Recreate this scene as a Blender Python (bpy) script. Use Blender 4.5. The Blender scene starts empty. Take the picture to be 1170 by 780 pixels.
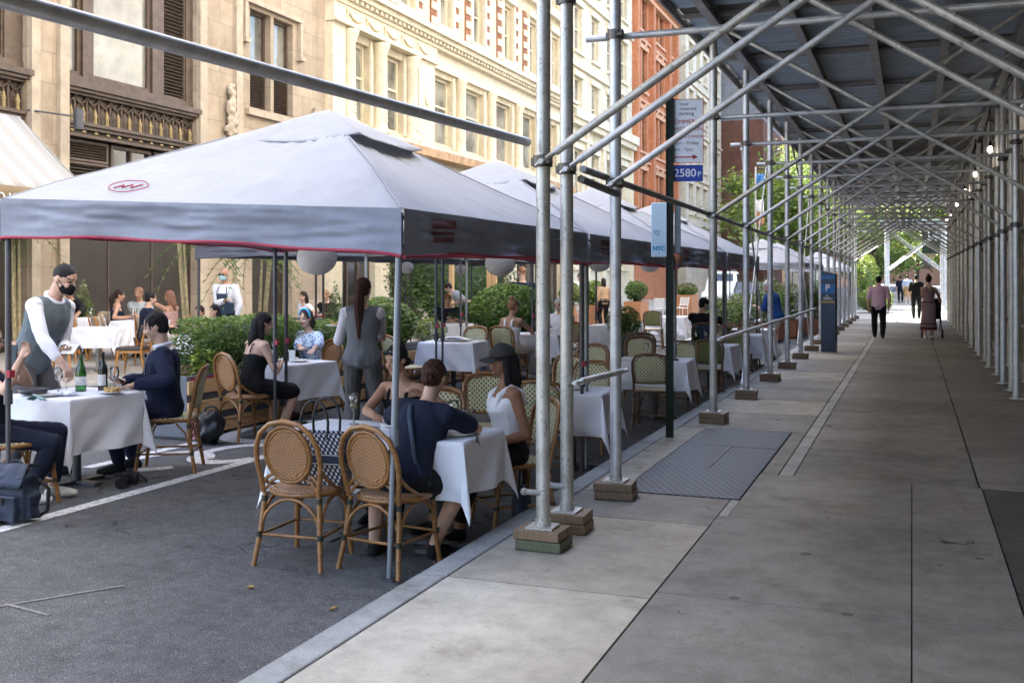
import bpy, bmesh, math, random
from mathutils import Vector as V, Matrix
R = math.radians
SC = bpy.context.scene
C = SC.collection
PI = math.pi
rnd = random.Random(7)

# ------------------------------------------------------------------ materials
def _nodes(name):
    m = bpy.data.materials.new(name); m.use_nodes = True
    nt = m.node_tree
    b = nt.nodes['Principled BSDF']
    return m, nt, b

def ramp(nt, fac, stops):
    r = nt.nodes.new('ShaderNodeValToRGB')
    cr = r.color_ramp
    while len(cr.elements) < len(stops): cr.elements.new(0.5)
    for e, (p, c) in zip(cr.elements, stops):
        e.position = p; e.color = (c[0], c[1], c[2], 1)
    nt.links.new(fac, r.inputs[0])
    return r.outputs[0]

def noise(nt, co, scale, detail=4, rough=.6, stretch=None):
    if stretch:
        mp = nt.nodes.new('ShaderNodeMapping'); mp.inputs['Scale'].default_value = stretch
        nt.links.new(co, mp.inputs[0]); co = mp.outputs[0]
    n = nt.nodes.new('ShaderNodeTexNoise')
    n.inputs['Scale'].default_value = scale; n.inputs['Detail'].default_value = detail
    n.inputs['Roughness'].default_value = rough
    nt.links.new(co, n.inputs['Vector'])
    return n.outputs['Fac']

def coord(nt, kind='Object'):
    return nt.nodes.new('ShaderNodeTexCoord').outputs[kind]

def mixc(nt, fac, a, b, mode='MIX'):
    n = nt.nodes.new('ShaderNodeMix'); n.data_type = 'RGBA'; n.blend_type = mode
    for inp, val in ((n.inputs[0], fac), (n.inputs[6], a), (n.inputs[7], b)):
        if isinstance(val, (int, float)): inp.default_value = val
        elif isinstance(val, tuple): inp.default_value = (val[0], val[1], val[2], 1)
        else: nt.links.new(val, inp)
    return n.outputs[2]

def mth(nt, op, a, b=None, clamp=False):
    n = nt.nodes.new('ShaderNodeMath'); n.operation = op; n.use_clamp = clamp
    for i, val in enumerate((a, b)):
        if val is None: continue
        if isinstance(val, (int, float)): n.inputs[i].default_value = val
        else: nt.links.new(val, n.inputs[i])
    return n.outputs[0]

def addbump(nt, b, h, strength, dist=.01):
    bp = nt.nodes.new('ShaderNodeBump'); bp.inputs['Strength'].default_value = strength
    bp.inputs['Distance'].default_value = dist
    nt.links.new(h, bp.inputs['Height']); nt.links.new(bp.outputs[0], b.inputs['Normal'])

def mat(name, col, rough=.6, metal=0, var=.25, scale=6, bump=0, bscale=40, stretch=None, spec=.4, kind='Object'):
    """a colour mottled by noise between col*(1-var) and col*(1+var)"""
    m, nt, b = _nodes(name)
    co = coord(nt, kind)
    lo = tuple(max(0, c*(1-var)) for c in col); hi = tuple(min(1, c*(1+var)) for c in col)
    n = noise(nt, co, scale, 5, .65, stretch)
    nt.links.new(ramp(nt, n, [(.3, lo), (.7, hi)]), b.inputs['Base Color'])
    b.inputs['Roughness'].default_value = rough; b.inputs['Metallic'].default_value = metal
    b.inputs['Specular IOR Level'].default_value = spec
    if bump:
        addbump(nt, b, noise(nt, co, bscale, 4, .6, stretch), bump)
    return m

def dotmat(name, base, dot, sx, sz, thr, rough=.6, axis=('X', 'Z')):
    """woven cane with staggered dots"""
    m, nt, b = _nodes(name)
    sp = nt.nodes.new('ShaderNodeSeparateXYZ'); nt.links.new(coord(nt), sp.inputs[0])
    s1 = mth(nt, 'SINE', mth(nt, 'MULTIPLY', sp.outputs[axis[0]], sx))
    s2 = mth(nt, 'SINE', mth(nt, 'MULTIPLY', sp.outputs[axis[1]], sz))
    p = mth(nt, 'MULTIPLY', s1, s2)
    f = mth(nt, 'GREATER_THAN', p, thr)
    n = noise(nt, coord(nt), 30)
    bb = mixc(nt, n, tuple(c*.75 for c in base), tuple(min(1, c*1.2) for c in base))
    nt.links.new(mixc(nt, f, bb, dot), b.inputs['Base Color'])
    b.inputs['Roughness'].default_value = rough
    addbump(nt, b, p, .4, .004)
    return m

def glass(name, col=(1, 1, 1), alpha=.25, rough=.03):
    m, nt, b = _nodes(name)
    tr = nt.nodes.new('ShaderNodeBsdfTransparent'); tr.inputs[0].default_value = (*col, 1)
    gl = nt.nodes.new('ShaderNodeBsdfGlossy'); gl.inputs['Roughness'].default_value = rough
    fr = nt.nodes.new('ShaderNodeFresnel'); fr.inputs[0].default_value = 1.45
    mx = nt.nodes.new('ShaderNodeMixShader')
    nt.links.new(mth(nt, 'ADD', fr.outputs[0], alpha*.3, True), mx.inputs[0])
    nt.links.new(tr.outputs[0], mx.inputs[1]); nt.links.new(gl.outputs[0], mx.inputs[2])
    nt.links.new(mx.outputs[0], nt.nodes['Material Output'].inputs[0])
    return m

def emit(name, col, s):
    m, nt, b = _nodes(name)
    b.inputs['Base Color'].default_value = (*col, 1)
    b.inputs['Emission Color'].default_value = (*col, 1); b.inputs['Emission Strength'].default_value = s
    return m

def leafmat(name, col, var=.5):
    m, nt, b = _nodes(name)
    n = noise(nt, coord(nt), 9, 3)
    c = ramp(nt, n, [(.3, tuple(x*(1-var) for x in col)), (.7, tuple(x*(1+var*.6) for x in col))])
    nt.links.new(c, b.inputs['Base Color'])
    b.inputs['Roughness'].default_value = .5
    tl = nt.nodes.new('ShaderNodeBsdfTranslucent'); nt.links.new(c, tl.inputs[0])
    mx = nt.nodes.new('ShaderNodeMixShader'); mx.inputs[0].default_value = .3
    nt.links.new(b.outputs[0], mx.inputs[1]); nt.links.new(tl.outputs[0], mx.inputs[2])
    nt.links.new(mx.outputs[0], nt.nodes['Material Output'].inputs[0])
    return m

def fabric(name, col, trans=0, fold=.0, rough=.9, var=.06):
    """cloth; thin ones let some light through"""
    m, nt, b = _nodes(name)
    co = coord(nt)
    n = noise(nt, co, 3, 4)
    c = ramp(nt, n, [(.3, tuple(x*(1-var) for x in col)), (.7, tuple(min(1, x*(1+var)) for x in col))])
    nt.links.new(c, b.inputs['Base Color']); b.inputs['Roughness'].default_value = rough
    b.inputs['Specular IOR Level'].default_value = .2
    if fold: addbump(nt, b, noise(nt, co, 7, 3, .5), fold, .03)
    if trans:
        tl = nt.nodes.new('ShaderNodeBsdfTranslucent'); nt.links.new(c, tl.inputs[0])
        mx = nt.nodes.new('ShaderNodeMixShader'); mx.inputs[0].default_value = trans
        nt.links.new(b.outputs[0], mx.inputs[1]); nt.links.new(tl.outputs[0], mx.inputs[2])
        nt.links.new(mx.outputs[0], nt.nodes['Material Output'].inputs[0])
    return m

def asphalt():
    m, nt, b = _nodes('asphalt')
    co = coord(nt)
    big = noise(nt, co, .7, 5, .6)
    mid = noise(nt, co, 9, 4, .7)
    fine = noise(nt, co, 260, 2, .5)
    base = ramp(nt, big, [(.3, (.125, .125, .127)), (.7, (.195, .194, .194))])
    sp = ramp(nt, fine, [(.42, (.35, .35, .35)), (.58, (1, 1, 1)), (.72, (2.6, 2.55, 2.5))])
    c = mixc(nt, 1, base, sp, 'MULTIPLY')
    st = ramp(nt, mid, [(.3, (.7, .7, .7)), (.6, (1.05, 1.05, 1.05))])
    c = mixc(nt, 1, c, st, 'MULTIPLY')
    vo = nt.nodes.new('ShaderNodeTexVoronoi'); vo.feature = 'DISTANCE_TO_EDGE'; vo.inputs['Scale'].default_value = .55
    wv = nt.nodes.new('ShaderNodeVectorMath'); wv.operation = 'ADD'
    nz = nt.nodes.new('ShaderNodeTexNoise'); nz.inputs['Scale'].default_value = 3; nt.links.new(co, nz.inputs['Vector'])
    nt.links.new(co, wv.inputs[0]); nt.links.new(nz.outputs['Color'], wv.inputs[1]); nt.links.new(wv.outputs[0], vo.inputs['Vector'])
    crack = mth(nt, 'MULTIPLY', mth(nt, 'LESS_THAN', vo.outputs[0], .006), ramp(nt, noise(nt, co, .9), [(.5, (0, 0, 0)), (.56, (.8, .8, .8))]))
    nt.links.new(mixc(nt, crack, c, (.035, .035, .036)), b.inputs['Base Color'])
    b.inputs['Roughness'].default_value = .85; b.inputs['Specular IOR Level'].default_value = .25
    addbump(nt, b, fine, .7, .006)
    return m

def concrete(name, col, cracks=.6, cthr=.6):
    m, nt, b = _nodes(name)
    co = coord(nt)
    big = noise(nt, co, .8, 6, .65)
    mid = noise(nt, co, 5, 6, .7)
    fine = noise(nt, co, 120, 3, .6)
    brushed = noise(nt, co, 22, 4, .6, (1, 14, 1))
    c = ramp(nt, big, [(.3, tuple(x*.76 for x in col)), (.68, tuple(x*1.16 for x in col))])
    c = mixc(nt, 1, c, ramp(nt, mid, [(.32, (.78, .77, .75)), (.6, (1.04, 1.04, 1.03))]), 'MULTIPLY')
    c = mixc(nt, 1, c, ramp(nt, fine, [(.3, (.8, .8, .8)), (.7, (1.12, 1.12, 1.12))]), 'MULTIPLY')
    c = mixc(nt, 1, c, ramp(nt, brushed, [(.3, (.92, .92, .92)), (.7, (1.06, 1.06, 1.06))]), 'MULTIPLY')
    vo = nt.nodes.new('ShaderNodeTexVoronoi'); vo.inputs['Scale'].default_value = 2.3
    nt.links.new(co, vo.inputs['Vector'])
    gum = mth(nt, 'LESS_THAN', vo.outputs['Distance'], mth(nt, 'MULTIPLY', noise(nt, co, 3), .14))
    c = mixc(nt, mth(nt, 'MULTIPLY', gum, .75), c, tuple(x*.3 for x in col))
    v2 = nt.nodes.new('ShaderNodeTexVoronoi'); v2.inputs['Scale'].default_value = 5.5; nt.links.new(co, v2.inputs['Vector'])
    g2 = mth(nt, 'LESS_THAN', v2.outputs['Distance'], mth(nt, 'MULTIPLY', ramp(nt, noise(nt, co, 2.3), [(.5, (0, 0, 0)), (.7, (1, 1, 1))]), .1))
    c = mixc(nt, mth(nt, 'MULTIPLY', g2, .7), c, tuple(x*.35 for x in col))
    wv = nt.nodes.new('ShaderNodeVectorMath'); wv.operation = 'ADD'; nz = nt.nodes.new('ShaderNodeTexNoise'); nz.inputs['Scale'].default_value = 4; nt.links.new(co, nz.inputs['Vector'])
    nt.links.new(co, wv.inputs[0]); nt.links.new(nz.outputs['Color'], wv.inputs[1])
    v3 = nt.nodes.new('ShaderNodeTexVoronoi'); v3.feature = 'DISTANCE_TO_EDGE'; v3.inputs['Scale'].default_value = cracks; nt.links.new(wv.outputs[0], v3.inputs['Vector'])
    cm = mth(nt, 'MULTIPLY', mth(nt, 'LESS_THAN', v3.outputs[0], .007), ramp(nt, noise(nt, co, 1.1), [(cthr, (0, 0, 0)), (cthr+.05, (.85, .85, .85))]))
    c = mixc(nt, cm, c, (.03, .029, .027))
    wst_ = ramp(nt, noise(nt, co, 1.7, 5, .75), [(.56, (1, 1, 1)), (.72, (.72, .69, .63))])
    c = mixc(nt, 1, c, wst_, 'MULTIPLY')
    nt.links.new(c, b.inputs['Base Color'])
    b.inputs['Roughness'].default_value = .8; b.inputs['Specular IOR Level'].default_value = .3
    addbump(nt, b, fine, .35, .004)
    return m

def paint():
    m, nt, b = _nodes('worn white road paint')
    co = coord(nt)
    n = noise(nt, co, 28, 5, .75)
    nt.links.new(ramp(nt, n, [(.36, (.16, .16, .16)), (.5, (.62, .61, .6))]), b.inputs['Base Color'])
    b.inputs['Roughness'].default_value = .7
    return m

def galv(name, col=(.46, .46, .47), rust=.5):
    """galvanised tube with scuffs and rust freckles"""
    m, nt, b = _nodes(name)
    co = coord(nt)
    n1 = noise(nt, co, 7, 6, .7)
    n2 = noise(nt, co, 42, 4, .7)
    c = ramp(nt, n1, [(.3, tuple(x*.72 for x in col)), (.7, tuple(min(1, x*1.2) for x in col))])
    r = ramp(nt, n2, [(rust+.1, (0, 0, 0)), (rust+.17, (1, 1, 1))])
    nt.links.new(mixc(nt, mth(nt, 'MULTIPLY', r, .8), c, (.075, .045, .025)), b.inputs['Base Color'])
    b.inputs['Metallic'].default_value = .55
    nt.links.new(mth(nt, 'MULTIPLY_ADD', n1, .3) if False else ramp(nt, n1, [(.3, (.36, .36, .36)), (.7, (.52, .52, .52))]), b.inputs['Roughness'])
    return m

def wood(name, col, sx=(1, 12, 12), var=.4, rough=.55):
    m, nt, b = _nodes(name)
    co = coord(nt)
    n = noise(nt, co, 5, 6, .65, sx)
    nt.links.new(ramp(nt, n, [(.25, tuple(x*(1-var) for x in col)), (.55, col), (.8, tuple(min(1, x*(1+var*.5)) for x in col))]), b.inputs['Base Color'])
    b.inputs['Roughness'].default_value = rough
    addbump(nt, b, n, .2, .004)
    return m

def stone(name, col, bw=1.1, bh=.55, mortar=.012, var=.12, mcol=None, off=.5):
    """ashlar or brick: mapped on (Y, Z) of the wall"""
    m, nt, b = _nodes(name)
    sp = nt.nodes.new('ShaderNodeSeparateXYZ'); co = coord(nt); nt.links.new(co, sp.inputs[0])
    cb = nt.nodes.new('ShaderNodeCombineXYZ')
    nt.links.new(mth(nt, 'ADD', sp.outputs['Y'], sp.outputs['X']), cb.inputs[0]); nt.links.new(sp.outputs['Z'], cb.inputs[1])
    br = nt.nodes.new('ShaderNodeTexBrick')
    br.inputs['Scale'].default_value = 1; br.inputs['Brick Width'].default_value = bw; br.inputs['Row Height'].default_value = bh
    br.inputs['Mortar Size'].default_value = mortar; br.offset = off
    br.inputs['Color1'].default_value = (*[x*(1-var) for x in col], 1); br.inputs['Color2'].default_value = (*[min(1, x*(1+var)) for x in col], 1)
    br.inputs['Mortar'].default_value = (*(mcol or [x*.5 for x in col]), 1)
    nt.links.new(cb.outputs[0], br.inputs['Vector'])
    n = noise(nt, co, 2.2, 6, .7)
    c = mixc(nt, 1, br.outputs['Color'], ramp(nt, n, [(.3, (.8, .78, .75)), (.7, (1.08, 1.08, 1.08))]), 'MULTIPLY')
    st = noise(nt, co, 1.3, 5, .7, (1.2, 1.2, .45))
    c = mixc(nt, 1, c, ramp(nt, st, [(.32, (.84, .82, .8)), (.55, (1, 1, 1))]), 'MULTIPLY')
    nt.links.new(c, b.inputs['Base Color']); b.inputs['Roughness'].default_value = .85
    b.inputs['Specular IOR Level'].default_value = .25
    return m

MT = {}
def mk():
    M = MT
    M['faint'] = mat('almost worn off road paint', (.2, .195, .19), .8, 0, .4, 30); M['asphalt'] = asphalt(); M['paint'] = paint()
    M['conc_a'] = concrete('pale concrete', (.48, .455, .395)); M['conc_b'] = concrete('tan concrete', (.38, .35, .3))
    M['conc_c'] = concrete('grey concrete', (.26, .247, .23)); M['conc_d'] = concrete('dark grey concrete', (.225, .214, .2))
    M['conc_e'] = concrete('cracked dark paving', (.10, .098, .095), 2.2, .35); M['strip'] = concrete('pale mortar strip', (.36, .355, .34))
    M['kerb'] = concrete('granite kerb', (.33, .34, .34)); M['joint'] = mat('dirt filled joint', (.03, .028, .026), .95)
    M['farwalk'] = concrete('far pavement', (.42, .38, .33))
    M['grate'] = dotmat('steel tread plate', (.03, .03, .035), (.085, .085, .095), 95, 48, .25, .55, ('X', 'Y'))
    M['steel'] = galv('galvanised steel tube', (.63, .63, .645), .575)
    M['steel_rusty'] = galv('scuffed steel tube', (.55, .535, .50), .49)
    M['steel_dark'] = galv('dull steel', (.17, .16, .155), .55)
    M['clamp'] = galv('rusty coupler', (.12, .105, .095), .45)
    M['timber'] = wood('rough timber block', (.2, .13, .075), (12, 12, 2)); M['timber_g'] = wood('green stained timber', (.10, .11, .06), (12, 12, 2))
    M['deck'] = mat('blue grey deck plank', (.34, .42, .5), .55, .1, .5, 3.0, .3, 30, (.6, 9, 9))
    M['deck_d'] = mat('brown deck plank', (.13, .11, .10), .7, 0, .5, 3.0, .3, 30, (.6, 9, 9))
    M['beam'] = mat('painted steel beam', (.3, .3, .31), .5, .3, .25, 5)
    M['fascia'] = mat('pale deck fascia', (.27, .26, .25), .7, 0, .25, 5, stretch=(1, 8, 8))
    M['tentw'] = fabric('white tent fabric', (.47, .48, .515), .3, .5, .8, .05)
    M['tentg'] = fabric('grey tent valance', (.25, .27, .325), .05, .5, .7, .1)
    M['tent_shade'] = fabric('shaded tent valance', (.10, .105, .13), .05, .2, .7, .1)  # second-row valance: the grey fabric with its shade put into the colour
    M['red'] = mat('red piping', (.33, .03, .06), .6); M['reddark'] = mat('dark red print', (.13, .035, .045), .7)
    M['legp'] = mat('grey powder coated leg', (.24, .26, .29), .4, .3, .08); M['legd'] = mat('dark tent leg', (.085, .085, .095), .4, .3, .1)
    M['cloth'] = fabric('white table linen', (.86, .865, .92), .12, .3, .9, .02)
    M['lantern'] = None
    M['rattan'] = wood('varnished rattan cane', (.29, .135, .043), (3, 3, 14), .55, .3); M['rattan_d'] = wood('dark rattan cane', (.15, .075, .03), (3, 3, 14), .5, .35)
    M['bind'] = mat('dark green binding', (.03, .035, .028), .5)
    M['weave_o'] = dotmat('orange cane weave', (.21, .07, .028), (.62, .40, .2), 330, 330, .25)
    M['weave_os'] = dotmat('orange cane seat weave', (.17, .07, .033), (.5, .33, .17), 330, 330, .25, axis=('X', 'Y'))
    M['weave_c'] = dotmat('cream cane weave', (.62, .58, .36), (.03, .035, .02), 150, 150, .42)
    M['weave_cs'] = dotmat('cream cane seat weave', (.62, .58, .36), (.03, .035, .02), 150, 150, .42, axis=('X', 'Y'))
    M['weave_g'] = dotmat('olive striped weave', (.33, .33, .12), (.13, .14, .05), 130, 900, -.2)
    M['weave_b'] = mat('navy weave', (.03, .055, .12), .7)
    M['pine'] = wood('pine slat', (.56, .36, .18), (8, 1.4, 8), .35, .6); M['grey_panel'] = mat('slate grey planter panel', (.13, .14, .17), .5, 0, .1)
    M['cedar'] = wood('orange cedar panel', (.45, .2, .085), (8, 8, 2), .3, .6); M['soil'] = mat('soil', (.04, .028, .02), .95)
    M['terra'] = mat('terracotta', (.33, .13, .07), .8); M['metalpot'] = mat('zinc pot', (.42, .43, .43), .35, .5)
    M['leaf_m'] = leafmat('mid green leaf', (.11, .19, .04)); M['leaf_l'] = leafmat('light green leaf', (.17, .25, .05))
    M['leaf_d'] = leafmat('dark green leaf', (.042, .085, .025)); M['leaf_y'] = leafmat('yellow green leaf', (.3, .36, .06))
    M['leaf_v'] = leafmat('variegated leaf', (.3, .33, .18)); M['leaf_r'] = leafmat('dusky flower', (.2, .1, .11)); M['stem'] = mat('stem', (.09, .06, .035), .8)
    M['trunk'] = mat('bark', (.12, .09, .065), .9, 0, .4, 12, .6, 20, (1, 1, .2)); M['palmstem'] = mat('palm stem', (.3, .25, .14), .7, 0, .4, 14)
    # facades
    M['b1'] = stone('warm limestone ashlar', (.42, .345, .26), 1.1, .62, .008, .1, (.27, .22, .17)); M['b1trim'] = mat('limestone trim', (.44, .365, .275), .85, 0, .2, 3)
    M['bronze'] = mat('brown painted iron', (.105, .075, .055), .5, .2, .3, 5); M['bronze_d'] = mat('dark bronze panel', (.05, .04, .033), .45, .2, .2, 2)
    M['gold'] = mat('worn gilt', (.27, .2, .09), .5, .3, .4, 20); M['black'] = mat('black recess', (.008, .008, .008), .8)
    M['b2'] = stone('cream terracotta block', (.64, .565, .41), 1.3, .5, .006, .05, (.5, .44, .32)); M['b2trim'] = mat('cream glazed trim', (.66, .585, .435), .7, 0, .14, 3)
    M['b2warm'] = mat('brown stained cornice', (.42, .27, .15), .8, 0, .35, 3)
    M['brickred'] = stone('red brick panel', (.33, .15, .09), .22, .075, .008); M['b3'] = stone('ivory stone', (.68, .62, .48), 1.2, .5, .006, .06)
    M['orange'] = stone('orange terracotta', (.56, .235, .12), .24, .08, .006, .1); M['orange_t'] = mat('orange trim', (.6, .33, .2), .8, 0, .2, 3)
    M['brown_brick'] = stone('brown brick', (.25, .13, .08), .24, .08, .008, .2); M['greyst'] = stone('grey brick wall', (.27, .27, .28), .3, .1, .008); M['brownst'] = stone('brownstone', (.16, .075, .05), 1.2, .6, .006)
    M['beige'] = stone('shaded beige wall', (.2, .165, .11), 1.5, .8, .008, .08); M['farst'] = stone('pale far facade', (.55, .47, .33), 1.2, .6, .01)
    M['upper'] = stone('pale bounce limestone', (.62, .6, .57), 1.4, .6, .01, .06)  # pale tone chosen so the unseen upper wall bounces sunlight
    M['pane'] = None
    m, nt, b = _nodes('window glass')
    co = coord(nt); n = noise(nt, co, .9, 3, .6)
    nt.links.new(ramp(nt, n, [(.35, (.09, .095, .09)), (.65, (.34, .33, .28))]), b.inputs['Base Color'])
    b.inputs['Roughness'].default_value = .06; b.inputs['Specular IOR Level'].default_value = 1
    addbump(nt, b, noise(nt, co, 1.3, 2), .05, .1)
    M['pane'] = m
    M['blind'] = mat('blind with painted reflections', (.2, .2, .175), .06, 0, .65, .7, spec=1.0, bump=.03, bscale=1.5); M['pane_d'] = mat('dark window glass', (.03, .03, .032), .07, 0, .4, 1, spec=.9)  # blind: strong mottling painted in for reflections in the glass
    # objects
    M['signg'] = mat('dark green sign pole', (.012, .022, .017), .4, .3); M['signw'] = mat('white sign face', (.75, .76, .8), .4, 0, .04); M['signr'] = mat('sign red', (.42, .03, .04), .5)
    M['signk'] = mat('sign grey lettering', (.12, .12, .14), .5); M['signb'] = mat('sign blue', (.03, .06, .33), .4); M['meter'] = mat('blue grey meter case', (.05, .075, .12), .35, .3, .1); M['meterb'] = mat('meter blue face', (.03, .16, .4), .35)
    M['nycw'] = mat('pale blue panel', (.62, .75, .83), .35, 0, .04); M['nycb'] = mat('panel blue', (.05, .35, .6), .4)
    M['white'] = mat('white paint', (.78, .78, .76), .5, 0, .05); M['cream'] = mat('cream metal', (.75, .68, .5), .5, 0, .06)
    M['chairwood'] = wood('honey wood', (.45, .2, .05), (4, 4, 10), .35, .4); M['pad'] = mat('taupe pad', (.4, .31, .22), .7, 0, .1); M['darkpad'] = mat('dark brown pad', (.06, .045, .04), .5)
    M['gglass'] = glass('green bottle glass', (.08, .5, .12), .3); M['dglass'] = mat('dark wine bottle', (.012, .016, .01), .12, 0, .1, spec=.8); M['cglass'] = glass('clear glass', (.96, .97, .97), .35)
    M['wine'] = glass('pale wine', (.9, .85, .45), .1); M['plate'] = mat('white china', (.8, .8, .78), .25, 0, .03); M['food'] = mat('food', (.5, .33, .12), .7, 0, .5, 40)
    M['phone'] = mat('black phone', (.015, .02, .02), .15); M['blackl'] = mat('black leather', (.012, .012, .014), .4, 0, .3, 12, .3, 60); M['navybag'] = mat('navy nylon', (.022, .033, .06), .6, 0, .2, 10, .3, 30)
    M['paper'] = mat('paper', (.75, .74, .7), .7, 0, .04); M['maskb'] = fabric('pale blue mask', (.35, .6, .65), 0, 0, .8, .05); M['pinkc'] = fabric('pink scarf', (.5, .2, .22), 0, .3)
    M['tyre'] = mat('rubber', (.02, .02, .02), .8); M['carpaint'] = mat('dark car paint', (.03, .035, .04), .2, .3, .1)
    M['awn'] = None
    m, nt, b = _nodes('striped awning fabric')
    sp = nt.nodes.new('ShaderNodeSeparateXYZ'); nt.links.new(coord(nt), sp.inputs[0])
    w = mth(nt, 'SINE', mth(nt, 'MULTIPLY', sp.outputs['Y'], 13)); w2 = mth(nt, 'GREATER_THAN', w, .1)
    cc = mixc(nt, w2, (.45, .44, .42), (.36, .34, .31)); nt.links.new(cc, b.inputs['Base Color']); b.inputs['Roughness'].default_value = .9
    M['awn'] = m; M['awnv'] = fabric('tan awning valance', (.25, .185, .115), .05)
    m, nt, b = _nodes('paper lantern')
    sp = nt.nodes.new('ShaderNodeSeparateXYZ'); nt.links.new(coord(nt), sp.inputs[0])
    w = mth(nt, 'SINE', mth(nt, 'MULTIPLY', sp.outputs['Z'], 260))
    b.inputs['Base Color'].default_value = (.74, .73, .76, 1); b.inputs['Roughness'].default_value = .9; addbump(nt, b, w, .5, .004)
    M['lantern'] = m
    m, nt, b = _nodes('navy monogram weave')
    sp = nt.nodes.new('ShaderNodeSeparateXYZ'); nt.links.new(coord(nt), sp.inputs[0])
    a1 = mth(nt, 'ADD', mth(nt, 'MULTIPLY', sp.outputs['X'], 190), mth(nt, 'MULTIPLY', sp.outputs['Z'], 60)); a1 = mth(nt, 'ADD', a1, mth(nt, 'MULTIPLY', sp.outputs['Y'], 190))
    p = mth(nt, 'MULTIPLY', mth(nt, 'SINE', a1), mth(nt, 'SINE', mth(nt, 'MULTIPLY', sp.outputs['Z'], 150)))
    p2 = mth(nt, 'ADD', p, mth(nt, 'MULTIPLY', noise(nt, coord(nt), 60), .7))
    nt.links.new(mixc(nt, mth(nt, 'GREATER_THAN', p2, .55), (.02, .024, .05), (.55, .55, .55)), b.inputs['Base Color']); b.inputs['Roughness'].default_value = .85
    M['tote'] = m
    m, nt, b = _nodes('blue sprig print')
    vo = nt.nodes.new('ShaderNodeTexVoronoi'); vo.inputs['Scale'].default_value = 34; nt.links.new(coord(nt), vo.inputs['Vector'])
    nt.links.new(mixc(nt, mth(nt, 'LESS_THAN', vo.outputs['Distance'], .42), (.66, .74, .84), (.08, .18, .45)), b.inputs['Base Color']); b.inputs['Roughness'].default_value = .9
    M['print'] = m
mk()

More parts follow.
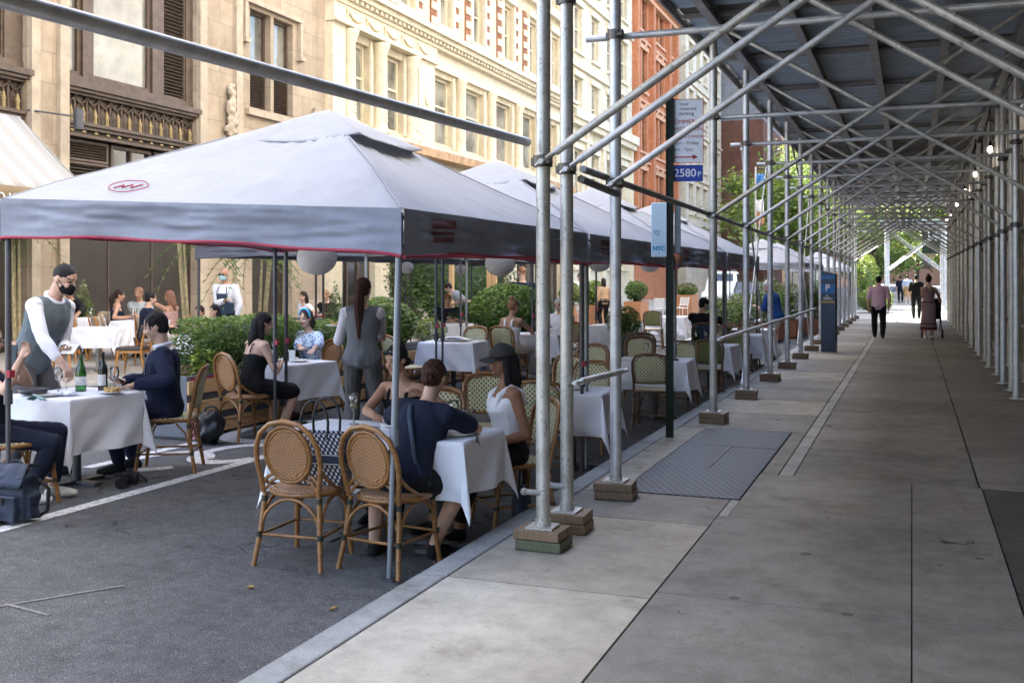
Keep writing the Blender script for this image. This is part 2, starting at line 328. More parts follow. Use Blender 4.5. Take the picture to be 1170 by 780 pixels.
# ------------------------------------------------------------------ mesh builder
class MB:
    def __init__(s, off=(0, 0, 0)):
        s.v = []; s.f = []; s.mi = []; s.sm = []; s.off = V(off)
    def add(s, vs, fs, mi=0, sm=False):
        n = len(s.v)
        s.v += [V(p) - s.off for p in vs]
        for f in fs:
            s.f.append([i+n for i in f]); s.mi.append(mi); s.sm.append(sm)
        return s
    def box(s, c, d, rz=0, mi=0, rot=None):
        m = rot if rot is not None else Matrix.Rotation(rz, 3, 'Z')
        c = V(c); x, y, z = d[0]/2, d[1]/2, d[2]/2
        vs = [c + m @ V((a*x, b*y, e*z)) for a in (-1, 1) for b in (-1, 1) for e in (-1, 1)]
        return s.add(vs, [(0, 1, 3, 2), (4, 6, 7, 5), (0, 4, 5, 1), (2, 3, 7, 6), (0, 2, 6, 4), (1, 5, 7, 3)], mi)
    def bx(s, x0, x1, y0, y1, z0, z1, mi=0):
        return s.box(((x0+x1)/2, (y0+y1)/2, (z0+z1)/2), (abs(x1-x0), abs(y1-y0), abs(z1-z0)), 0, mi)
    def tube(s, pts, r, n=8, mi=0, closed=False, flat=1.0):
        pts = [V(p) for p in pts]; k = len(pts)
        rs = r if isinstance(r, (list, tuple)) else [r]*k
        vs = []; prev = None
        for i, p in enumerate(pts):
            if closed: t = pts[(i+1) % k] - pts[i-1]
            else: t = pts[min(i+1, k-1)] - pts[max(i-1, 0)]
            t = t.normalized() if t.length > 1e-9 else V((0, 0, 1))
            if prev is None:
                a = V((0, 0, 1)) if abs(t.z) < .9 else V((1, 0, 0))
                u = t.cross(a).normalized()
            else:
                u = prev - t*prev.dot(t)
                u = u.normalized() if u.length > 1e-6 else t.orthogonal().normalized()
            prev = u; w = t.cross(u)
            for j in range(n):
                an = 2*PI*j/n
                vs.append(p + (u*math.cos(an) + w*math.sin(an)*flat)*rs[i])
        fs = []
        for i in range(k if closed else k-1):
            for j in range(n):
                a = i*n+j; b = i*n+(j+1) % n; c2 = ((i+1) % k)*n
                fs.append((a, b, c2+(j+1) % n, c2+j))
        s.add(vs, fs, mi, True)
        if not closed:
            s.add([vs[j] + s.off*0 for j in range(n)], [tuple(reversed(range(n)))], mi)
            s.add([vs[(k-1)*n+j] for j in range(n)], [tuple(range(n))], mi)
        return s
    def lathe(s, prof, n=16, c=(0, 0, 0), mi=0, sm=True):
        c = V(c); vs = []; k = len(prof)
        for (r, z) in prof:
            for j in range(n):
                a = 2*PI*j/n; vs.append(c + V((r*math.cos(a), r*math.sin(a), z)))
        fs = [(i*n+j, i*n+(j+1) % n, (i+1)*n+(j+1) % n, (i+1)*n+j) for i in range(k-1) for j in range(n)]
        if prof[0][0] > 1e-5: fs.append(tuple(reversed(range(n))))
        if prof[-1][0] > 1e-5: fs.append(tuple(range((k-1)*n, k*n)))
        return s.add(vs, fs, mi, sm)
    def ell(s, c, r, rot=None, n=12, m=8, mi=0):
        c = V(c); rot = rot or Matrix.Identity(3); vs = []; fs = []
        for i in range(m+1):
            t = PI*i/m
            for j in range(n):
                a = 2*PI*j/n
                vs.append(c + rot @ V((r[0]*math.sin(t)*math.cos(a), r[1]*math.sin(t)*math.sin(a), -r[2]*math.cos(t))))
        for i in range(m):
            for j in range(n):
                fs.append((i*n+j, i*n+(j+1) % n, (i+1)*n+(j+1) % n, (i+1)*n+j))
        return s.add(vs, fs, mi, True)
    def cap(s, p0, r0, p1, r1, n=10, mi=0):
        p0 = V(p0); p1 = V(p1); t = p1-p0
        L = t.length; t = t/L if L > 1e-6 else V((0, 0, 1))
        pts = []; rs = []
        for a in (-89, -60, -30, 0): pts.append(p0 + t*r0*math.sin(R(a))); rs.append(max(.0004, r0*math.cos(R(a))))
        for a in (0, 30, 60, 89): pts.append(p1 + t*r1*math.sin(R(a))); rs.append(max(.0004, r1*math.cos(R(a))))
        return s.tube(pts, rs, n, mi)
    def loft(s, rings, mi=0, n=16):
        """rings: (centre, axis a, axis b) -> closed skin"""
        vs = []
        for (c, a, b) in rings:
            for j in range(n):
                t = 2*PI*j/n; vs.append(V(c) + V(a)*math.cos(t) + V(b)*math.sin(t))
        k = len(rings)
        fs = [(i*n+j, i*n+(j+1) % n, (i+1)*n+(j+1) % n, (i+1)*n+j) for i in range(k-1) for j in range(n)]
        fs += [tuple(reversed(range(n))), tuple(range((k-1)*n, k*n))]
        return s.add(vs, fs, mi, True)
    def grid(s, fn, nu, nv, mi=0, sm=True):
        vs = [fn(i/nu, j/nv) for i in range(nu+1) for j in range(nv+1)]
        fs = [(i*(nv+1)+j, (i+1)*(nv+1)+j, (i+1)*(nv+1)+j+1, i*(nv+1)+j+1) for i in range(nu) for j in range(nv)]
        return s.add(vs, fs, mi, sm)
    def mesh(s, name, mats):
        me = bpy.data.meshes.new(name)
        me.from_pydata([tuple(p) for p in s.v], [], s.f)
        for m in (mats if isinstance(mats, (list, tuple)) else [mats]): me.materials.append(MT[m] if isinstance(m, str) else m)
        me.polygons.foreach_set('material_index', s.mi); me.polygons.foreach_set('use_smooth', s.sm)
        me.update()
        return me
    def build(s, name, mats, parent=None, loc=None, rz=0, bev=0, solid=0):
        o = bpy.data.objects.new(name, s.mesh(name, mats)); C.objects.link(o)
        if loc is not None: o.location = loc
        if rz: o.rotation_euler = (0, 0, rz)
        if parent: o.parent = parent
        if solid:
            sd = o.modifiers.new('thickness', 'SOLIDIFY'); sd.thickness = solid; sd.offset = 0
        if bev:
            b = o.modifiers.new('bevel', 'BEVEL'); b.width = bev; b.segments = 2; b.limit_method = 'ANGLE'
        return o

def rough_up(me, amp, sc=(60, 60, 9), seed=0):
    """push the skin in and out along its normals with a stretched noise"""
    import numpy as np
    from mathutils import noise as NZ
    n = len(me.vertices); co_ = np.empty(n*3, dtype=np.float32); me.vertices.foreach_get('co', co_)
    nr = np.empty(n*3, dtype=np.float32); me.vertex_normals.foreach_get('vector', nr)
    co_ = co_.reshape(-1, 3); nr = nr.reshape(-1, 3); f = NZ.noise
    k = np.array([f((x*sc[0]+seed, y*sc[1], z*sc[2])) for x, y, z in co_.tolist()], dtype=np.float32)*amp
    me.vertices.foreach_set('co', (co_+nr*k[:, None]).ravel()); me.update()
def tag(o, label=None, cat=None, group=None, kind=None):
    if label: o['label'] = label
    if cat: o['category'] = cat
    if group: o['group'] = group
    if kind: o['kind'] = kind
    return o
def thing(name, label, cat, loc=(0, 0, 0), rz=0, group=None):
    o = bpy.data.objects.new(name, None); C.objects.link(o); o.empty_display_size = .1
    o.location = loc; o.rotation_euler = (0, 0, rz)
    return tag(o, label, cat, group)
def struct(o): o['kind'] = 'structure'; return o
def dup(root, loc, rz, label, group=None):
    def rec(o, par):
        c = o.copy(); C.objects.link(c)
        if par is not None: c.parent = par
        for ch in list(o.children): rec(ch, c)
        return c
    r = rec(root, None); r.location = loc; r.rotation_euler = (0, 0, rz); r['label'] = label
    if group: r['group'] = group
    elif 'group' in r.keys(): del r['group']
    return r

def remesh(mb, name, mats, vox, smooth=4):
    """closed overlapping shapes -> one continuous skin"""
    me = mb.mesh('tmp', [])
    o = bpy.data.objects.new('tmp', me); C.objects.link(o)
    rm = o.modifiers.new('r', 'REMESH'); rm.mode = 'VOXEL'; rm.voxel_size = vox
    if smooth:
        sm = o.modifiers.new('s', 'SMOOTH'); sm.factor = .5; sm.iterations = smooth
    dg = bpy.context.evaluated_depsgraph_get()
    nm = bpy.data.meshes.new_from_object(o.evaluated_get(dg)); nm.name = name
    bpy.data.objects.remove(o); bpy.data.meshes.remove(me)
    nm.materials.clear()
    for m in (mats if isinstance(mats, (list, tuple)) else [mats]): nm.materials.append(MT[m] if isinstance(m, str) else m)
    nm.polygons.foreach_set('use_smooth', [True]*len(nm.polygons))
    nm.polygons.foreach_set('material_index', [0]*len(nm.polygons))
    return nm

def text(body, size, name, m, parent=None, loc=(0, 0, 0), rot=(PI/2, 0, 0), ext=.001, align='LEFT', font_bold=0, sp=1):
    cu = bpy.data.curves.new('t', 'FONT'); cu.body = body; cu.size = size; cu.extrude = ext; cu.align_x = align
    cu.offset = font_bold; cu.space_character = sp
    o = bpy.data.objects.new('t', cu); C.objects.link(o)
    dg = bpy.context.evaluated_depsgraph_get()
    me = bpy.data.meshes.new_from_object(o.evaluated_get(dg)); me.name = name
    bpy.data.objects.remove(o)
    me.materials.clear(); me.materials.append(MT[m] if isinstance(m, str) else m)
    o = bpy.data.objects.new(name, me); C.objects.link(o)
    o.location = loc; o.rotation_euler = rot
    if parent: o.parent = parent
    return o

ALPHA = R(20.85); ca, sa = math.cos(ALPHA), math.sin(ALPHA)
def at(u, d):
    """a spot d metres in front of the lens along the picture column u -> (X, Y) on plan"""
    lat = (u-585)/1200*d
    return (-sa*d + ca*lat, ca*d + sa*lat)
KX = -2.57; FX = -11.75; WX = -16.3
def zr(X):
    if X >= KX: return 0.0
    if X <= FX: return .0 + (FX-X)*.04
    return -.15 + .15*(1-((X+7.16)/4.59)**2)
# ------------------------------------------------------------------ camera, sun, sky
cam = bpy.data.cameras.new('camera'); co = bpy.data.objects.new('camera', cam); C.objects.link(co)
co.location = (0, 0, 1.65); co.rotation_euler = (PI/2, 0, ALPHA)
cam.sensor_width = 36; cam.lens = 36*1200/1170; cam.shift_y = -73/1170; cam.clip_end = 2000; cam.clip_start = .05
cam.dof.use_dof = True; cam.dof.focus_distance = 7.6; cam.dof.aperture_fstop = 8
SC.camera = co
EL = R(50); AZ = V((-.86, .5, 0)).normalized()
sd = V((AZ.x*math.cos(EL), AZ.y*math.cos(EL), math.sin(EL)))
sun = bpy.data.lights.new('sun', 'SUN'); so = bpy.data.objects.new('sun', sun); C.objects.link(so)
sun.energy = 4.5; sun.angle = R(.6); sun.color = (1, .95, .87)
so.rotation_euler = sd.to_track_quat('Z', 'Y').to_euler()
w = bpy.data.worlds.new('World'); SC.world = w; w.use_nodes = True
nt = w.node_tree; sky = nt.nodes.new('ShaderNodeTexSky'); sky.sky_type = 'NISHITA'; sky.sun_disc = False
sky.sun_elevation = EL; sky.sun_rotation = math.atan2(AZ.x, AZ.y); sky.air_density = 1.0; sky.dust_density = 2.5; sky.ozone_density = 1
nt.links.new(sky.outputs[0], nt.nodes['Background'].inputs[0]); nt.nodes['Background'].inputs[1].default_value = .14
SC.view_settings.view_transform = 'Standard'; SC.view_settings.look = 'None'; SC.view_settings.exposure = 3.05; SC.view_settings.gamma = 1
SC.cycles.use_denoising = True; SC.cycles.max_bounces = 8; SC.cycles.transparent_max_bounces = 16
SC.cycles.sample_clamp_indirect = 6; SC.cycles.caustics_reflective = False; SC.cycles.caustics_refractive = False

# ------------------------------------------------------------------ ground
struct(MB().box((0, 150, -.45), (900, 900, .1)).build('ground', 'asphalt'))
mb = MB(); NX = 16
def roadp(a, b): 
    X = FX + (KX-FX)*a; return (X, -40 + 440*b, zr(X) if 0 < a < 1 else -.15)
mb.grid(roadp, NX, 44, 0, True); struct(mb.build('road', 'asphalt'))
def strip(x0, x1, y0, y1, n=2, dz=.004):
    m = MB()
    m.grid(lambda a, b: (x0+(x1-x0)*a, y0+(y1-y0)*b, zr(x0+(x1-x0)*a)+dz), n, 30, 0, True); return m
mp = strip(-5.69, -5.57, -6, 120)
for y0, y1, xa, xb in ((9.1, 10.6, -6.55, -6.43), (9.6, 11.2, -6.05, -5.95)): pass
struct(mp.build('lane_line', 'paint'))
# painted lane symbol: loops and bars
m = MB()
def ringpaint(cx, cy, rx, ry, wd, a0=0, a1=360):
    def f(a, b):
        t = R(a0+(a1-a0)*a); k = 1 - wd*(b-.5)
        x = cx + (rx*math.cos(t))*k; y = cy + (ry*math.sin(t))*k
        return (x, y, zr(x)+.005)
    m.grid(f, 40, 1, 0, True)
ringpaint(-6.35, 9.7, .42, .75, .32); ringpaint(-5.95, 8.35, .3, .5, .4, 20, 340)
ringpaint(-6.3, 7.75, .3, .45, .4, 30, 330)
m.grid(lambda a, b: (-6.75+.12*a, 7.2+1.5*b, zr(-6.7)+.005), 1, 6); struct(m.build('lane_symbol', 'paint'))
m = MB()
for (p, q) in (((-4.55, 3.9), (-4.1, 4.7)), ((-4.42, 4.18), (-4.1, 4.15))):
    p = V((*p, 0)); q = V((*q, 0)); n_ = (q-p).cross(V((0, 0, 1))).normalized()*.022
    m.grid(lambda a, b: ((p+(q-p)*a+n_*(b-.5)).x, (p+(q-p)*a+n_*(b-.5)).y, zr((p+(q-p)*a).x)+.004), 8, 1)
struct(m.build('paint_scuff', 'faint'))
# kerbs
m = MB(); y = -6
while y < 120:
    L = 2.1 + rnd.random()*.5
    m.bx(KX, KX+.165, y+.006, y+L-.006, -.3, .004+rnd.random()*.003); y += L
struct(m.build('kerb', 'kerb', bev=.012))
m = MB(); y = -6
while y < 140: m.bx(FX-.18, FX, y+.005, y+2.4, -.3, .006); y += 2.41
struct(m.build('far_kerb', 'kerb', bev=.012))
def fsw(a, b):
    X = FX-.182 - (FX-.182-WX+1)*a; return (X, -6+160*b, (FX-X)*.04)
m = MB(); m.grid(fsw, 2, 40)
struct(m.build('far_sidewalk', 'farwalk'))
m = MB()
m.bx(-2.41, 9, -6, 130, -.4, -.012, 5)
def slab(x0, x1, y0, y1, mi, g=.005, dz=0): m.bx(x0+g, x1-g, y0+g+.002, y1-g-.002, -.03, dz, mi)
MA, MBn, MC, MD, ME, MS, MG = 0, 1, 2, 3, 4, 6, 7
for y0, y1, k in ((-6, -2, MA), (-2, 2.0, MA), (2.0, 5.3, MA), (5.3, 7.0, MBn), (7.0, 7.88, MC)): slab(-2.4, -1.26, y0, y1, k, .004)
for y0, y1 in ((-6, -1.5), (-1.5, 2.0), (2.0, 5.42), (5.42, 7.32), (7.32, 9.0)):
    slab(-1.252 if y1 <= 7.4 else -1.19, -.003, y0, y1, MC, .002, rnd.random()*.003); slab(.0, .508, y0, y1, MC, .002, rnd.random()*.003)
    slab(.512, 2.3, y0, y1, ME, .005, -.004)
slab(-2.4, -2.12, 7.88, 11.5, MBn, .003)
slab(-1.19, -1.045, 9.0, 11.5, MC); slab(-1.26, -1.19, 7.0, 7.88, MS, .004)
y = 9.0; k = 0
while y < 130:
    L = 1.52
    if y > 11.4 or k == 0:
        pass
    slab(-.922, .494, y, y+L, MC if (k*7) % 3 else MD, .006, rnd.random()*.002); slab(.5, 2.3, y, y+L, MD if (k*5) % 4 else MC, .006, rnd.random()*.002); slab(-1.04, -.925, y, y+L, MS, .002, .001)
    y += L; k += 1
y = 11.5; k = 0
while y < 130: slab(-2.4, -1.045, y, y+1.5, (MC, MBn, MC)[k % 3], .006, rnd.random()*.002); y += 1.5; k += 1
# cellar hatch plates
for x0, x1, y0, y1 in ((-2.115, -1.2, 7.9, 10.35), (-2.115, -1.2, 10.352, 11.48)): slab(x0, x1, y0, y1, MG, .003, .003)
m.bx(-1.665, -1.64, 9.15, 10.3, .0035, .009, 3); m.bx(-1.66, -1.22, 10.32, 10.34, .0035, .008, 3)
struct(m.build('sidewalk', ['conc_a', 'conc_b', 'conc_c', 'conc_d', 'conc_e', 'joint', 'strip', 'grate']))

# ------------------------------------------------------------------ sidewalk shed (one bolted scaffold)
shed = thing('sidewalk_shed', 'galvanised steel sidewalk shed of posts, braces and plank deck over the pavement', 'scaffold', (0, 6, 0))
SO = V((0, 6, 0))
LY = [6.07, 6.55, 7.65, 11.97, 14.5, 17.1, 19.55, 22.0, 24.5, 26.9, 29.4, 31.8, 34.3, 36.7, 39.2, 41.6, 44.1]
RY = [6.07, 6.55, 7.65, 11.97, 15.6, 17.8, 20.9, 24.0, 26.7, 29.3, 31.8, 34.3, 36.7, 39.2, 41.6, 44.1]
LX, RX = -2.11, 1.31
def coupler(m, x, y, z, r=.06):
    m.tube([(x, y, z-.035), (x, y, z+.035)], r, 10, 0)
    m.box((x+.05, y-.045, z), (.035, .07, .04)); m.box((x-.055, y+.02, z), (.05, .03, .05))
    m.tube([(x+.04, y-.12, z+.01), (x+.04, y-.02, z+.01)], .009, 6)
def post(x, y, k, rusty, base=.125):
    b = MB(SO); lean = rnd.uniform(-.006, .006)
    b.tube([(x, y, base), (x+lean*.5, y, 2.3), (x+lean, y, 4.47)], .043, 14)
    p = b.build('post', 'steel_rusty' if rusty else 'steel', shed)
    c = MB(SO); c.box((x, y, base+.006), (.17, .17, .012)); c.tube([(x, y, base+.012), (x, y, base+.05)], .05, 12); c.build('base_plate', 'steel_rusty', p)
    for z in (2.36, 3.47): c = MB(SO); coupler(c, x, y, z); c.build('coupler', 'clamp', p)
    if k in (0, 1):
        c = MB(SO); c.tube([(x-.1, y-.03, .34-.05*k), (x+.0, y-.03, .34-.05*k)], .018, 8); c.ell((x-.11, y-.03, .34-.05*k), (.024, .024, .024), None, 8, 6); c.build('pin', 'strip', p)
    return p
for k, y in enumerate(LY): post(LX if k != 2 else -2.08, y, k, k in (0, 1, 3))
for k, y in enumerate(RY): post(RX, y, 9, k % 3 == 0, .02)
for k in range(len(RY)-1):
    if RY[k] > 7: post(RX+.03, (RY[k]+RY[k+1])/2, 9, k % 2 == 0, .02)
for k in range(3, len(RY)): post(RX+.36, RY[k]+.35, 9, k % 2 == 0, .02)
def bar(name, p, q, r, m='steel', flat=True, n=10):
    b = MB(SO); p = V(p); q = V(q); d = (q-p).normalized()
    b.tube([p+d*.1, q-d*.1], r, n)
    if flat:
        for e, s in ((p, 1), (q, -1)):
            b.tube([e-d*s*.045, e, e+d*s*.05, e+d*s*.13], [r*.8, r*1.15, r*1.1, r*.98], n, 0, False, .55)
            side = V((0, -1, 0)); b.tube([e+side*.03, e-side*.03], .017, 8)
    return b.build(name, m, shed)
for k, y in enumerate(LY):
    bar('brace', (LX+.02, y-.075, 2.35), (1.25, y-.075, 4.5), .0255, 'steel' if k % 3 else 'steel_rusty')
    if k > 1: bar('crossbar', (-2.43, y+.066, 3.47), (1.62, y+.066, 3.47), .0255, 'steel', False)
for k, y in enumerate(RY):
    bar('brace', (RX-.02, y+.1, 2.36 if y < 10 else 2.45), (-2.02, y+.1, 4.5), .0255, 'steel_rusty')
bar('rail', (-2.185, -1.5, 2.27), (-2.185, 6.1, 2.475), .026, 'steel', False)
bar('rail', (-2.03, 6.5, 2.3), (-2.03, 7.62, 2.26), .026, 'steel_dark', False)
bar('rail', (-2.185, 7.05, 2.42), (-2.185, 17.2, 2.34), .026, 'steel_dark', False)
bar('rail', (-2.185, 17.25, 2.33), (-2.185, 31.9, 2.3), .026, 'steel_dark', False); bar('rail', (-2.185, 31.95, 2.3), (-2.185, 44.2, 2.3), .026, 'steel_dark', False)
bar('rail', (-2.03, 6.5, .97), (-2.02, 7.7, .95), .022, 'steel'); bar('rail', (-2.035, 11.9, .95), (-2.035, 24.6, .95), .022, 'steel')
bar('rail', (1.38, 6, 1.0), (1.38, 44.2, 1.0), .024, 'steel_dark', False); bar('rail', (1.38, 6, 2.3), (1.38, 44.2, 2.3), .024, 'steel_dark', False)
for (y0, z0, y1, z1) in ((14.5, .2, 17.1, 3.4), (14.5, 3.4, 17.1, .3), (22, .3, 24.5, 3.4), (22, 3.4, 24.5, .3), (31.8, .3, 34.3, 3.4)):
    bar('diagonal', (-2.17, y0, z0), (-2.17, y1, z1), .014, 'steel')
bar('edge_tube', (-2.27, -3, 4.33), (-2.27, 45, 4.33), .03, 'steel_dark', False)
bar('edge_tube', (1.5, -3, 4.33), (1.5, 45, 4.33), .03, 'steel_dark', False)
for k in range(6, 16, 3):
    y = 7.65+k*2.3; bar('diagonal', (-2.25, y, 4.4), (-2.25, y+2.4, 3.5), .018, 'steel_dark')
for x in (-2.05, -1.22, -.44, .38, 1.2):
    b = MB(SO); b.bx(x-.05, x+.05, -4, 46, 4.46, 4.472); b.bx(x-.006, x+.006, -4, 46, 4.472, 4.598); b.bx(x-.05, x+.05, -4, 46, 4.598, 4.61)
    b.build('deck_beam', 'beam', shed)
b = MB(SO); y = -4; k = 0
while y < 46:
    wd = .235
    b.bx(-2.42+rnd.uniform(-.02, .02), 1.75, y+.004, y+wd-.004, 4.613+rnd.uniform(0, .006), 4.655, 1 if (k % 11 in (0, 1)) or 24 < y < 27 else 0); y += wd; k += 1
b.build('deck', ['deck', 'deck_d'], shed)
y = -3
while y < 46: MB(SO).bx(-2.45, 1.78, y, y+.045, 4.55, 4.597).build('deck_batten', 'fascia', shed); y += 2.45
b = MB(SO); b.bx(-2.47, -2.43, 10.3, 46, 4.56, 4.72); b.bx(1.79, 1.83, -4, 46, 4.56, 4.72); b.build('fascia', 'fascia', shed)
pts = []
for k, y in enumerate((10, 18.9, 23.3, 27.8, 32.6, 37.4, 42.0)):
    pts += [(1.2, y, 4.44)]
    if k < 6: yn = (18.9, 23.3, 27.8, 32.6, 37.4, 42.0)[k]; pts += [(1.2, y+(yn-y)*f, 4.44-.28*math.sin(PI*f)) for f in (.2, .4, .6, .8)]
MB(SO).tube(pts, .008, 6).build('cable', 'black', shed)
# second short length of shed beyond the gap
shed2 = thing('sidewalk_shed', 'distant sunlit scaffold shed with crossed braces beyond the end of the covered pavement', 'scaffold', (0, 58, 0)); SO2 = V((0, 58, 0))
for y in (58, 61, 64, 67):
    for x in (-1.3, 1.6):
        MB(SO2).tube([(x, y, 0), (x, y, 4.5)], .045, 8).build('post', 'steel', shed2)
    for a, b_ in (((-1.3, y, 2.0), (1.6, y, 4.3)), ((1.6, y, 2.0), (-1.3, y, 4.3))):
        MB(SO2).tube([a, b_], .02, 6).build('brace', 'steel', shed2)
MB(SO2).bx(-1.6, 1.9, 57.6, 67.4, 4.5, 4.6).build('deck', 'deck', shed2)
# timber blocks under the posts
names = ['stacked timber block with a green stained lower plank under the nearest scaffold post', 'stacked timber block under the second scaffold post, touching the nearest block', 'square timber block under the lone scaffold post beside the steel hatch', 'timber block under the scaffold post at the far corner of the steel hatch']
ordw = ['fifth', 'sixth', 'seventh', 'eighth', 'ninth', 'tenth', 'eleventh', 'twelfth', 'thirteenth', 'fourteenth', 'fifteenth', 'sixteenth', 'seventeenth']
for k, y in enumerate(LY):
    x = LX if k != 2 else -2.08
    t = thing('timber_block', names[k] if k < 4 else 'dark timber block under the %s scaffold post counted along the kerb' % ordw[k-4], 'timber block', (x, y, 0), rnd.uniform(-.12, .12), 'timber blocks under the scaffold posts')
    for j in range(2):
        MB().box((rnd.uniform(-.008, .008), rnd.uniform(-.008, .008), .003+.0305+j*.061), (.29, .235, .058)).build('plank', 'timber_g' if (k == 0 and j == 0) else 'timber', t, bev=.005)
# bulbs along the right-hand posts
for k, y in enumerate((18.9, 23.3, 27.8, 32.6, 37.4, 42.0)):
    t = thing('work_lamp', '%s lit caged bulb hanging along the wall side of the shed' % ('nearest', 'second', 'third', 'fourth', 'fifth', 'farthest')[k], 'lamp', (1.2, y, 3.86), 0, 'caged bulbs along the shed')
    MB().lathe([(.0, -.17), (.022, -.16), (.034, -.12), (.028, -.08), (.016, -.05)], 12).build('bulb', MT.setdefault('bulb', emit('lit bulb', (1, .9, .72), 7)), t)
    MB().lathe([(.022, -.07), (.025, 0), (.02, .02)], 10).tube([(0, 0, 0), (0, 0, .6)], .006, 6).build('socket', 'black', t)
    g = MB()
    for a in range(4): g.tube([(.06*math.cos(a*PI/2+.4), .06*math.sin(a*PI/2+.4), -.06), (.075*math.cos(a*PI/2+.4), .075*math.sin(a*PI/2+.4), -.13), (.0, 0, -.22)], .003, 5)
    g.build('cage', 'steel_dark', t)

# ------------------------------------------------------------------ facades along the far pavement
def facade(parent, name, m, Y0, Y1, Z0, Z1, openings, x=WX, depth=.28, back=6):
    ys = sorted({Y0, Y1, *[o[0] for o in openings], *[o[1] for o in openings]}); zs = sorted({Z0, Z1, *[o[2] for o in openings], *[o[3] for o in openings]})
    b = MB(parent.location)
    for a in range(len(ys)-1):
        for c in range(len(zs)-1):
            cy = (ys[a]+ys[a+1])/2; cz = (zs[c]+zs[c+1])/2
            if any(o[0] < cy < o[1] and o[2] < cz < o[3] for o in openings): continue
            b.add([(x, ys[a], zs[c]), (x, ys[a+1], zs[c]), (x, ys[a+1], zs[c+1]), (x, ys[a], zs[c+1])], [(0, 1, 2, 3)])
    for (a, e, c, d) in openings:
        xi = x-depth-.06
        b.add([(x, a, c), (xi, a, c), (xi, a, d), (x, a, d)], [(0, 1, 2, 3)]); b.add([(x, e, c), (x, e, d), (xi, e, d), (xi, e, c)], [(0, 1, 2, 3)])
        b.add([(x, a, d), (xi, a, d), (xi, e, d), (x, e, d)], [(0, 1, 2, 3)]); b.add([(x, a, c), (x, e, c), (xi, e, c), (xi, a, c)], [(0, 1, 2, 3)])
    b.add([(x, Y0, Z0), (x-back, Y0, Z0), (x-back, Y0, Z1), (x, Y0, Z1)], [(0, 1, 2, 3)]); b.add([(x, Y1, Z0), (x, Y1, Z1), (x-back, Y1, Z1), (x-back, Y1, Z0)], [(0, 1, 2, 3)])
    b.add([(x, Y0, Z1), (x-back, Y0, Z1), (x-back, Y1, Z1), (x, Y1, Z1)], [(0, 1, 2, 3)])
    return b.build(name, m, parent)
def window(parent, o, fm, pm='pane', x=WX, depth=.22, bars=((), (.5,)), fw=.07):
    (a, e, c, d) = o; b = MB(parent.location); X = x-depth
    for (p, q, r, s) in ((a, a+fw, c, d), (e-fw, e, c, d), (a+fw, e-fw, c, c+fw), (a+fw, e-fw, d-fw, d)): b.bx(X-.04, X+.04, p, q, r, s)
    for f in bars[0]: yy = a+(e-a)*f; b.bx(X-.03, X+.03, yy-fw*.4, yy+fw*.4, c+fw, d-fw)
    for f in bars[1]: zz = c+(d-c)*f; b.bx(X-.025, X+.032, a+fw, e-fw, zz-fw*.4, zz+fw*.4)
    w_ = b.build('window', fm, parent)
    MB(parent.location).bx(X-.06, X-.035, a-.02, e+.02, c-.02, d+.02).build('pane', pm, w_)
    return w_
def louvre(parent, o, x, n, fm='bronze'):
    (a, e, c, d) = o; b = MB(parent.location)
    for (p, q, r, s) in ((a, a+.05, c, d), (e-.05, e, c, d), (a+.05, e-.05, c, c+.05), (a+.05, e-.05, d-.05, d)): b.bx(x-.05, x+.05, p, q, r, s)
    for i in range(n):
        z = c+.05+(d-c-.1)*(i+.5)/n
        b.box((x-.01, (a+e)/2, z), (.085, e-a-.1, .012), rot=Matrix.Rotation(R(-32), 3, 'Y'))
    b.bx(x-.12, x-.1, a, e, c, d, 1)
    return b.build('louvre', [fm, 'black'], parent)

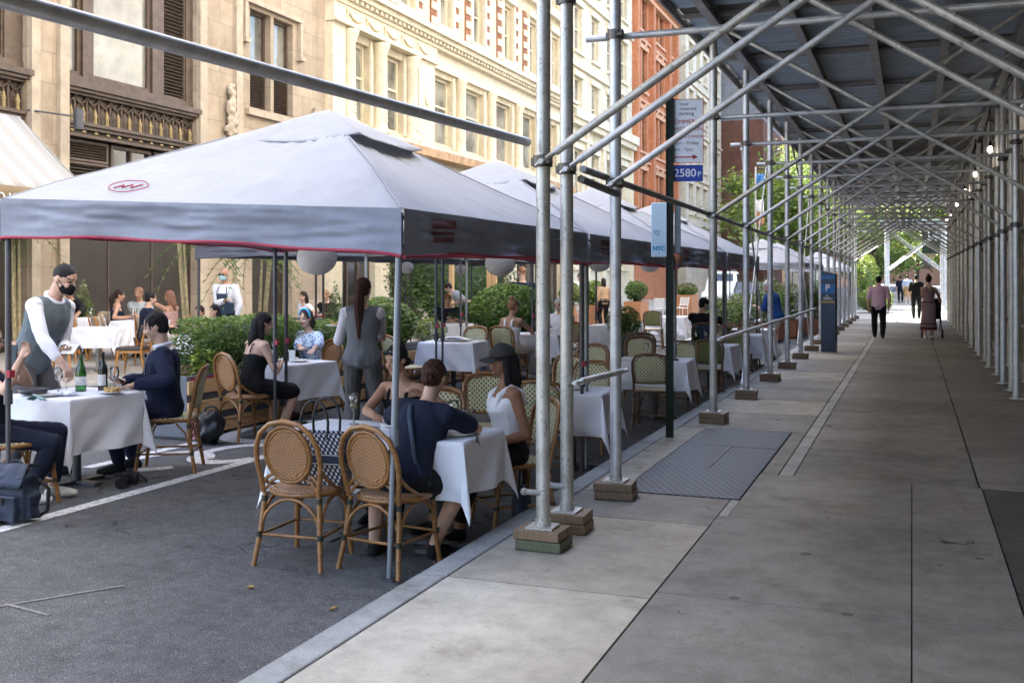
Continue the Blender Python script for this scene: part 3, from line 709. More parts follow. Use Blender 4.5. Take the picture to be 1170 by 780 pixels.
# building 1: limestone piers with brown iron bays
B = thing('stone_building', 'weathered limestone building with brown ironwork bays and a striped awning', 'building', (WX, 10, 0))
bays = [(8.5, 15.95), (17.0, 21.2)]
ops = [(a, e, -.2, 14.5) for a, e in bays] + [(23.4, 24.35, 6.15, 8.75), (24.5, 25.45, 6.15, 8.75), (23.5, 25.4, -.2, 3.4), (22.2-.9, 22.2-.85, 1, 1.1)][:3]
ops += [(2.0, 7.2, -.2, 14.5), (-6, .8, -.2, 14.5)]
facade(B, 'wall', 'b1', -14, 27.2, -.3, 33, ops)
O1 = B.location
for (a, e) in bays:
    X = WX-.2
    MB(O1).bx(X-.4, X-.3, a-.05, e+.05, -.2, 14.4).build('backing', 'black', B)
    MB(O1).bx(X-.15, X, a, e, -.2, 3.15).build('panel', 'bronze_d', B)
    g = MB(O1); n_ = max(2, round((e-a)/1.45))
    for i in range(n_+1): yy = a+(e-a)*i/n_; g.bx(X, X+.018, yy-.02, yy+.02, .1, 3.1)
    g.build('panel_seam', 'bronze', B)
    # transom louvres
    n_ = max(3, round((e-a)/1.25)); st = (e-a)/n_
    for i in range(n_):
        y0 = a+st*i+.05; y1 = a+st*(i+1)-.05
        if i % 2 == 0: louvre(B, (y0, y1, 3.2, 4.1), X, 11); louvre(B, (y0, y1, 4.12, 4.56), X, 6)
        else:
            window(B, (y0, y1, 3.85, 4.56), 'bronze', 'pane_d', WX, .2, ((.5,), ())); louvre(B, (y0, y1, 3.2, 3.82), X, 8)
    # ornamental frieze: rails, arches, gilt finials
    f = MB(O1); f.bx(X-.1, X+.02, a, e, 4.6, 5.72); f.bx(X, X+.30, a-.03, e+.08, 5.62, 5.74); f.bx(X, X+.24, a, e+.04, 5.55, 5.62); f.bx(X, X+.16, a, e, 5.49, 5.55)
    f.bx(X, X+.2, a, e, 4.86, 4.93); f.bx(X, X+.14, a, e, 4.78, 4.86); f.bx(X, X+.22, a, e, 4.60, 4.66)
    n_ = round((e-a)/.345); st = (e-a)/n_
    for i in range(n_+1):
        yy = a+st*i
        f.tube([(X+.05, yy, 4.93), (X+.05, yy, 5.47)], .028, 6); f.ell((X+.06, yy, 5.47), (.05, .05, .05), None, 8, 6)
        if i < n_:
            f.tube([(X+.05, yy+st*t, 5.47-.14*math.sin(PI*t)) for t in (0, .2, .4, .6, .8, 1)], .025, 6)
            f.tube([(X+.04, yy+st*.5+.1*math.cos(t), 5.2+.12*math.sin(t)) for t in [PI*j/6 for j in range(7)]], .018, 5)
    f.build('frieze', 'bronze', B)
    for i in range(n_): 
        yy = a+st*(i+.5); f = MB(O1)
        f.tube([(X+.12, yy, 4.93), (X+.12, yy, 5.05), (X+.12, yy, 5.12), (X+.12, yy, 5.22)], [.05, .042, .055, .02], 8); f.ell((X+.12, yy, 5.2), (.03, .03, .05), None, 8, 6)
        f.build('finial', 'gold', B)
        MB(O1).ell((X+.15, yy, 4.72), (.03, .06, .035), None, 8, 6).build('rosette', 'gold', B)
    # upper windows
    L = e-a
    def sub(p, q): return (a+L*p, a+L*q)
    for (p, q, kind) in ((.01, .135, 'blind'), (.2, .655, 'blind'), (.745, .94, 'l')):
        y0, y1 = sub(p, q)
        if kind == 'l': louvre(B, (y0, y1, 5.9, 7.3), X, 16); louvre(B, (y0, y1, 7.32, 9.2), X, 20)
        else: window(B, (y0, y1, 5.9, 9.2), 'bronze', 'blind', WX, .22, ((), (.42,) if p < .1 else ()), .1)
    g = MB(O1)
    for p, q in ((0, .01), (.135, .2), (.655, .745), (.94, 1.0)): y0, y1 = sub(p, q); g.bx(X-.1, X+.08, y0, y1, 5.74, 14.4)
    g.bx(X-.1, X+.1, a, e, 5.745, 5.9); g.bx(X-.1, X+.1, a, e, 9.2, 10.4); g.bx(X-.12, X-.05, a, e, 10.4, 14.4)
    g.build('mullion', 'bronze', B)
for o in ((23.4, 24.35, 6.15, 8.75), (24.5, 25.45, 6.15, 8.75)):
    window(B, (o[0], o[1], 7.35, 8.75), 'bronze', 'blind', WX, .22, ((), ())); louvre(B, (o[0], o[1], 6.15, 7.33), WX-.22, 14)
MB(O1).bx(WX-.4, WX-.3, 23.5, 25.4, -.2, 3.4).build('door', 'bronze_d', B)
g = MB(O1)   # label moulds, string courses, pier panels
for (y0, y1, z0, z1, p) in ((23.05, 25.8, 8.85, 8.98, .14), (23.05, 23.17, 7.9, 8.85, .12), (25.68, 25.8, 7.9, 8.85, .12), (23.2, 25.65, 5.92, 6.08, .12), (21.25, 27.15, 3.75, 3.9, .1), (23.0, 23.22, 7.78, 7.9, .17), (25.63, 25.85, 7.78, 7.9, .17)):
    g.bx(WX, WX+p, y0, y1, z0, z1)
for y0, y1 in ((15.98, 16.2), (16.72, 16.97), (21.23, 21.5), (22.7, 22.98)): g.bx(WX, WX+.09, y0, y1, -.1, 14)
g.bx(WX, WX+.16, 15.97, 16.99, -.1, 1.0); g.bx(WX, WX+.12, 21.22, 23.0, -.1, .9); g.bx(WX, WX+.1, 25.6, 27.15, -.1, 1.0)
g.build('trim', 'b1trim', B)
for yy in (22.45, 26.5):     # carved corbel figures on the piers
    c = MB(O1); X = WX+.14
    c.tube([(X, yy, 4.2), (X, yy, 5.15)], [.13, .15], 8)
    for (dx, dy, z, r) in ((0, 0, 5.35, .19), (.04, .02, 5.6, .2), (.05, -.02, 5.85, .17), (.06, .08, 5.98, .1), (.06, -.1, 6.02, .1), (.07, 0, 6.16, .11), (.03, .12, 5.5, .12), (.03, -.13, 5.42, .12), (.09, .02, 5.7, .11), (0, 0, 6.35, .14), (0, .03, 6.5, .1)):
        c.ell((X+dx*.5-.03, yy+dy, z), (r*.5, r, r), None, 10, 8)
    cm = remesh(c, 'carving', 'b1trim', .025, 1); rough_up(cm, .07, (9, 9, 7), yy); o = bpy.data.objects.new('carving', cm); C.objects.link(o); o.parent = B
lt = MB(O1); lt.tube([(WX, 15.95, 4.95), (WX+.3, 16.3, 4.92), (WX+.5, 16.75, 4.9)], .02, 6); lt.tube([(WX+.5, 16.78, 4.65), (WX+.5, 16.78, 5.05)], .1, 12); lt.build('wall_light', 'legd', B)
aw = thing('shop_awning', 'beige striped sloping shop awning lettered on its tan valance', 'awning', (WX+.1, 12, 4.7)); OA = aw.location
a_ = MB(OA); a_.grid(lambda a, b: (WX+.05+1.75*a, 8.2+7.5*b, 4.78-1.55*a-.05*math.sin(PI*a)), 8, 20); a_.build('canopy', 'awn', aw, solid=.01)
a_ = MB(OA); a_.add([(WX+.05, 15.7, 4.78), (WX+1.8, 15.7, 3.23), (WX+.05, 15.7, 3.23)], [(0, 1, 2)]); a_.build('side_flap', 'awn', aw, solid=.01)
a_ = MB(OA); a_.grid(lambda a, b: (WX+1.8, 8.2+7.5*b, 3.23-.42*a-.008*math.sin(b*90)*a), 4, 60); a_.build('valance', 'awnv', aw, solid=.01)
text('OUND', .21, 'lettering', 'white', aw, V((WX+1.835, 13.5, 2.955))-OA, (PI/2, 0, PI/2), .004, 'LEFT', .002, 1.75)

# building 2: cream terracotta with columns, swags and brick banded upper floors
B = thing('terracotta_building', 'cream terracotta building with pilasters, swags and red brick banded upper floor', 'building', (WX, 30, 0)); O2 = B.location
w1 = [(28.8, 29.9), (31.05, 32.3), (34.65, 36.4), (37.6, 39.5), (40.8, 42.7), (44.0, 45.8), (47.2, 48.9)]
w2 = [(28.7, 29.9), (31.9, 33.1), (35.1, 36.3), (38.25, 39.45), (41.6, 42.8), (44.75, 45.95), (47.9, 49.1)]
ops = [(a, e, 6.55, 9.05) for a, e in w1]
for r in range(3): ops += [(a, e, 10.95+r*3.7, 13.3+r*3.7) for a, e in w2]
sh = [(28.2, 30.3), (31.3, 33.8), (35, 38.2), (39.2, 42.4), (43.4, 46.2), (47, 49.6)]
ops += [(a, e, -.2, 3.9) for a, e in sh]
facade(B, 'wall', 'b2', 27.2, 50.6, -.3, 33, ops)
for a, e in w1: window(B, (a, e, 6.55, 9.05), 'b2trim', 'pane', WX, .24, ((), (.58,)), .1)
for r in range(3):
    for a, e in w2: window(B, (a, e, 10.95+r*3.7, 13.3+r*3.7), 'b2trim', 'pane', WX, .2, ((), (.5,)), .09)
for a, e in sh: window(B, (a, e, -.2, 3.9), 'bronze', 'pane_d', WX, .25, ((.33, .66), (.75,)), .08)
g = MB(O2)
def colm(y, z0, z1, r):
    g.lathe([(r*1.35, 0), (r*1.35, .12), (r*1.1, .2), (r, .3), (r*.9, z1-z0-.4), (r*1.05, z1-z0-.34), (r*1.0, z1-z0-.28), (r*1.35, z1-z0-.12), (r*1.4, z1-z0)], 14, (WX+.1, y, z0))
for y in (28.4, 30.45, 32.75): colm(y, 6.3, 9.25, .24)
for y in (37.0, 40.15, 43.35, 46.5): colm(y, 6.3, 9.25, .2)
for y0, y1, z0, z1, p in ((27.3, 28.05, 6.2, 9.4, .2), (33.1, 34.4, 6.2, 9.4, .22), (27.25, 34.5, 9.3, 9.42, .36), (27.25, 34.5, 9.42, 9.9, .28), (34.5, 50.5, 9.25, 9.5, .16), (34.5, 50.5, 9.5, 9.9, .1), (27.2, 50.55, 9.9, 10.02, .34), (27.2, 50.55, 10.14, 10.3, .55), (27.2, 50.55, 10.3, 10.45, .7), (27.2, 50.55, 10.45, 10.7, .3), (27.2, 50.55, 6.2, 6.32, .4), (27.3, 34.5, 4.3, 5.8, .1)):
    g.bx(WX, WX+p, y0, y1, z0, z1)
y = 27.25
while y < 50.4: g.bx(WX, WX+.48, y, y+.16, 10.02, 10.14); y += .32
for a, e in w1: g.bx(WX, WX+.06, a-.14, a-.002, 6.5, 9.2); g.bx(WX, WX+.06, e+.002, e+.14, 6.5, 9.2)
for r in range(3):
    for a, e in w2:
        z = 10.95+r*3.7
        g.bx(WX, WX+.16, a-.2, e+.2, z-.16, z-.003); g.bx(WX, WX+.12, a-.18, a-.002, z, z+2.5); g.bx(WX, WX+.12, e+.002, e+.18, z, z+2.5); g.bx(WX, WX+.2, a-.22, e+.22, z+2.5, z+2.75)
        for s in (a-.62, e+.2):
            for k in range(5): g.bx(WX, WX+.1, s, s+.42, z-.1+k*.54, z+.17+k*.54)
    g.bx(WX, WX+.3, 27.2, 50.55, 14.15+r*3.7, 14.35+r*3.7)
g.build('trim', 'b2trim', B)
q = MB(O2)
for r in range(3):
    for a, e in w2:
        for s in (a-.66, e+.16): q.bx(WX, WX+.045, s, s+.5, 10.8+r*3.7, 13.6+r*3.7)
q.build('brick_band', 'brickred', B)
MB(O2).bx(WX, WX+.5, 27.25, 50.5, 5.9, 6.2).build('lower_cornice', 'b2warm', B)
s_ = MB(O2)
for k in range(5):
    y0 = 28.0+k*1.22
    s_.tube([(WX+.31, y0+1.1*t, 9.78-.24*math.sin(PI*t)) for t in [i/8 for i in range(9)]], [.03, .045, .06, .07, .075, .07, .06, .045, .03], 7)
    s_.ell((WX+.31, y0, 9.76), (.06, .09, .09), None, 8, 6); s_.tube([(WX+.3, y0, 9.7), (WX+.3, y0, 9.48)], [.05, .02], 6)
s_.build('swag', 'b2trim', B)
s_ = MB(O2)
for y in (28.4, 30.45, 32.75):
    for dz in (0, .12, .25): s_.ell((WX+.3, y, 6.75+dz), (.07, .13-.2*dz, .09), None, 8, 6)
for a in (33.75,): s_.ell((WX+.24, a, 8.0), (.05, .2, .28), None, 10, 8); s_.ell((WX+.26, a, 7.4), (.05, .12, .2), None, 10, 8)
s_.build('ornament', 'b2trim', B)

def plainb(name, label, m, tm, Y0, Y1, H, wy, rows, z0, wh, dz, fm, pm='pane', x=WX, cornice=True, arch=False, back=8):
    B = thing(name, label, 'building', (x, (Y0+Y1)/2, 0)); O = B.location
    ops = [(a, e, z0+r*dz, z0+r*dz+wh) for r in range(rows) for a, e in wy]
    facade(B, 'wall', m, Y0, Y1, -.3, H, ops, x, .28, back)
    for o in ops: window(B, o, fm, pm, x, .22, ((), (.5,)), .09)
    g = MB(O)
    for r in range(rows):
        z = z0+r*dz
        g.bx(x, x+.16, Y0+.1, Y1-.1, z+wh+.45, z+wh+.6)
        for a, e in wy:
            g.bx(x, x+.14, a-.15, e+.15, z-.16, z-.003); g.bx(x, x+.1, a-.2, e+.2, z+wh+.003, z+wh+.28)
            if arch: g.ell((x+.05, (a+e)/2, z+wh+.4), (.12, .28, .3), None, 8, 6)
    if cornice: g.bx(x, x+.6, Y0, Y1, H-.6, H-.3); g.bx(x, x+.4, Y0, Y1, H-.9, H-.6)
    g.build('trim', tm, B)
    return B, O
def wys(Y0, Y1, n, w): 
    st = (Y1-Y0)/n; return [(Y0+st*(i+.5)-w/2, Y0+st*(i+.5)+w/2) for i in range(n)]
Bv, Ov = plainb('ivory_building', 'ivory stone building with plain tall sash windows beside the orange block', 'b3', 'b2trim', 50.7, 63.8, 20.6, wys(51, 63.4, 4, 1.35), 5, 2.2, 2.4, 3.75, 'b2trim', 'pane')
g = MB(Ov); g.bx(WX, WX+.5, 50.7, 63.75, 9.8, 10.3); g.bx(WX, WX+.35, 50.7, 63.75, 9.5, 9.8)
for y in (50.75, 53.7, 56.9, 60, 63.2): g.bx(WX, WX+.14, y, y+.5, 0, 9.5)
g.build('cornice', 'b2trim', Bv)
Bv, Ov = plainb('orange_building', 'bright orange terracotta building with tall paired windows', 'orange', 'orange_t', 63.9, 76.4, 20.5, [(64.9, 66.1), (66.5, 67.7), (69.9, 71.1), (71.5, 72.7), (74.2, 75.4)], 4, 5.9, 2.7, 3.9, 'brown_brick', 'pane_d', arch=True)
g = MB(Ov)
for y in (64.0, 68.3, 73.2, 75.8): g.bx(WX, WX+.35, y, y+.55, 6, 20.4)
g.bx(WX, WX+.5, 63.95, 76.3, 5.3, 5.8); g.build('pier', 'orange', Bv)
plainb('brick_building', 'narrow brown brick side wall beside the orange block', 'brown_brick', 'brown_brick', 76.5, 80.4, 21, [(78, 79)], 4, 4, 2, 4, 'b2trim', x=WX-.6, cornice=False)
plainb('cream_building', 'cream stone building beyond the brown brick strip', 'b3', 'b2trim', 80.5, 96.5, 25, wys(81, 96, 5, 1.5), 5, 3, 2.3, 3.7, 'b2trim')
B = thing('stepped_building', 'brownstone block with a blank grey brick upper wall at the street corner', 'building', (-13.4, 103, 0)); O = B.location
MB(O).bx(-24, -12.6, 97, 112, -.3, 16).build('base', 'brownst', B); MB(O).bx(-24, -12.75, 97.15, 112, 16.01, 30).build('upper_wall', 'greyst', B)
plainb('far_building', 'pale far facade with rows of dark windows behind the street tree', 'farst', 'farst', 118, 170, 30, wys(119, 169, 13, 1.7), 7, 4, 2.4, 3.8, 'bronze', 'pane_d', x=-13)
plainb('far_building', 'orange red far building seen between the scaffold posts', 'orange', 'orange_t', 171, 230, 26, wys(172, 229, 10, 2), 6, 4, 2.4, 3.8, 'bronze', 'pane_d', x=-11.5)
B = thing('closing_building', 'brown tower block closing the end of the street', 'building', (0, 300, 0)); MB((0, 300, 0)).bx(-70, 60, 300, 320, -.3, 45).build('wall', 'brown_brick', B)
g = MB((0, 300, 0))
for k in range(18):
    for r in range(9): g.bx(-60+k*6.2, -57+k*6.2, 299.9, 299.99, 4+r*4.4, 6.6+r*4.4)
g.build('window', 'pane_d', B)
# right-hand side: the building the shed protects, and the one past the side street
B = thing('beige_building', 'shaded beige stone building behind the right-hand scaffold posts', 'building', (2.2, 20, 0)); O = B.location
MB(O).bx(2.2, 16, -28, 44, -.3, 5.2).build('wall', 'beige', B); MB(O).bx(2.21, 16, -28, 44, 5.2, 42).build('upper_wall', 'upper', B)  # upper wall added out of view, tall and pale to bounce sunlight
g = MB(O)
for k in range(26): yy = 4.2+k*1.55; g.bx(2.02, 2.197, yy, yy+.5, 0, 4.4)
g.bx(2.08, 2.197, -5, 43.9, 0, .5); g.build('pilaster', 'beige', B)
g = MB(O)
for k in range(25): yy = 4.2+k*1.55; g.bx(2.16, 2.196, yy+.62, yy+1.43, .8, 3.6)
g.build('window', 'bronze', B)
plainb('far_building', 'brown building on the right past the side street', 'brown_brick', 'b2trim', 78, 140, 20, wys(79, 139, 12, 2), 4, 4, 2.4, 3.8, 'bronze', 'pane_d', x=4.5, back=-8)
from mathutils import noise as NZ
# ------------------------------------------------------------------ pop-up tents
def tent(label, X0, X1, Y0, Y1, zl=(2.19, 1.92), zr_=(2.05, 1.77), peak=2.97, gm='tentg', emblem=False, lean=0, skew=0, group='grey and white pop-up tents over the tables', trim=True):
    cx, cy = (X0+X1)/2, (Y0+Y1)/2
    t = thing('canopy_tent', label, 'tent', (cx, cy, zr(cx)), 0, group); O = t.location.copy()
    def ez(X, k): f = (X-X0)/(X1-X0); return zl[k]*(1-f)+zr_[k]*f
    b = MB(O); hx, hy = (X1-X0)/2, (Y1-Y0)/2
    def roof(a, c):
        p = a*2-1; q = c*2-1; mx = max(abs(p), abs(q)); mn = min(abs(p), abs(q))
        X = cx+p*hx; Y = cy+q*hy
        e = ez(X if mx > 0 else cx, 0)
        e = ez(cx+(p/mx*hx if mx else 0), 0)
        sag = .07*math.sin(PI*min(1, mx))*(1-(mn/mx if mx else 1)**2)
        an = math.atan2(q, p); fad = min(1, mx*3)*min(1, (1.0-mx)*8)
        hip = (mn/mx if mx else 0)**4
        wr = NZ.noise(V((an*9+Y0, mx*1.6, 2.2)))*.022*fad + NZ.noise(V((an*26, mx*2.5, Y0)))*.014*fad*(.3+hip) + NZ.noise(V((X*2.2, Y*2.2, 1)))*.012*fad
        return (X, Y, e+(peak-e)*(1-mx)**.96-sag+wr)
    b.grid(roof, 64, 64, 0)
    cz = b.build('canopy', ['tentw'], t)
    for sa, sb in ((0, 0), (0, 1), (1, 0), (1, 1)):
        MB(O).tube([V(roof(.5+(sa-.5)*f, .5+(sb-.5)*f))+V((0, 0, .002)) for f in [.34+.655*i/24 for i in range(25)]], .006, 5).build('hip_seam', 'tentw', cz)
    v = MB(O)   # vent cap over the peak
    def vent(a, c):
        p = a*2-1; q = c*2-1; mx = max(abs(p), abs(q))
        return (cx+p*.56, cy+q*.56, peak+.022-.335*mx**1.08 + .055*(min(abs(p), abs(q))/max(mx, .01))**2*mx + .03*max(0, mx-.7)*3*math.cos(PI*.5*(min(abs(p), abs(q))/max(mx, .01)))*(.5+.5*math.sin(2*p+3*q)))
    v.grid(vent, 20, 20); v.build('vent_flap', 'tentw', cz, solid=.004)
    def side(P, Q, nrm, nm, seed):
        P = V((*P, 0)); Q = V((*Q, 0)); rr = random.Random(seed); ph = [rr.uniform(0, 6) for _ in range(4)]
        def pt(a, c):
            p = P+(Q-P)*c; zt = ez(p.x, 0)+.004; zb = ez(p.x, 1)+.035*math.sin(PI*c)**.5 - .012*math.sin(2*PI*c*3+ph[0])*.5
            o = (.018*math.sin(5*c*PI+ph[1]+a*3)+.012*math.sin(11*c*PI+ph[2]-2*a) + .02*math.sin(3*a+ph[3]))*math.sin(PI*c)**.5*(.25+a)
            o += (NZ.noise(V((c*7+seed, a*5, seed)))*.026 + NZ.noise(V((c*16, a*9+seed, 3)))*.011)*min(1, 8*c*(1-c)+.15)*(.35+.65*math.sin(PI*min(1, a*1.05)))
            return (p.x+nrm[0]*(o+.012), p.y+nrm[1]*(o+.012), zt+(zb-zt)*a)
        m = MB(O); m.grid(pt, 20, 72); vl = m.build('valance', gm, t)
        if trim:
            m = MB(O); m.tube([pt(1, c/48) for c in range(49)], .011, 6); m.build('piping', 'red', vl)
        return vl, pt
    vf, pf = side((X0, Y0), (X1, Y0), (0, -1), 'f', 1+int(Y0*10)); vr, pr_ = side((X1, Y0), (X1, Y1), (1, 0), 'r', 2+int(Y0*10)); side((X1, Y1), (X0, Y1), (0, 1), 'b', 3); side((X0, Y1), (X0, Y0), (-1, 0), 'l', 4)
    for (X, Y) in ((X0+.03, Y0+.03), (X1-.03, Y0+.03), (X0+.03, Y1-.03), (X1-.03, Y1-.03)):
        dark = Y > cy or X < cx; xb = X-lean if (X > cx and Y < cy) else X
        m = MB(O); zb = zr(xb); zt = ez(X, 0)-.02; zm = zb+.95; xm = xb+(X-xb)*.45
        m.tube([(xb, Y, zb+.012), (xm, Y, zm)], .0165, 8); m.tube([(xm, Y, zm-.12), (X, Y, zt)], .0215, 8); m.tube([(xm, Y, zm-.16), (xm, Y, zm-.06)], .03, 8)
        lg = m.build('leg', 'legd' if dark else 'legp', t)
        MB(O).box((xb, Y, zb+.006), (.09, .09, .01)).build('foot_plate', 'legd', lg)
        if dark: 
            m = MB(O); m.box((X+.022, Y, zm+.05), (.03, .05, .05)); m.build('latch', 'red', lg)
    m = MB(O)
    for (P, Q) in (((X0, Y0), (X1, Y0)), ((X1, Y0), (X1, Y1)), ((X1, Y1), (X0, Y1)), ((X0, Y1), (X0, Y0))):
        n_ = 2
        for i in range(n_):
            a = (P[0]+(Q[0]-P[0])*i/n_, P[1]+(Q[1]-P[1])*i/n_); c = (P[0]+(Q[0]-P[0])*(i+1)/n_, P[1]+(Q[1]-P[1])*(i+1)/n_)
            za, zc = ez(a[0], 0)-.04, ez(c[0], 0)-.04; ta, tc = ez(a[0], 1)+.06, ez(c[0], 1)+.06
            k = .97
            def sh(p): return (cx+(p[0]-cx)*k, cy+(p[1]-cy)*k)
            a, c = sh(a), sh(c)
            m.tube([(*a, za), (*c, tc)], .012, 6); m.tube([(*a, ta), (*c, zc)], .012, 6)
    for (X, Y) in ((X0, Y0), (X1, Y0), (X0, Y1), (X1, Y1)):
        m.tube([(cx+(X-cx)*.96, cy+(Y-cy)*.96, ez(X, 0)-.05), (cx+(X-cx)*.05, cy+(Y-cy)*.05, peak-.09)], .012, 6)
    m.tube([(cx, cy, peak-.5), (cx, cy, peak-.03)], .02, 8)
    m.build('truss', 'legd', t)
    if emblem:
        # red ring with a zigzag on the front slope and a red block on the street side valance
        def onroof(du, dv):   # du along X, dv up the slope, front face
            X = X0+.86+du; q = -1+dv; p = (X-cx)/hx
            a = roof((p+1)/2, (q+1)/2); return (a[0], a[1]-.003, a[2]+.012)
        m = MB(O); m.tube([onroof(.145*math.cos(t), .15+.06*math.sin(t)) for t in [2*PI*i/28 for i in range(28)]], .0035, 5, 0, True)
        m.tube([onroof(x, y) for x, y in ((-.08, .12), (-.04, .155), (-.02, .125), (.02, .165), (.04, .135), (.085, .175))], .0055, 5); m.build('emblem', 'red', cz)
    m = MB(O)
    for i, (c0, c1, a0, a1) in enumerate(((.1, .2, .16, .38), (.1, .2, .45, .52), (.1, .2, .58, .7))):
        m.grid(lambda a, c: V(pr_(a0+(a1-a0)*a, c0+(c1-c0)*c))+V((.006, 0, 0)), 4, 6)
    m.build('logo', 'reddark', vr)
    if skew:
        for o in t.children_recursive:
            if o.type == 'MESH':
                for v_ in o.data.vertices:
                    X, Y = v_.co.x+O.x, v_.co.y+O.y; v_.co.x -= skew*(X1-X)/(X1-X0)*(Y-Y0)/(Y1-Y0)
                o.data.update()
    return t
tent('nearest grey and white pop-up tent, red ring emblem on its front slope', -5.85, -2.78, 5.5, 9.2, emblem=True, lean=.07, skew=.27)
tent('second pop-up tent from the camera, its corner overlapping behind the two scaffold posts', -6.12, -2.8, 9.35, 13.1)
tent('third pop-up tent, directly behind the parking sign pole', -6.12, -2.8, 13.25, 17.0)
tent('farthest tent of the kerbside row, ending beside the thin diagonal scaffold rods', -6.12, -2.8, 17.15, 20.9)
for k, (y0, y1, l) in enumerate(((13.5, 17.0, 'tent of the second row over the planters, its post in front of the aproned waiter'), (17.2, 20.7, 'middle tent of the second row, seen as a dark edge behind the big lantern'), (20.9, 24.4, 'last tent of the second row, its underside above the small round lanterns'))):
    tent(l, -10.4, -7.4, y0, y1, (2.18, 1.93), (2.2, 1.95), 2.95, 'tent_shade', group='second row of pop-up tents behind the first', trim=False)
for k, (x0, x1, y0, y1, l) in enumerate(((-5.9, -3.0, 32.5, 35.5, 'all white tent beyond the dark hatchback, left of the parking meter'), (-5.9, -3.0, 36.5, 39.5, 'all white tent behind the parking meter'), (-5.5, -2.7, 50, 53, 'small white tent far down the kerb by the bright greenery'))):
    tent(l, x0, x1, y0, y1, (2.1, 1.9), (2.1, 1.9), 2.85, 'tentw', group='plain white tents far down the kerb', trim=False)
# paper lanterns
for (x, y, z, r, l) in ((-5.56, 9.12, 1.85, .2, 'largest round paper lantern, hanging under the nearest tent'), (-5.1, 12.95, 1.84, .2, 'round paper lantern above the woman in the white halter top'), (-4.85, 16.8, 1.92, .2, 'round paper lantern between the two scaffold posts'),
        (-4.9, 20.6, 1.93, .2, 'round paper lantern just left of the sign pole'), (-9.8, 22.4, 1.83, .14, 'small round paper lantern in front of the dark ivy'), (-10.2, 20.4, 1.86, .15, 'small round lantern beside the near tent leg')):
    t = thing('paper_lantern', l, 'lantern', (x, y, z), 0, 'white paper lanterns'); m = MB()
    m.ell((0, 0, 0), (r, r, r*.88), None, 28, 20); m.build('shade', 'lantern', t)
    m = MB(); m.tube([(0, 0, r*.86), (0, 0, r*.86+.22)], .003, 5); m.lathe([(.05, r*.85), (.05, r*.9)], 12); m.build('cord', 'legd', t)

# ------------------------------------------------------------------ chairs
def arch(p, q, h, n=8, axis=(0, 0, 1), pw=.5):
    p = V(p); q = V(q); ax = V(axis)
    return [p+(q-p)*(i/n)+ax*h*math.sin(PI*i/n)**pw for i in range(n+1)]
def chair_round():
    t = thing('bistro_chair', 'x', 'chair')
    s = MB(); s.lathe([(.0, .425), (.2, .425), (.222, .435), (.222, .455), (.205, .468), (0, .462)], 22); s.build('seat', 'weave_os', t)
    s = MB(); s.tube([(.225*math.cos(a), .225*math.sin(a), .438) for a in [2*PI*i/24 for i in range(24)]], .014, 7, 0, True); s.build('seat_rim', 'rattan', t.children[0])
    bp = MB(); ang = R(-8)
    def bk(x, z): return (x, -.205+(.45-z)*.22, z)
    n = 20; ring = [bk(.128*math.cos(2*PI*i/n), .685+.155*math.sin(2*PI*i/n)) for i in range(n)]
    bp.add([V(p)+V((0, -.004, 0)) for p in ring]+[bk(0, .685)], [(i, (i+1) % n, n) for i in range(n)]); bp.build('backrest', 'weave_o', t, solid=.008)
    f = MB()
    hoop = [(-.185, -.215, .45), bk(-.2, .55), bk(-.212, .64), bk(-.205, .73), bk(-.17, .815), bk(-.1, .872), bk(0, .893), bk(.1, .872), bk(.17, .815), bk(.205, .73), bk(.212, .64), bk(.2, .55), (.185, -.215, .45)]
    f.tube(hoop, .0165, 9)
    f.tube([bk(.150*math.cos(2*PI*i/n), .688+.172*math.sin(2*PI*i/n)) for i in range(n)], .0135, 7, 0, True)
    f.tube([bk(.131*math.cos(2*PI*i/n), .686+.153*math.sin(2*PI*i/n)) for i in range(n)], .011, 7, 0, True)
    f.tube(arch(bk(-.19, .5), bk(.19, .5), .085, 10), .0115, 7); f.tube(arch(bk(-.17, .47), bk(.17, .47), .085, 10), .0105, 7)
    for s_ in (-1, 1): f.tube([bk(s_*.105, .6), bk(s_*.01, .545)], .010, 6)
    # arms sweep down to the front legs
    for s_ in (-1, 1): f.tube([bk(s_*.208, .6), (s_*.225, -.18, .535), (s_*.23, -.08, .475), (s_*.215, .05, .445)], .011, 7)
    f.build('back_frame', 'rattan', t)
    for (x, y, sp, d) in ((-.165, .165, .03, 1), (.165, .165, .03, 1), (-.18, -.2, .045, -1), (.18, -.2, .045, -1)):
        sx = 1 if x > 0 else -1
        l = MB(); l.tube([(x+sx*sp, y+d*sp*1.5, .002), (x+sx*sp*.4, y+d*sp*.6, .22), (x, y, .45)], [.0155, .0165, .0165], 9); o = l.build('leg', 'rattan', t)
        for k_ in (.2, .41): m = MB(); m.tube([(x+sx*sp*(1-k_/.45), y+d*sp*1.5*(1-k_/.45), k_-.016), (x+sx*sp*(1-k_/.45), y+d*sp*1.5*(1-k_/.45), k_+.016)], .0195, 8); m.build('binding', 'bind', o)
    u = MB(); cs = [(-.185, .2), (.185, .2), (.205, -.23), (-.205, -.23)]
    for i in range(4):
        p = cs[i]; q = cs[(i+1) % 4]
        u.tube([(p[0]*.99, p[1]*.99, .195), (q[0]*.99, q[1]*.99, .195)], .0095, 7)
        u.tube(arch((p[0]*.97, p[1]*.97, .24), (q[0]*.97, q[1]*.97, .24), .175, 12, pw=.55), .0105, 7)
    u.build('stretcher', 'rattan', t)
    return t
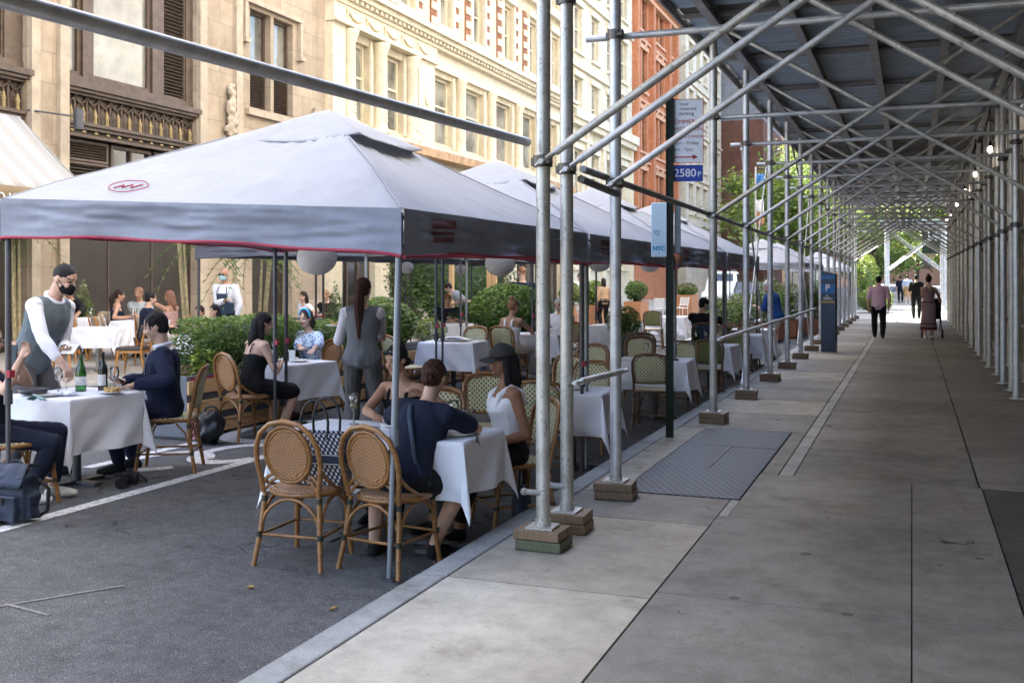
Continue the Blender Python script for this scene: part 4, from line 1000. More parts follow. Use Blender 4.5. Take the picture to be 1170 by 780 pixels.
def chair_square(wv='weave_c', fr='rattan'):
    t = thing('bistro_chair', 'x', 'chair')
    s = MB(); s.grid(lambda a, b: ((a-.5)*.42*(1-.08*(1-b)), (b-.5)*.42, .455-.012*math.sin(PI*a)*math.sin(PI*b)), 8, 8); so_ = s.build('seat', 'weave_cs' if wv != 'weave_b' else wv, t, solid=.03)
    s = MB(); s.tube([(-.215, .2, .45), (0, .222, .45), (.215, .2, .45), (.21, 0, .45), (.2, -.215, .45), (0, -.22, .45), (-.2, -.215, .45), (-.21, 0, .45)], .016, 7, 0, True); s.build('seat_rim', fr, so_)
    def bk(x, z): return (x, -.215+(.45-z)*.2+(x*x)*.7-.02, z)
    b = MB(); b.grid(lambda a, c: bk((c-.5)*2*(.178 - (0 if a < .8 else .35*(a-.8))), .56+.30*a+.012*math.sin(PI*c)*a), 10, 10); b.build('backrest', wv, t, solid=.012)
    f = MB()
    f.tube([(-.2, -.2, .42), bk(-.2, .56), bk(-.212, .7), bk(-.208, .8), bk(-.17, .868), bk(-.08, .89), bk(0, .895), bk(.08, .89), bk(.17, .868), bk(.208, .8), bk(.212, .7), bk(.2, .56), (.2, -.2, .42)], .0165, 9)
    f.tube([bk(-.17, .56), bk(-.18, .7), bk(-.176, .8), bk(-.14, .85), bk(0, .872), bk(.14, .85), bk(.176, .8), bk(.18, .7), bk(.17, .56)], .0095, 7); f.tube([bk(-.2, .555), bk(0, .55), bk(.2, .555)], .0125, 7)
    f.build('back_frame', fr, t)
    for (x, y, sp, d) in ((-.19, .185, .02, 1), (.19, .185, .02, 1), (-.195, -.2, .025, -1), (.195, -.2, .025, -1)):
        sx = 1 if x > 0 else -1
        l = MB(); l.tube([(x+sx*sp, y+d*sp*2.4, .002), (x+sx*sp*.3, y+d*sp*.7, .25), (x, y, .45)], .016, 9); o = l.build('leg', fr, t)
        for k_ in (.17, .40): m = MB(); m.tube([(x+sx*sp*(1-k_/.45), y+d*sp*2.0*(1-k_/.45), k_-.014), (x+sx*sp*(1-k_/.45), y+d*sp*2.0*(1-k_/.45), k_+.014)], .0192, 8); m.build('binding', 'bind', o)
    u = MB(); cs = [(-.2, .21), (.2, .21), (.21, -.23), (-.21, -.23)]
    for i in range(4):
        p = cs[i]; q = cs[(i+1) % 4]
        u.tube([(p[0]*.98, p[1]*.98, .17), (q[0]*.98, q[1]*.98, .17)], .0095, 7)
        for (e, g) in ((p, q), (q, p)): u.tube([(e[0]*.96, e[1]*.96, .2), (e[0]*.85+g[0]*.1, e[1]*.85+g[1]*.1, .34), (e[0]*.68+g[0]*.3, e[1]*.68+g[1]*.3, .43)], .009, 6)
    u.build('stretcher', fr, t)
    return t
def chair_wood(padm):
    t = thing('dining_chair', 'x', 'chair')
    s = MB(); s.box((0, 0, .45), (.44, .42, .06)); s.build('seat', padm, t, bev=.02)
    b = MB(); b.grid(lambda a, c: ((c-.5)*.44, -.24-.05*a+.25*((c-.5)**2), .62+.22*a), 4, 8); b.build('backrest', padm, t, solid=.035)
    for sx in (-1, 1):
        MB().tube([(sx*.21, -.27, .003), (sx*.19, -.2, .42), (sx*.2, -.24, .62), (sx*.2, -.3, .85)], [.015, .024, .02, .013], 8).build('leg', 'chairwood', t)
        MB().tube([(sx*.22, .23, .003), (sx*.19, .17, .43)], [.014, .026], 8).build('leg', 'chairwood', t)
    f = MB(); f.bx(-.2, .2, .15, .18, .38, .42); f.bx(-.2, .2, -.2, -.17, .38, .42); f.bx(-.2, -.17, -.17, .15, .38, .42); f.bx(.17, .2, -.17, .15, .38, .42); f.build('seat_frame', 'chairwood', t)
    return t
def chair_white():
    t = thing('cafe_chair', 'x', 'chair')
    MB().box((0, 0, .45), (.4, .4, .03)).build('seat', 'white', t, bev=.01)
    b = MB(); 
    for i in range(4): b.box((0, -.22-.03*i, .58+.085*i), (.36, .012, .06))
    b.build('backrest', 'white', t)
    for sx in (-1, 1):
        MB().tube([(sx*.19, -.2, .003), (sx*.19, -.2, .45), (sx*.19, -.32, .88)], .014, 6).build('leg', 'white', t); MB().tube([(sx*.2, .2, .003), (sx*.18, .17, .45)], .014, 6).build('leg', 'white', t)
    return t
PRO = {}
def place(kind, x, y, rz, label, group, z=None):
    mkf = {'A': chair_round, 'B': chair_square, 'G': lambda: chair_square('weave_g', 'rattan_d'), 'N': lambda: chair_square('weave_b', 'rattan_d'), 'D': lambda: chair_square('weave_c', 'rattan_d'), 'T': lambda: chair_wood('pad'), 'K': lambda: chair_wood('darkpad'), 'W': chair_white}[kind]
    loc = (x, y, zr(x) if z is None else z)
    if kind not in PRO:
        PRO[kind] = t = mkf(); t.location = loc; t.rotation_euler = (0, 0, rz); t['label'] = label; t['group'] = group; return t
    return dup(PRO[kind], loc, rz, label, group)
GA, GB, GC, GW = 'round backed cane bistro chairs', 'cream woven bistro chairs', 'padded wooden chairs on the far pavement', 'white cafe chairs by the far planters'
place('A', -3.5, 5.64, .06, 'round backed cane bistro chair with a patterned tote bag on its seat', GA)
place('A', -2.985, 5.8, -.16, 'round backed cane bistro chair under the person in the navy T-shirt', GA)
place('A', -6.38, 9.13, -.38, 'round backed cane bistro chair under the woman in the black dress', GA)
place('A', -6.72, 10.98, 2.85, 'round backed cane chair under the woman in the blue print blouse', GA)
place('B', -6.0, 7.42, R(118), 'cane bistro chair under the man in the navy suit', GB)
place('B', -6.16, 5.9, -.32, 'cream woven bistro chair at the left edge under the diner taking a picture', GB)
place('B', -2.72, 7.14, R(135), 'cream woven bistro chair under the woman in the black cap', GB)
place('B', -3.42, 7.12, R(178), 'woven bistro chair under the woman with sunglasses on her head', GB)
place('B', -3.42, 8.42, R(205), 'empty cream woven chair just left of the woman in the black cap', GB)
place('B', -3.02, 8.72, R(10), 'empty cream chair right behind the white tank top, cut by the nearest scaffold post', GB)
place('B', -3.55, 10.75, R(170), 'empty cream chair showing over the black cap, left of the nearest scaffold post', GB)
place('B', -3.1, 10.28, R(184), 'empty cream chair across the short table between the scaffold posts', GB)
place('B', -3.75, 12.4, R(178), 'empty cream chair behind the one between the scaffold posts', GB)
place('D', -2.87, 12.25, R(6), 'dark framed cream chair facing away, just left of the sign pole', GB)
place('D', -3.62, 14.45, R(185), 'empty cream chair across the table from the dark framed one', GB)
place('D', -2.97, 14.1, R(176), 'empty cream chair peeking out right of the sign pole', GB)
place('G', -2.8, 15.35, R(15), 'olive woven chair with vertical stripes right of the sign pole', GB)
place('N', -3.85, 15.7, R(10), 'navy backed bistro chair behind the cream chairs left of the sign pole', GB)
place('N', -3.7, 19.7, R(20), 'navy chair under the diner in the black shirt and teal mask', GB)
place('G', -2.75, 17.35, R(175), 'olive woven chair behind the post by the white table corner', GB)
place('D', -2.85, 18.6, R(-70), 'dark cane chair seen side on beneath the thin scaffold rods', GB)
place('D', -3.0, 20.7, R(180), 'dark cane chair beside the man in the blue polo', GB)
place('B', -6.3, 12.6, R(-35), 'light framed cream chair behind the woman with sunglasses on her head', GB)
place('B', -6.36, 14.75, R(172), 'cream chair on the far side of the table with the folded menus', GB)
place('B', -6.0, 15.65, R(-8), 'cream chair under the woman in the white halter top', GB)
place('G', -6.05, 19.1, R(-60), 'olive woven chair beside the tent leg between the two scaffold posts', GB)
place('G', -5.65, 24.15, R(8), 'olive woven chair facing away at the lone table in the roadway', GB)
place('B', -5.62, 17.2, R(168), 'cream chair under the elderly man in white', GB)

# ------------------------------------------------------------------ tables and linen
def table(x, y, rz, lx, ly, h, label, clabel, drop=.36, z=None, seed=1, tg='dining tables', base='legd'):
    z0 = zr(x) if z is None else z
    t = thing('dining_table', label, 'table', (x, y, z0), rz, tg)
    MB().box((0, 0, h-.025), (lx, ly, .03)).build('tabletop', 'chairwood', t)
    m = MB(); n_ = 1 if lx < 1 else 2
    for i in range(n_):
        xx = 0 if n_ == 1 else (-.33 if i == 0 else .33)*lx/.9*.7
        m.tube([(xx, 0, .03), (xx, 0, h-.04)], .035, 10); m.box((xx, 0, .014), (.5, .08, .024)); m.box((xx, 0, .0142), (.08, .5, .0236)); m.box((xx, 0, h-.045), (.3, .3, .01))
    m.build('pedestal', base, t)
    rr = random.Random(seed); ph = [rr.uniform(0, 6.28) for _ in range(6)]
    o = bpy.data.objects.new('tablecloth', None)
    hx, hy = lx/2+.004, ly/2+.004; NX, NY = 60, 60
    ext = [drop*rr.uniform(.9, 1.1) for _ in range(4)]
    def pt(a, b):
        X = -hx-ext[0] + (2*hx+ext[0]+ext[1])*a; Y = -hy-ext[2] + (2*hy+ext[2]+ext[3])*b
        dx = max(abs(X)-hx, 0); dy = max(abs(Y)-hy, 0); sx = 1 if X > 0 else -1; sy = 1 if Y > 0 else -1
        if dx == 0 and dy == 0:
            # folded-in creases of pressed linen
            zz = .004 + .0015*math.exp(-(X/.01)**2) + .0015*math.exp(-(Y/.01)**2)
            return (X, Y, h+zz)
        r = math.hypot(dx, dy); th = math.atan2(dy, dx); k = math.sin(2*th)**2
        s = min(r, .02)/.02
        mg = .05 + .17*k
        if dx > 0 and dy > 0: s_ = 1
        rip = (.03*math.sin(X*10+ph[0]+2*r) if dy > dx else .03*math.sin(Y*10+ph[1]+2*r))*(r/.4) + .014*math.sin((X+Y)*19+ph[2])*(r/.4) + .02*NZ.noise(V((X*5+ph[3], Y*5, r*3)))*(r/.3)
        hor = r*mg + rip*(1-k)
        bx_ = max(-hx, min(hx, X)); by_ = max(-hy, min(hy, Y))
        ct = math.cos(th); st = math.sin(th)
        hz = r*math.sqrt(max(.05, 1-mg*mg))
        return (bx_+sx*ct*hor, by_+sy*st*hor, h+.004-hz + .004*(1-s))
    m = MB(); m.grid(pt, NX, NY)
    c = m.build('tablecloth', 'cloth', None, (x, y, z0+.0), rz)
    tag(c, clabel, 'tablecloth', 'white tablecloths')
    return t
T = []
def tb(x, y, rz, lx, ly, h, what, **k):
    T.append(table(x, y, rz, lx, ly, h, 'square pedestal table '+what, 'white cloth on the table '+what, seed=len(T)+1, **k))
tb(-6.3, 6.67, R(-7), .7, .7, .72, 'between the suited man and the picture taking diner', drop=.40)
tb(-3.27, 6.29, .0, 1.36, .68, .735, 'shared by the three women under the nearest tent', drop=.36)
tb(-6.5, 10.05, R(-14), .76, .74, .715, 'between the black dress and the blue print blouse', drop=.36)
tb(-3.0, 9.48, R(4), .72, .72, .71, 'between the two scaffold posts', drop=.36)
tb(-6.2, 13.9, R(6), .8, .76, .73, 'holding folded menus by the pale planter', drop=.36)
tb(-3.05, 13.1, R(3), .9, .76, .73, 'behind the dark framed chair left of the sign pole', drop=.36)
tb(-2.95, 16.35, R(-2), .8, .76, .73, 'just past the sign pole and the olive chair', drop=.4)
tb(-2.95, 19.5, R(5), .8, .8, .73, 'beneath the thin scaffold rods', drop=.4)
tb(-3.0, 21.6, R(3), .8, .8, .73, 'where the man in the blue polo leans', drop=.4)
tb(-5.8, 16.42, R(8), .8, .76, .73, 'of the white halter top and the elderly man', drop=.36)
tb(-5.5, 20.1, R(-6), .85, .8, .73, 'beside the zinc pot shrub', drop=.4)
tb(-5.5, 25.0, R(4), .85, .8, .73, 'standing alone in the open roadway', drop=.4)
tb(-8.58, 19.4, R(4), .8, .76, .73, 'of the man in the dark polo behind the pale shrub', drop=.36)
def fz(x): return (FX-x)*.04
x, y = at(112, 18); tb(x, y, R(20), .8, .8, .74, 'on the far pavement behind the leaning waiter', drop=.34, z=fz(x), base='metalpot')
x, y = at(84, 20.1); tb(x, y, R(15), .85, .8, .74, 'of the man in the black shirt by the bronze panels', drop=.34, z=fz(x), base='metalpot')
x, y = at(163, 20.2); tb(x, y, R(15), .9, .8, .74, 'of the chatting group by the bronze panels', drop=.34, z=fz(x), base='metalpot')
x, y = at(243, 17.6); tb(x, y, R(10), .8, .8, .74, 'of the two women behind the boxwood hedge', drop=.34, z=fz(x), base='metalpot')
for (kd, u, d, rz, l) in (('K', 72, 17.2, R(-70), 'dark padded wooden chair just right of the leaning waiter'), ('K', 152, 17.6, R(110), 'dark padded wooden chair right of the empty far table'), ('T', 80, 19.2, R(20), 'taupe padded chair with its back turned behind the leaning waiter'), ('T', 123, 19.6, R(-30), 'taupe padded chair with a red bag hung on it'), ('T', 172, 19.4, R(25), 'taupe padded chair under the man in the navy tee on the far pavement'),
        ('T', 108, 20.7, R(160), 'taupe padded chair beside the conical topiary'), ('T', 198, 20.4, R(120), 'wooden chair under the woman with her elbow out'), ('T', 190, 17.8, R(-60), 'wooden chair showing left of the boxwood hedge'), ('K', 277, 19.0, R(170), 'dark chair behind the boxwood hedge near the waiter')):
    x, y = at(u, d); place(kd, x, y, rz, l, GC, fz(x) if x < FX else zr(x))
for (u, d, rz, l) in ((668, 37, R(-60), 'white slatted chair left of the tan topped woman'), (682, 37.5, R(100), 'white slatted chair nearer the tan topped woman'), (752, 42, R(20), 'white slatted chair by the orange planter left of the sign pole'), (778, 42, R(160), 'white slatted chair by the orange planter right of the sign pole')):
    x, y = at(u, d); place('W', x, y, rz, l, GW, zr(x) if x > FX else fz(x))

# ------------------------------------------------------------------ things on the tables
def wglass(x, y, z, label, wine=False, s=1):
    t = thing('wine_glass', label, 'glass', (x, y, z), 0, 'stemmed wine glasses')
    MB().lathe([(.034*s, 0), (.03*s, .003), (.006*s, .008), (.004*s, .09*s), (.018*s, .1*s), (.034*s, .135*s), (.036*s, .165*s), (.03*s, .205*s)], 18).build('bowl', 'cglass', t)
    if wine: MB().lathe([(.0, .102*s), (.018*s, .106*s), (.031*s, .132*s), (.0325*s, .145*s), (0, .146*s)], 16).build('wine', 'wine', t)
def plate(x, y, z, label, r=.12, food=False):
    t = thing('plate', label, 'plate', (x, y, z), 0, 'white plates')
    MB().lathe([(0, .004), (r*.6, .003), (r, .016), (r, .02), (r*.62, .008), (0, .008)], 24).build('dish', 'plate', t)
    if food:
        m = MB(); rr = random.Random(5)
        for i in range(14): m.ell((rr.uniform(-.5, .5)*r, rr.uniform(-.5, .5)*r, .02+rr.random()*.02), (.022, .016, .014), None, 7, 5)
        m.build('food', 'food', t)
def phone(x, y, z, rz, label, tilt=0):
    t = thing('phone', label, 'phone', (x, y, z), rz, None); MB().box((0, 0, .005), (.075, .15, .009)).build('case', 'blackl', t, bev=.003); MB().box((0, 0, .0102), (.068, .14, .001)).build('screen', 'phone', t)
    if tilt: t.rotation_euler = (tilt, 0, rz)
    return t
zt1 = zr(-6.28)+.727; zt2 = zr(-3.27)+.743; zt4 = zr(-6.5)+.723
t = thing('water_bottle', 'green glass water bottle on the left table', 'bottle', (-6.36, 6.78, zt1)); MB().lathe([(.04, 0), (.043, .01), (.043, .15), (.035, .19), (.016, .245), (.014, .28), (.017, .283), (.017, .3), (0, .3)], 18).build('glass', 'gglass', t); MB().lathe([(.0435, .05), (.0437, .12)], 18).build('label', 'white', t)
t = thing('wine_bottle', 'dark wine bottle with a pale label on the left table', 'bottle', (-6.18, 6.83, zt1)); MB().lathe([(.036, 0), (.038, .01), (.038, .18), (.03, .215), (.0145, .25), (.0135, .3), (.016, .303), (.016, .32), (0, .32)], 18).build('glass', 'dglass', t)
MB().grid(lambda a, b: (.0385*math.cos(R(200+150*b)), .0385*math.sin(R(200+150*b)), .05+.09*a), 2, 16).build('label', 'paper', t)
wglass(-6.05, 6.82, zt1, 'empty wine glass right of the dark bottle'); wglass(-6.44, 6.62, zt1, 'tumbling row glass nearest the waiter’s hand'.replace('tumbling row glass', 'empty glass')); wglass(-6.32, 6.58, zt1, 'empty glass in front of the green bottle')
t = thing('bowl', 'dark round bowl at the left end of the left table', 'bowl', (-6.5, 6.42, zt1)); MB().lathe([(.05, 0), (.1, .015), (.115, .05), (.11, .05), (.095, .02), (0, .012)], 22).build('shell', 'legd', t)
plate(-6.33, 6.4, zt1, 'white plate near the front corner of the left table', .11); plate(-6.0, 6.72, zt1, 'white plate in front of the suited man', .1, True)
t = thing('napkin', 'crumpled white napkin on the left table', 'napkin', (-6.24, 6.5, zt1)); MB().grid(lambda a, b: ((a-.5)*.22, (b-.5)*.16, .012+.014*math.sin(7*a+3*b)*math.sin(5*b+a)+.008), 12, 12).build('linen', 'cloth', t)
wglass(-3.62, 6.42, zt2, 'wine glass standing alone at the left of the near table', True, 1.05); wglass(-2.86, 6.42, zt2, 'tall glass by the tank top', True, .95)
t = thing('cocktail_glass', 'wide cocktail glass of pale drink before the woman in the cap', 'glass', (-2.75, 6.4, zt2)); MB().lathe([(.036, 0), (.03, .004), (.005, .01), (.004, .07), (.05, .12), (.056, .14)], 18).build('bowl', 'cglass', t); MB().lathe([(0, .075), (.046, .117), (0, .118)], 16).build('drink', 'wine', t)
wglass(-2.95, 6.5, zt2, 'small empty glass behind the cocktail on the near table', False, .85)
phone(-3.4, 6.12, zt2, R(60), 'black phone lying on the near table behind the cane chairs'); plate(-3.28, 6.42, zt2, 'white plate in front of the navy T-shirt', .12, True); plate(-2.72, 6.2, zt2, 'white plate at the right corner of the near table', .1)
t = thing('table_knife', 'thin dark knife beside the lone wine glass', 'knife', (-3.46, 6.34, zt2), R(70)); MB().box((0, -.06, .004), (.012, .1, .006)).build('handle', 'legd', t); MB().box((0, .05, .003), (.014, .12, .002)).build('blade', 'metalpot', t)
t = thing('cloth_clip', 'small dark clip on the corner of the near tablecloth', 'clip', (-2.585, 6.15, zt2-.03)); MB().box((.004, 0, .02), (.012, .014, .05)).build('jaw', 'legd', t); MB().tube([(.012, 0, .03), (.025, 0, -.02)], .003, 5).build('lever', 'legd', t)
t = thing('card_holder', 'upright white card beside yellow flowers on the small table', 'card', (-6.4, 9.95, zt4)); MB().box((0, 0, .065), (.1, .02, .13), .3).build('card', 'white', t)
wglass(-6.62, 9.95, zt4, 'water glass behind the tent leg at the black dress’s table'.replace('’s table', ' table')); plate(-6.32, 10.0, zt4, 'white plate between the black dress and the blouse', .11); plate(-6.6, 10.25, zt4, 'white plate before the blue print blouse', .1)
t = thing('menu', 'folded white menus on the table by the pale planter', 'menu', (-6.2, 13.9, zr(-6.2)+.738), .3); MB().grid(lambda a, b: ((a-.5)*.5, (b-.5)*.34, .01+.05*abs(math.sin(a*3.1))), 12, 2).build('leaf', 'paper', t, solid=.004); MB().box((0, 0, .004), (.4, .3, .006)).build('board', 'pad', t)
plate(-3.0, 9.45, zr(-3)+.718, 'white plate on the table between the two scaffold posts', .11)
wglass(-3.15, 13.05, zr(-3.05)+.738, 'empty glass by the sign pole'); t = thing('tablet', 'black tablet lying on the table right of the sign pole', 'tablet', (-2.85, 13.0, zr(-3.05)+.738), .2); MB().box((0, 0, .006), (.25, .18, .01)).build('case', 'phone', t, bev=.003)
t = thing('water_bottle', 'green glass water bottle before the diner in the teal mask', 'bottle', (-3.15, 16.4, zr(-3)+.738)); MB().lathe([(.04, 0), (.043, .01), (.043, .15), (.035, .19), (.016, .245), (.014, .3), (0, .3)], 16).build('glass', 'gglass', t)
wglass(-2.98, 16.25, zr(-3)+.738, 'pale wine glass beside the farther green bottle', True)
x, y = at(104, 20.0); wglass(x, y, fz(x)+.75, 'glass in front of the man in the black shirt'); 
for u, l in ((152, 'left of two wine glasses before the chatting group'), (158, 'right of two wine glasses before the chatting group')): x, y = at(u, 20.0); wglass(x, y, fz(x)+.75, l, False, 1.1)

# ------------------------------------------------------------------ bags and things on the ground
zs = zr(-3.55)+.468
t = thing('tote_bag', 'large navy and white patterned tote bag standing on a cane chair', 'bag', (-3.45, 5.7, zs), .06)
m = MB(); W, D, H_ = .37, .16, .31
m.add([(-W/2+.01, -D/2, 0), (W/2-.01, -D/2, 0), (W/2-.01, D/2, 0), (-W/2+.01, D/2, 0), (-W/2, -D/2-.004, H_), (W/2, -D/2-.004, H_), (W/2, D/2, H_), (-W/2, D/2, H_)], [(3, 2, 1, 0), (0, 1, 5, 4), (1, 2, 6, 5), (2, 3, 7, 6), (3, 0, 4, 7)])
m.build('body', 'tote', t, solid=.008); m = MB(); m.bx(-W/2-.008, W/2+.008, -D/2-.014, -D/2-.006, .135, .185); m.bx(W/2+.002, W/2+.012, -D/2-.01, D/2, .135, .185); m.bx(-W/2-.012, -W/2-.002, -D/2-.01, D/2, .135, .185); m.build('band', 'navybag', t)
m = MB(); m.bx(-.05, -.012, -D/2-.0165, -D/2-.0145, .146, .174); m.bx(-.2, .2, -D/2-.0165, -D/2-.0145, .1852, .1885); m.bx(-.2, .2, -D/2-.0165, -D/2-.0145, .1315, .1348); m.build('badge', 'paper', t)
for yy in (-D/2-.002, D/2+.002): MB().tube([(-.09, yy, H_-.03), (-.095, yy, H_+.08)]+arch((-.095, yy, H_+.08), (.095, yy, H_+.08), .13, 8)[1:-1]+[(.095, yy, H_+.08), (.09, yy, H_-.03)], .0085, 7).build('handle', 'blackl', t)
x, y = at(22, 7.15); t = thing('backpack', 'navy nylon backpack on the road at the left edge', 'backpack', (x-.06, y, zr(x)), R(10)); t.scale = (.86, .86, .86)
m = MB(); m.box((0, 0, .2), (.34, .2, .36)); m.ell((0, 0, .37), (.165, .1, .07), None, 14, 10); m.box((0, -.12, .13), (.27, .09, .2)); m.box((-.18, -.0, .13), (.05, .13, .2)); m.box((.18, 0, .13), (.05, .13, .2))
bm_ = remesh(m, 'body', 'navybag', .011, 14); rough_up(bm_, .02, (9, 9, 11)); o = bpy.data.objects.new('body', bm_); C.objects.link(o); o.parent = t
m = MB(); m.grid(lambda a, b: ((b-.5)*.33, .1-.235*a, .425+.035*math.sin(PI*a)-.13*max(0, a-.55)/.45+.006*math.sin(13*b)), 10, 12); m.build('flap', 'navybag', t, solid=.012)
MB().box((.02, -.178, .2), (.05, .012, .06)).build('buckle', 'blackl', t, bev=.004); MB().tube(arch((-.06, .05, .43), (.06, .05, .43), .05, 8), .01, 6).build('handle', 'blackl', t)
MB().tube([(.17, .08, .33), (.25, .1, .25), (.24, .1, .08), (.17, .08, .03)], .016, 7).build('strap', 'blackl', t)
m = MB(); m.tube([(-.12, -.168, .22), (.12, -.168, .22)], .006, 5); m.build('zip', 'blackl', t)
t = thing('camera', 'black camera with a big lens lying on the road', 'camera', (-5.88, 6.8, zr(-5.88)), R(25))
m = MB(); m.box((0, 0, .055), (.13, .07, .09)); m.box((0, 0, .11), (.05, .05, .03)); m.ell((.055, -.03, .055), (.02, .025, .045)); m.build('body', 'blackl', t, bev=.008)
m = MB(); m.tube([(-.02, -.03, .05), (-.02, -.1, .047), (-.02, -.1, .047), (-.02, -.19, .044)], [.036, .036, .04, .042], 16); m.build('lens', 'black', t); MB().tube([(.06, .03, .08), (.12, .06, .01), (.05, .14, .008), (-.05, .1, .008), (-.06, .03, .08)], .006, 5).build('strap', 'blackl', t)
x, y = at(240, 10.45); t = thing('backpack', 'black backpack with a pink scarf against the wooden planter', 'backpack', (x, y, zr(x)), .3)
m = MB(); m.ell((0, 0, .16), (.15, .12, .17), None, 16, 10); m.ell((0, -.06, .1), (.12, .08, .09)); bm_ = remesh(m, 'body', 'blackl', .012, 5); rough_up(bm_, .035, (11, 11, 9)); o = bpy.data.objects.new('body', bm_); C.objects.link(o); o.parent = t; MB().tube(arch((-.08, .03, .3), (.08, .03, .3), .07, 8), .012, 6).build('handle', 'blackl', t)
m = MB()
for i in range(9): m.ell((-.13+.03*math.sin(i*2), -.07, .06+.022*i), (.03, .025, .02))
m.build('scarf', 'pinkc', t)
x, y = at(606, 7.35); t = thing('shoulder_bag', 'dark bag on the road behind the nearest scaffold post', 'bag', (-2.63, 7.1, zr(-2.63)), .2); m = MB(); m.ell((0, 0, .15), (.07, .2, .16)); m.box((0, 0, .06), (.11, .36, .11)); o = bpy.data.objects.new('body', remesh(m, 'body', 'navybag', .012, 5)); C.objects.link(o); o.parent = t; MB().tube(arch((0, -.12, .28), (0, .12, .28), .2, 8), .01, 6).build('strap', 'blackl', t)
for k, (u, v_, l) in enumerate(((286, 5.9, 'small curled dry leaf on the asphalt left of the cane chairs'), (381, 5.62, 'small curled dry leaf near the kerb'))):
    x, y = at(u, v_); t = thing('dry_leaf', l, 'leaf', (x, y, zr(x)+.002), k); MB().grid(lambda a, b: ((a-.5)*.05, (b-.5)*.03*(1-(2*a-1)**2), .012*(2*b-1)**2+.006*a), 6, 4).build('blade', 'food', t)

# ------------------------------------------------------------------ planters and plants
def leaves(m, n, samp, size, mis, rr, flat=.4):
    for i in range(n):
        p, mi_ = samp(rr); s = size*rr.uniform(.6, 1.3)
        a = V((rr.gauss(0, 1), rr.gauss(0, 1), rr.gauss(0, flat))).normalized(); b = V((rr.gauss(0, 1), rr.gauss(0, 1), rr.gauss(0, 1)))
        b = (b-a*b.dot(a)).normalized()*s*.42; a = a*s; p = V(p)
        m.add([p-a*.5, p+b*.5, p+a*.5, p-b*.5], [(0, 1, 2, 3)], mis[mi_ % len(mis)])
def shrub(name, label, loc, dims, n, size, mats, shape='box', group=None, seed=1, stems=8, cat='shrub'):
    t = thing(name, label, cat, loc, 0, group); rr = random.Random(seed); w_, d_, h_ = dims; nm = len(mats)
    bumps = [(V((rr.uniform(-1, 1), rr.uniform(-1, 1), rr.uniform(-1, 1))).normalized(), rr.uniform(.5, 1.3)) for _ in range(12)]
    def samp(q):
        while True:
            p = V((q.uniform(-1, 1), q.uniform(-1, 1), q.uniform(-1, 1))); L = p.length
            if shape == 'box':
                e = max(abs(p.x), abs(p.y)*1.0, abs(p.z)); k = 1-.12*abs(math.sin(p.x*6+seed)+math.sin(p.y*5+p.z*4))*.6
                if e > k or q.random() > (e/k)**3: continue
            elif shape == 'cone':
                r = math.hypot(p.x, p.y); lim = (1-(p.z+1)/2)**.75
                if r > lim or q.random() > (r/max(lim, .01))**1.5+.1: continue
            else:
                if L > 1: continue
                g = max(b[1]*(.75+.3*max(0, p.normalized().dot(b[0]))**2) for b in bumps) if L > 1e-3 else 1
                if L > g or q.random() > (L/g)**2+.05: continue
            break
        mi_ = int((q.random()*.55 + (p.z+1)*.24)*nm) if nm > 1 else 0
        return (p.x*w_/2, p.y*d_/2, h_*(.5+p.z/2)), min(mi_, nm-1)
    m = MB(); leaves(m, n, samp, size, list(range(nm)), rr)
    if shape == 'box': m.ell((0, 0, h_*.48), (w_*.36, d_*.42, h_*.4), None, 16, 10)
    elif shape == 'ball' and n > 1200: m.ell((0, 0, h_*.48), (w_*.22, d_*.25, h_*.26), None, 14, 8)
    m.build('foliage', mats, t)
    m = MB()
    for i in range(stems):
        a = rr.uniform(-.4, .4)*w_; b = rr.uniform(-.4, .4)*d_
        m.tube([(a*.5, b*.5, .005), (a*.8, b*.8, h_*.4), (a, b, h_*.8)], [.012, .008, .004], 5)
    m.build('stem', 'stem', t)
    return t
def planter(label, x0, x1, y0, y1, h, side='pine', z=None, group='long planters down the middle of the street'):
    cx, cy = (x0+x1)/2, (y0+y1)/2; z0 = zr(cx)-.01 if z is None else z
    t = thing('planter', label, 'planter', (cx, cy, z0), 0, group); a, b = (x1-x0)/2, (y1-y0)/2
    m = MB(); m.bx(-a, a-.03, -b, -b+.03, .04, h); m.bx(-a, a-.03, b-.03, b, .04, h); m.bx(-a, -a+.03, -b+.03, b-.03, .04, h); m.bx(a-.06, a-.03, -b+.03, b-.03, .04, h); m.bx(-a+.03, a-.06, -b+.03, b-.03, .04, .08)
    for yy in (-b+.1, b-.1): m.bx(-a+.05, a-.08, yy-.04, yy+.04, 0, .04)
    m.build('panel', 'grey_panel' if side == 'pine' else side, t, bev=.004)
    if side == 'pine':
        n_ = 3; st = h/(n_)
        for i in range(n_): MB().bx(a-.028, a, -b-.002, b+.002, .04+i*st*.98, .04+i*st*.98+st*.62).build('slat', 'pine', t, bev=.004)
        MB().bx(a-.001, a+.003, -b+.02, -b+.4, h-.045, h-.02).build('tape', 'red', t)
    MB().bx(-a+.032, a-.062, -b+.032, b-.032, h-.1, h-.05).build('soil', 'soil', t)
    return t, (cx, cy, z0+h-.05)
_, pl = planter('slate grey planter with pine slats, its end beside the suited man', -7.42, -6.82, 8.75, 10.55, .66)
_, pl2 = planter('pine slatted planter behind the small table of the black dress', -7.42, -6.82, 10.6, 12.4, .66); _, pl3 = planter('pine slatted planter behind the waitress with the ponytail', -7.3, -6.7, 12.45, 14.25, .66)
_, pl4 = planter('pale pine planter behind the chair of the white halter top', -7.3, -6.7, 14.3, 16.1, .66); _, pl5 = planter('pine planter under the big round green bush', -7.5, -6.7, 16.6, 19.4, .6)
G_ = 'clipped shrubs in the long planters'
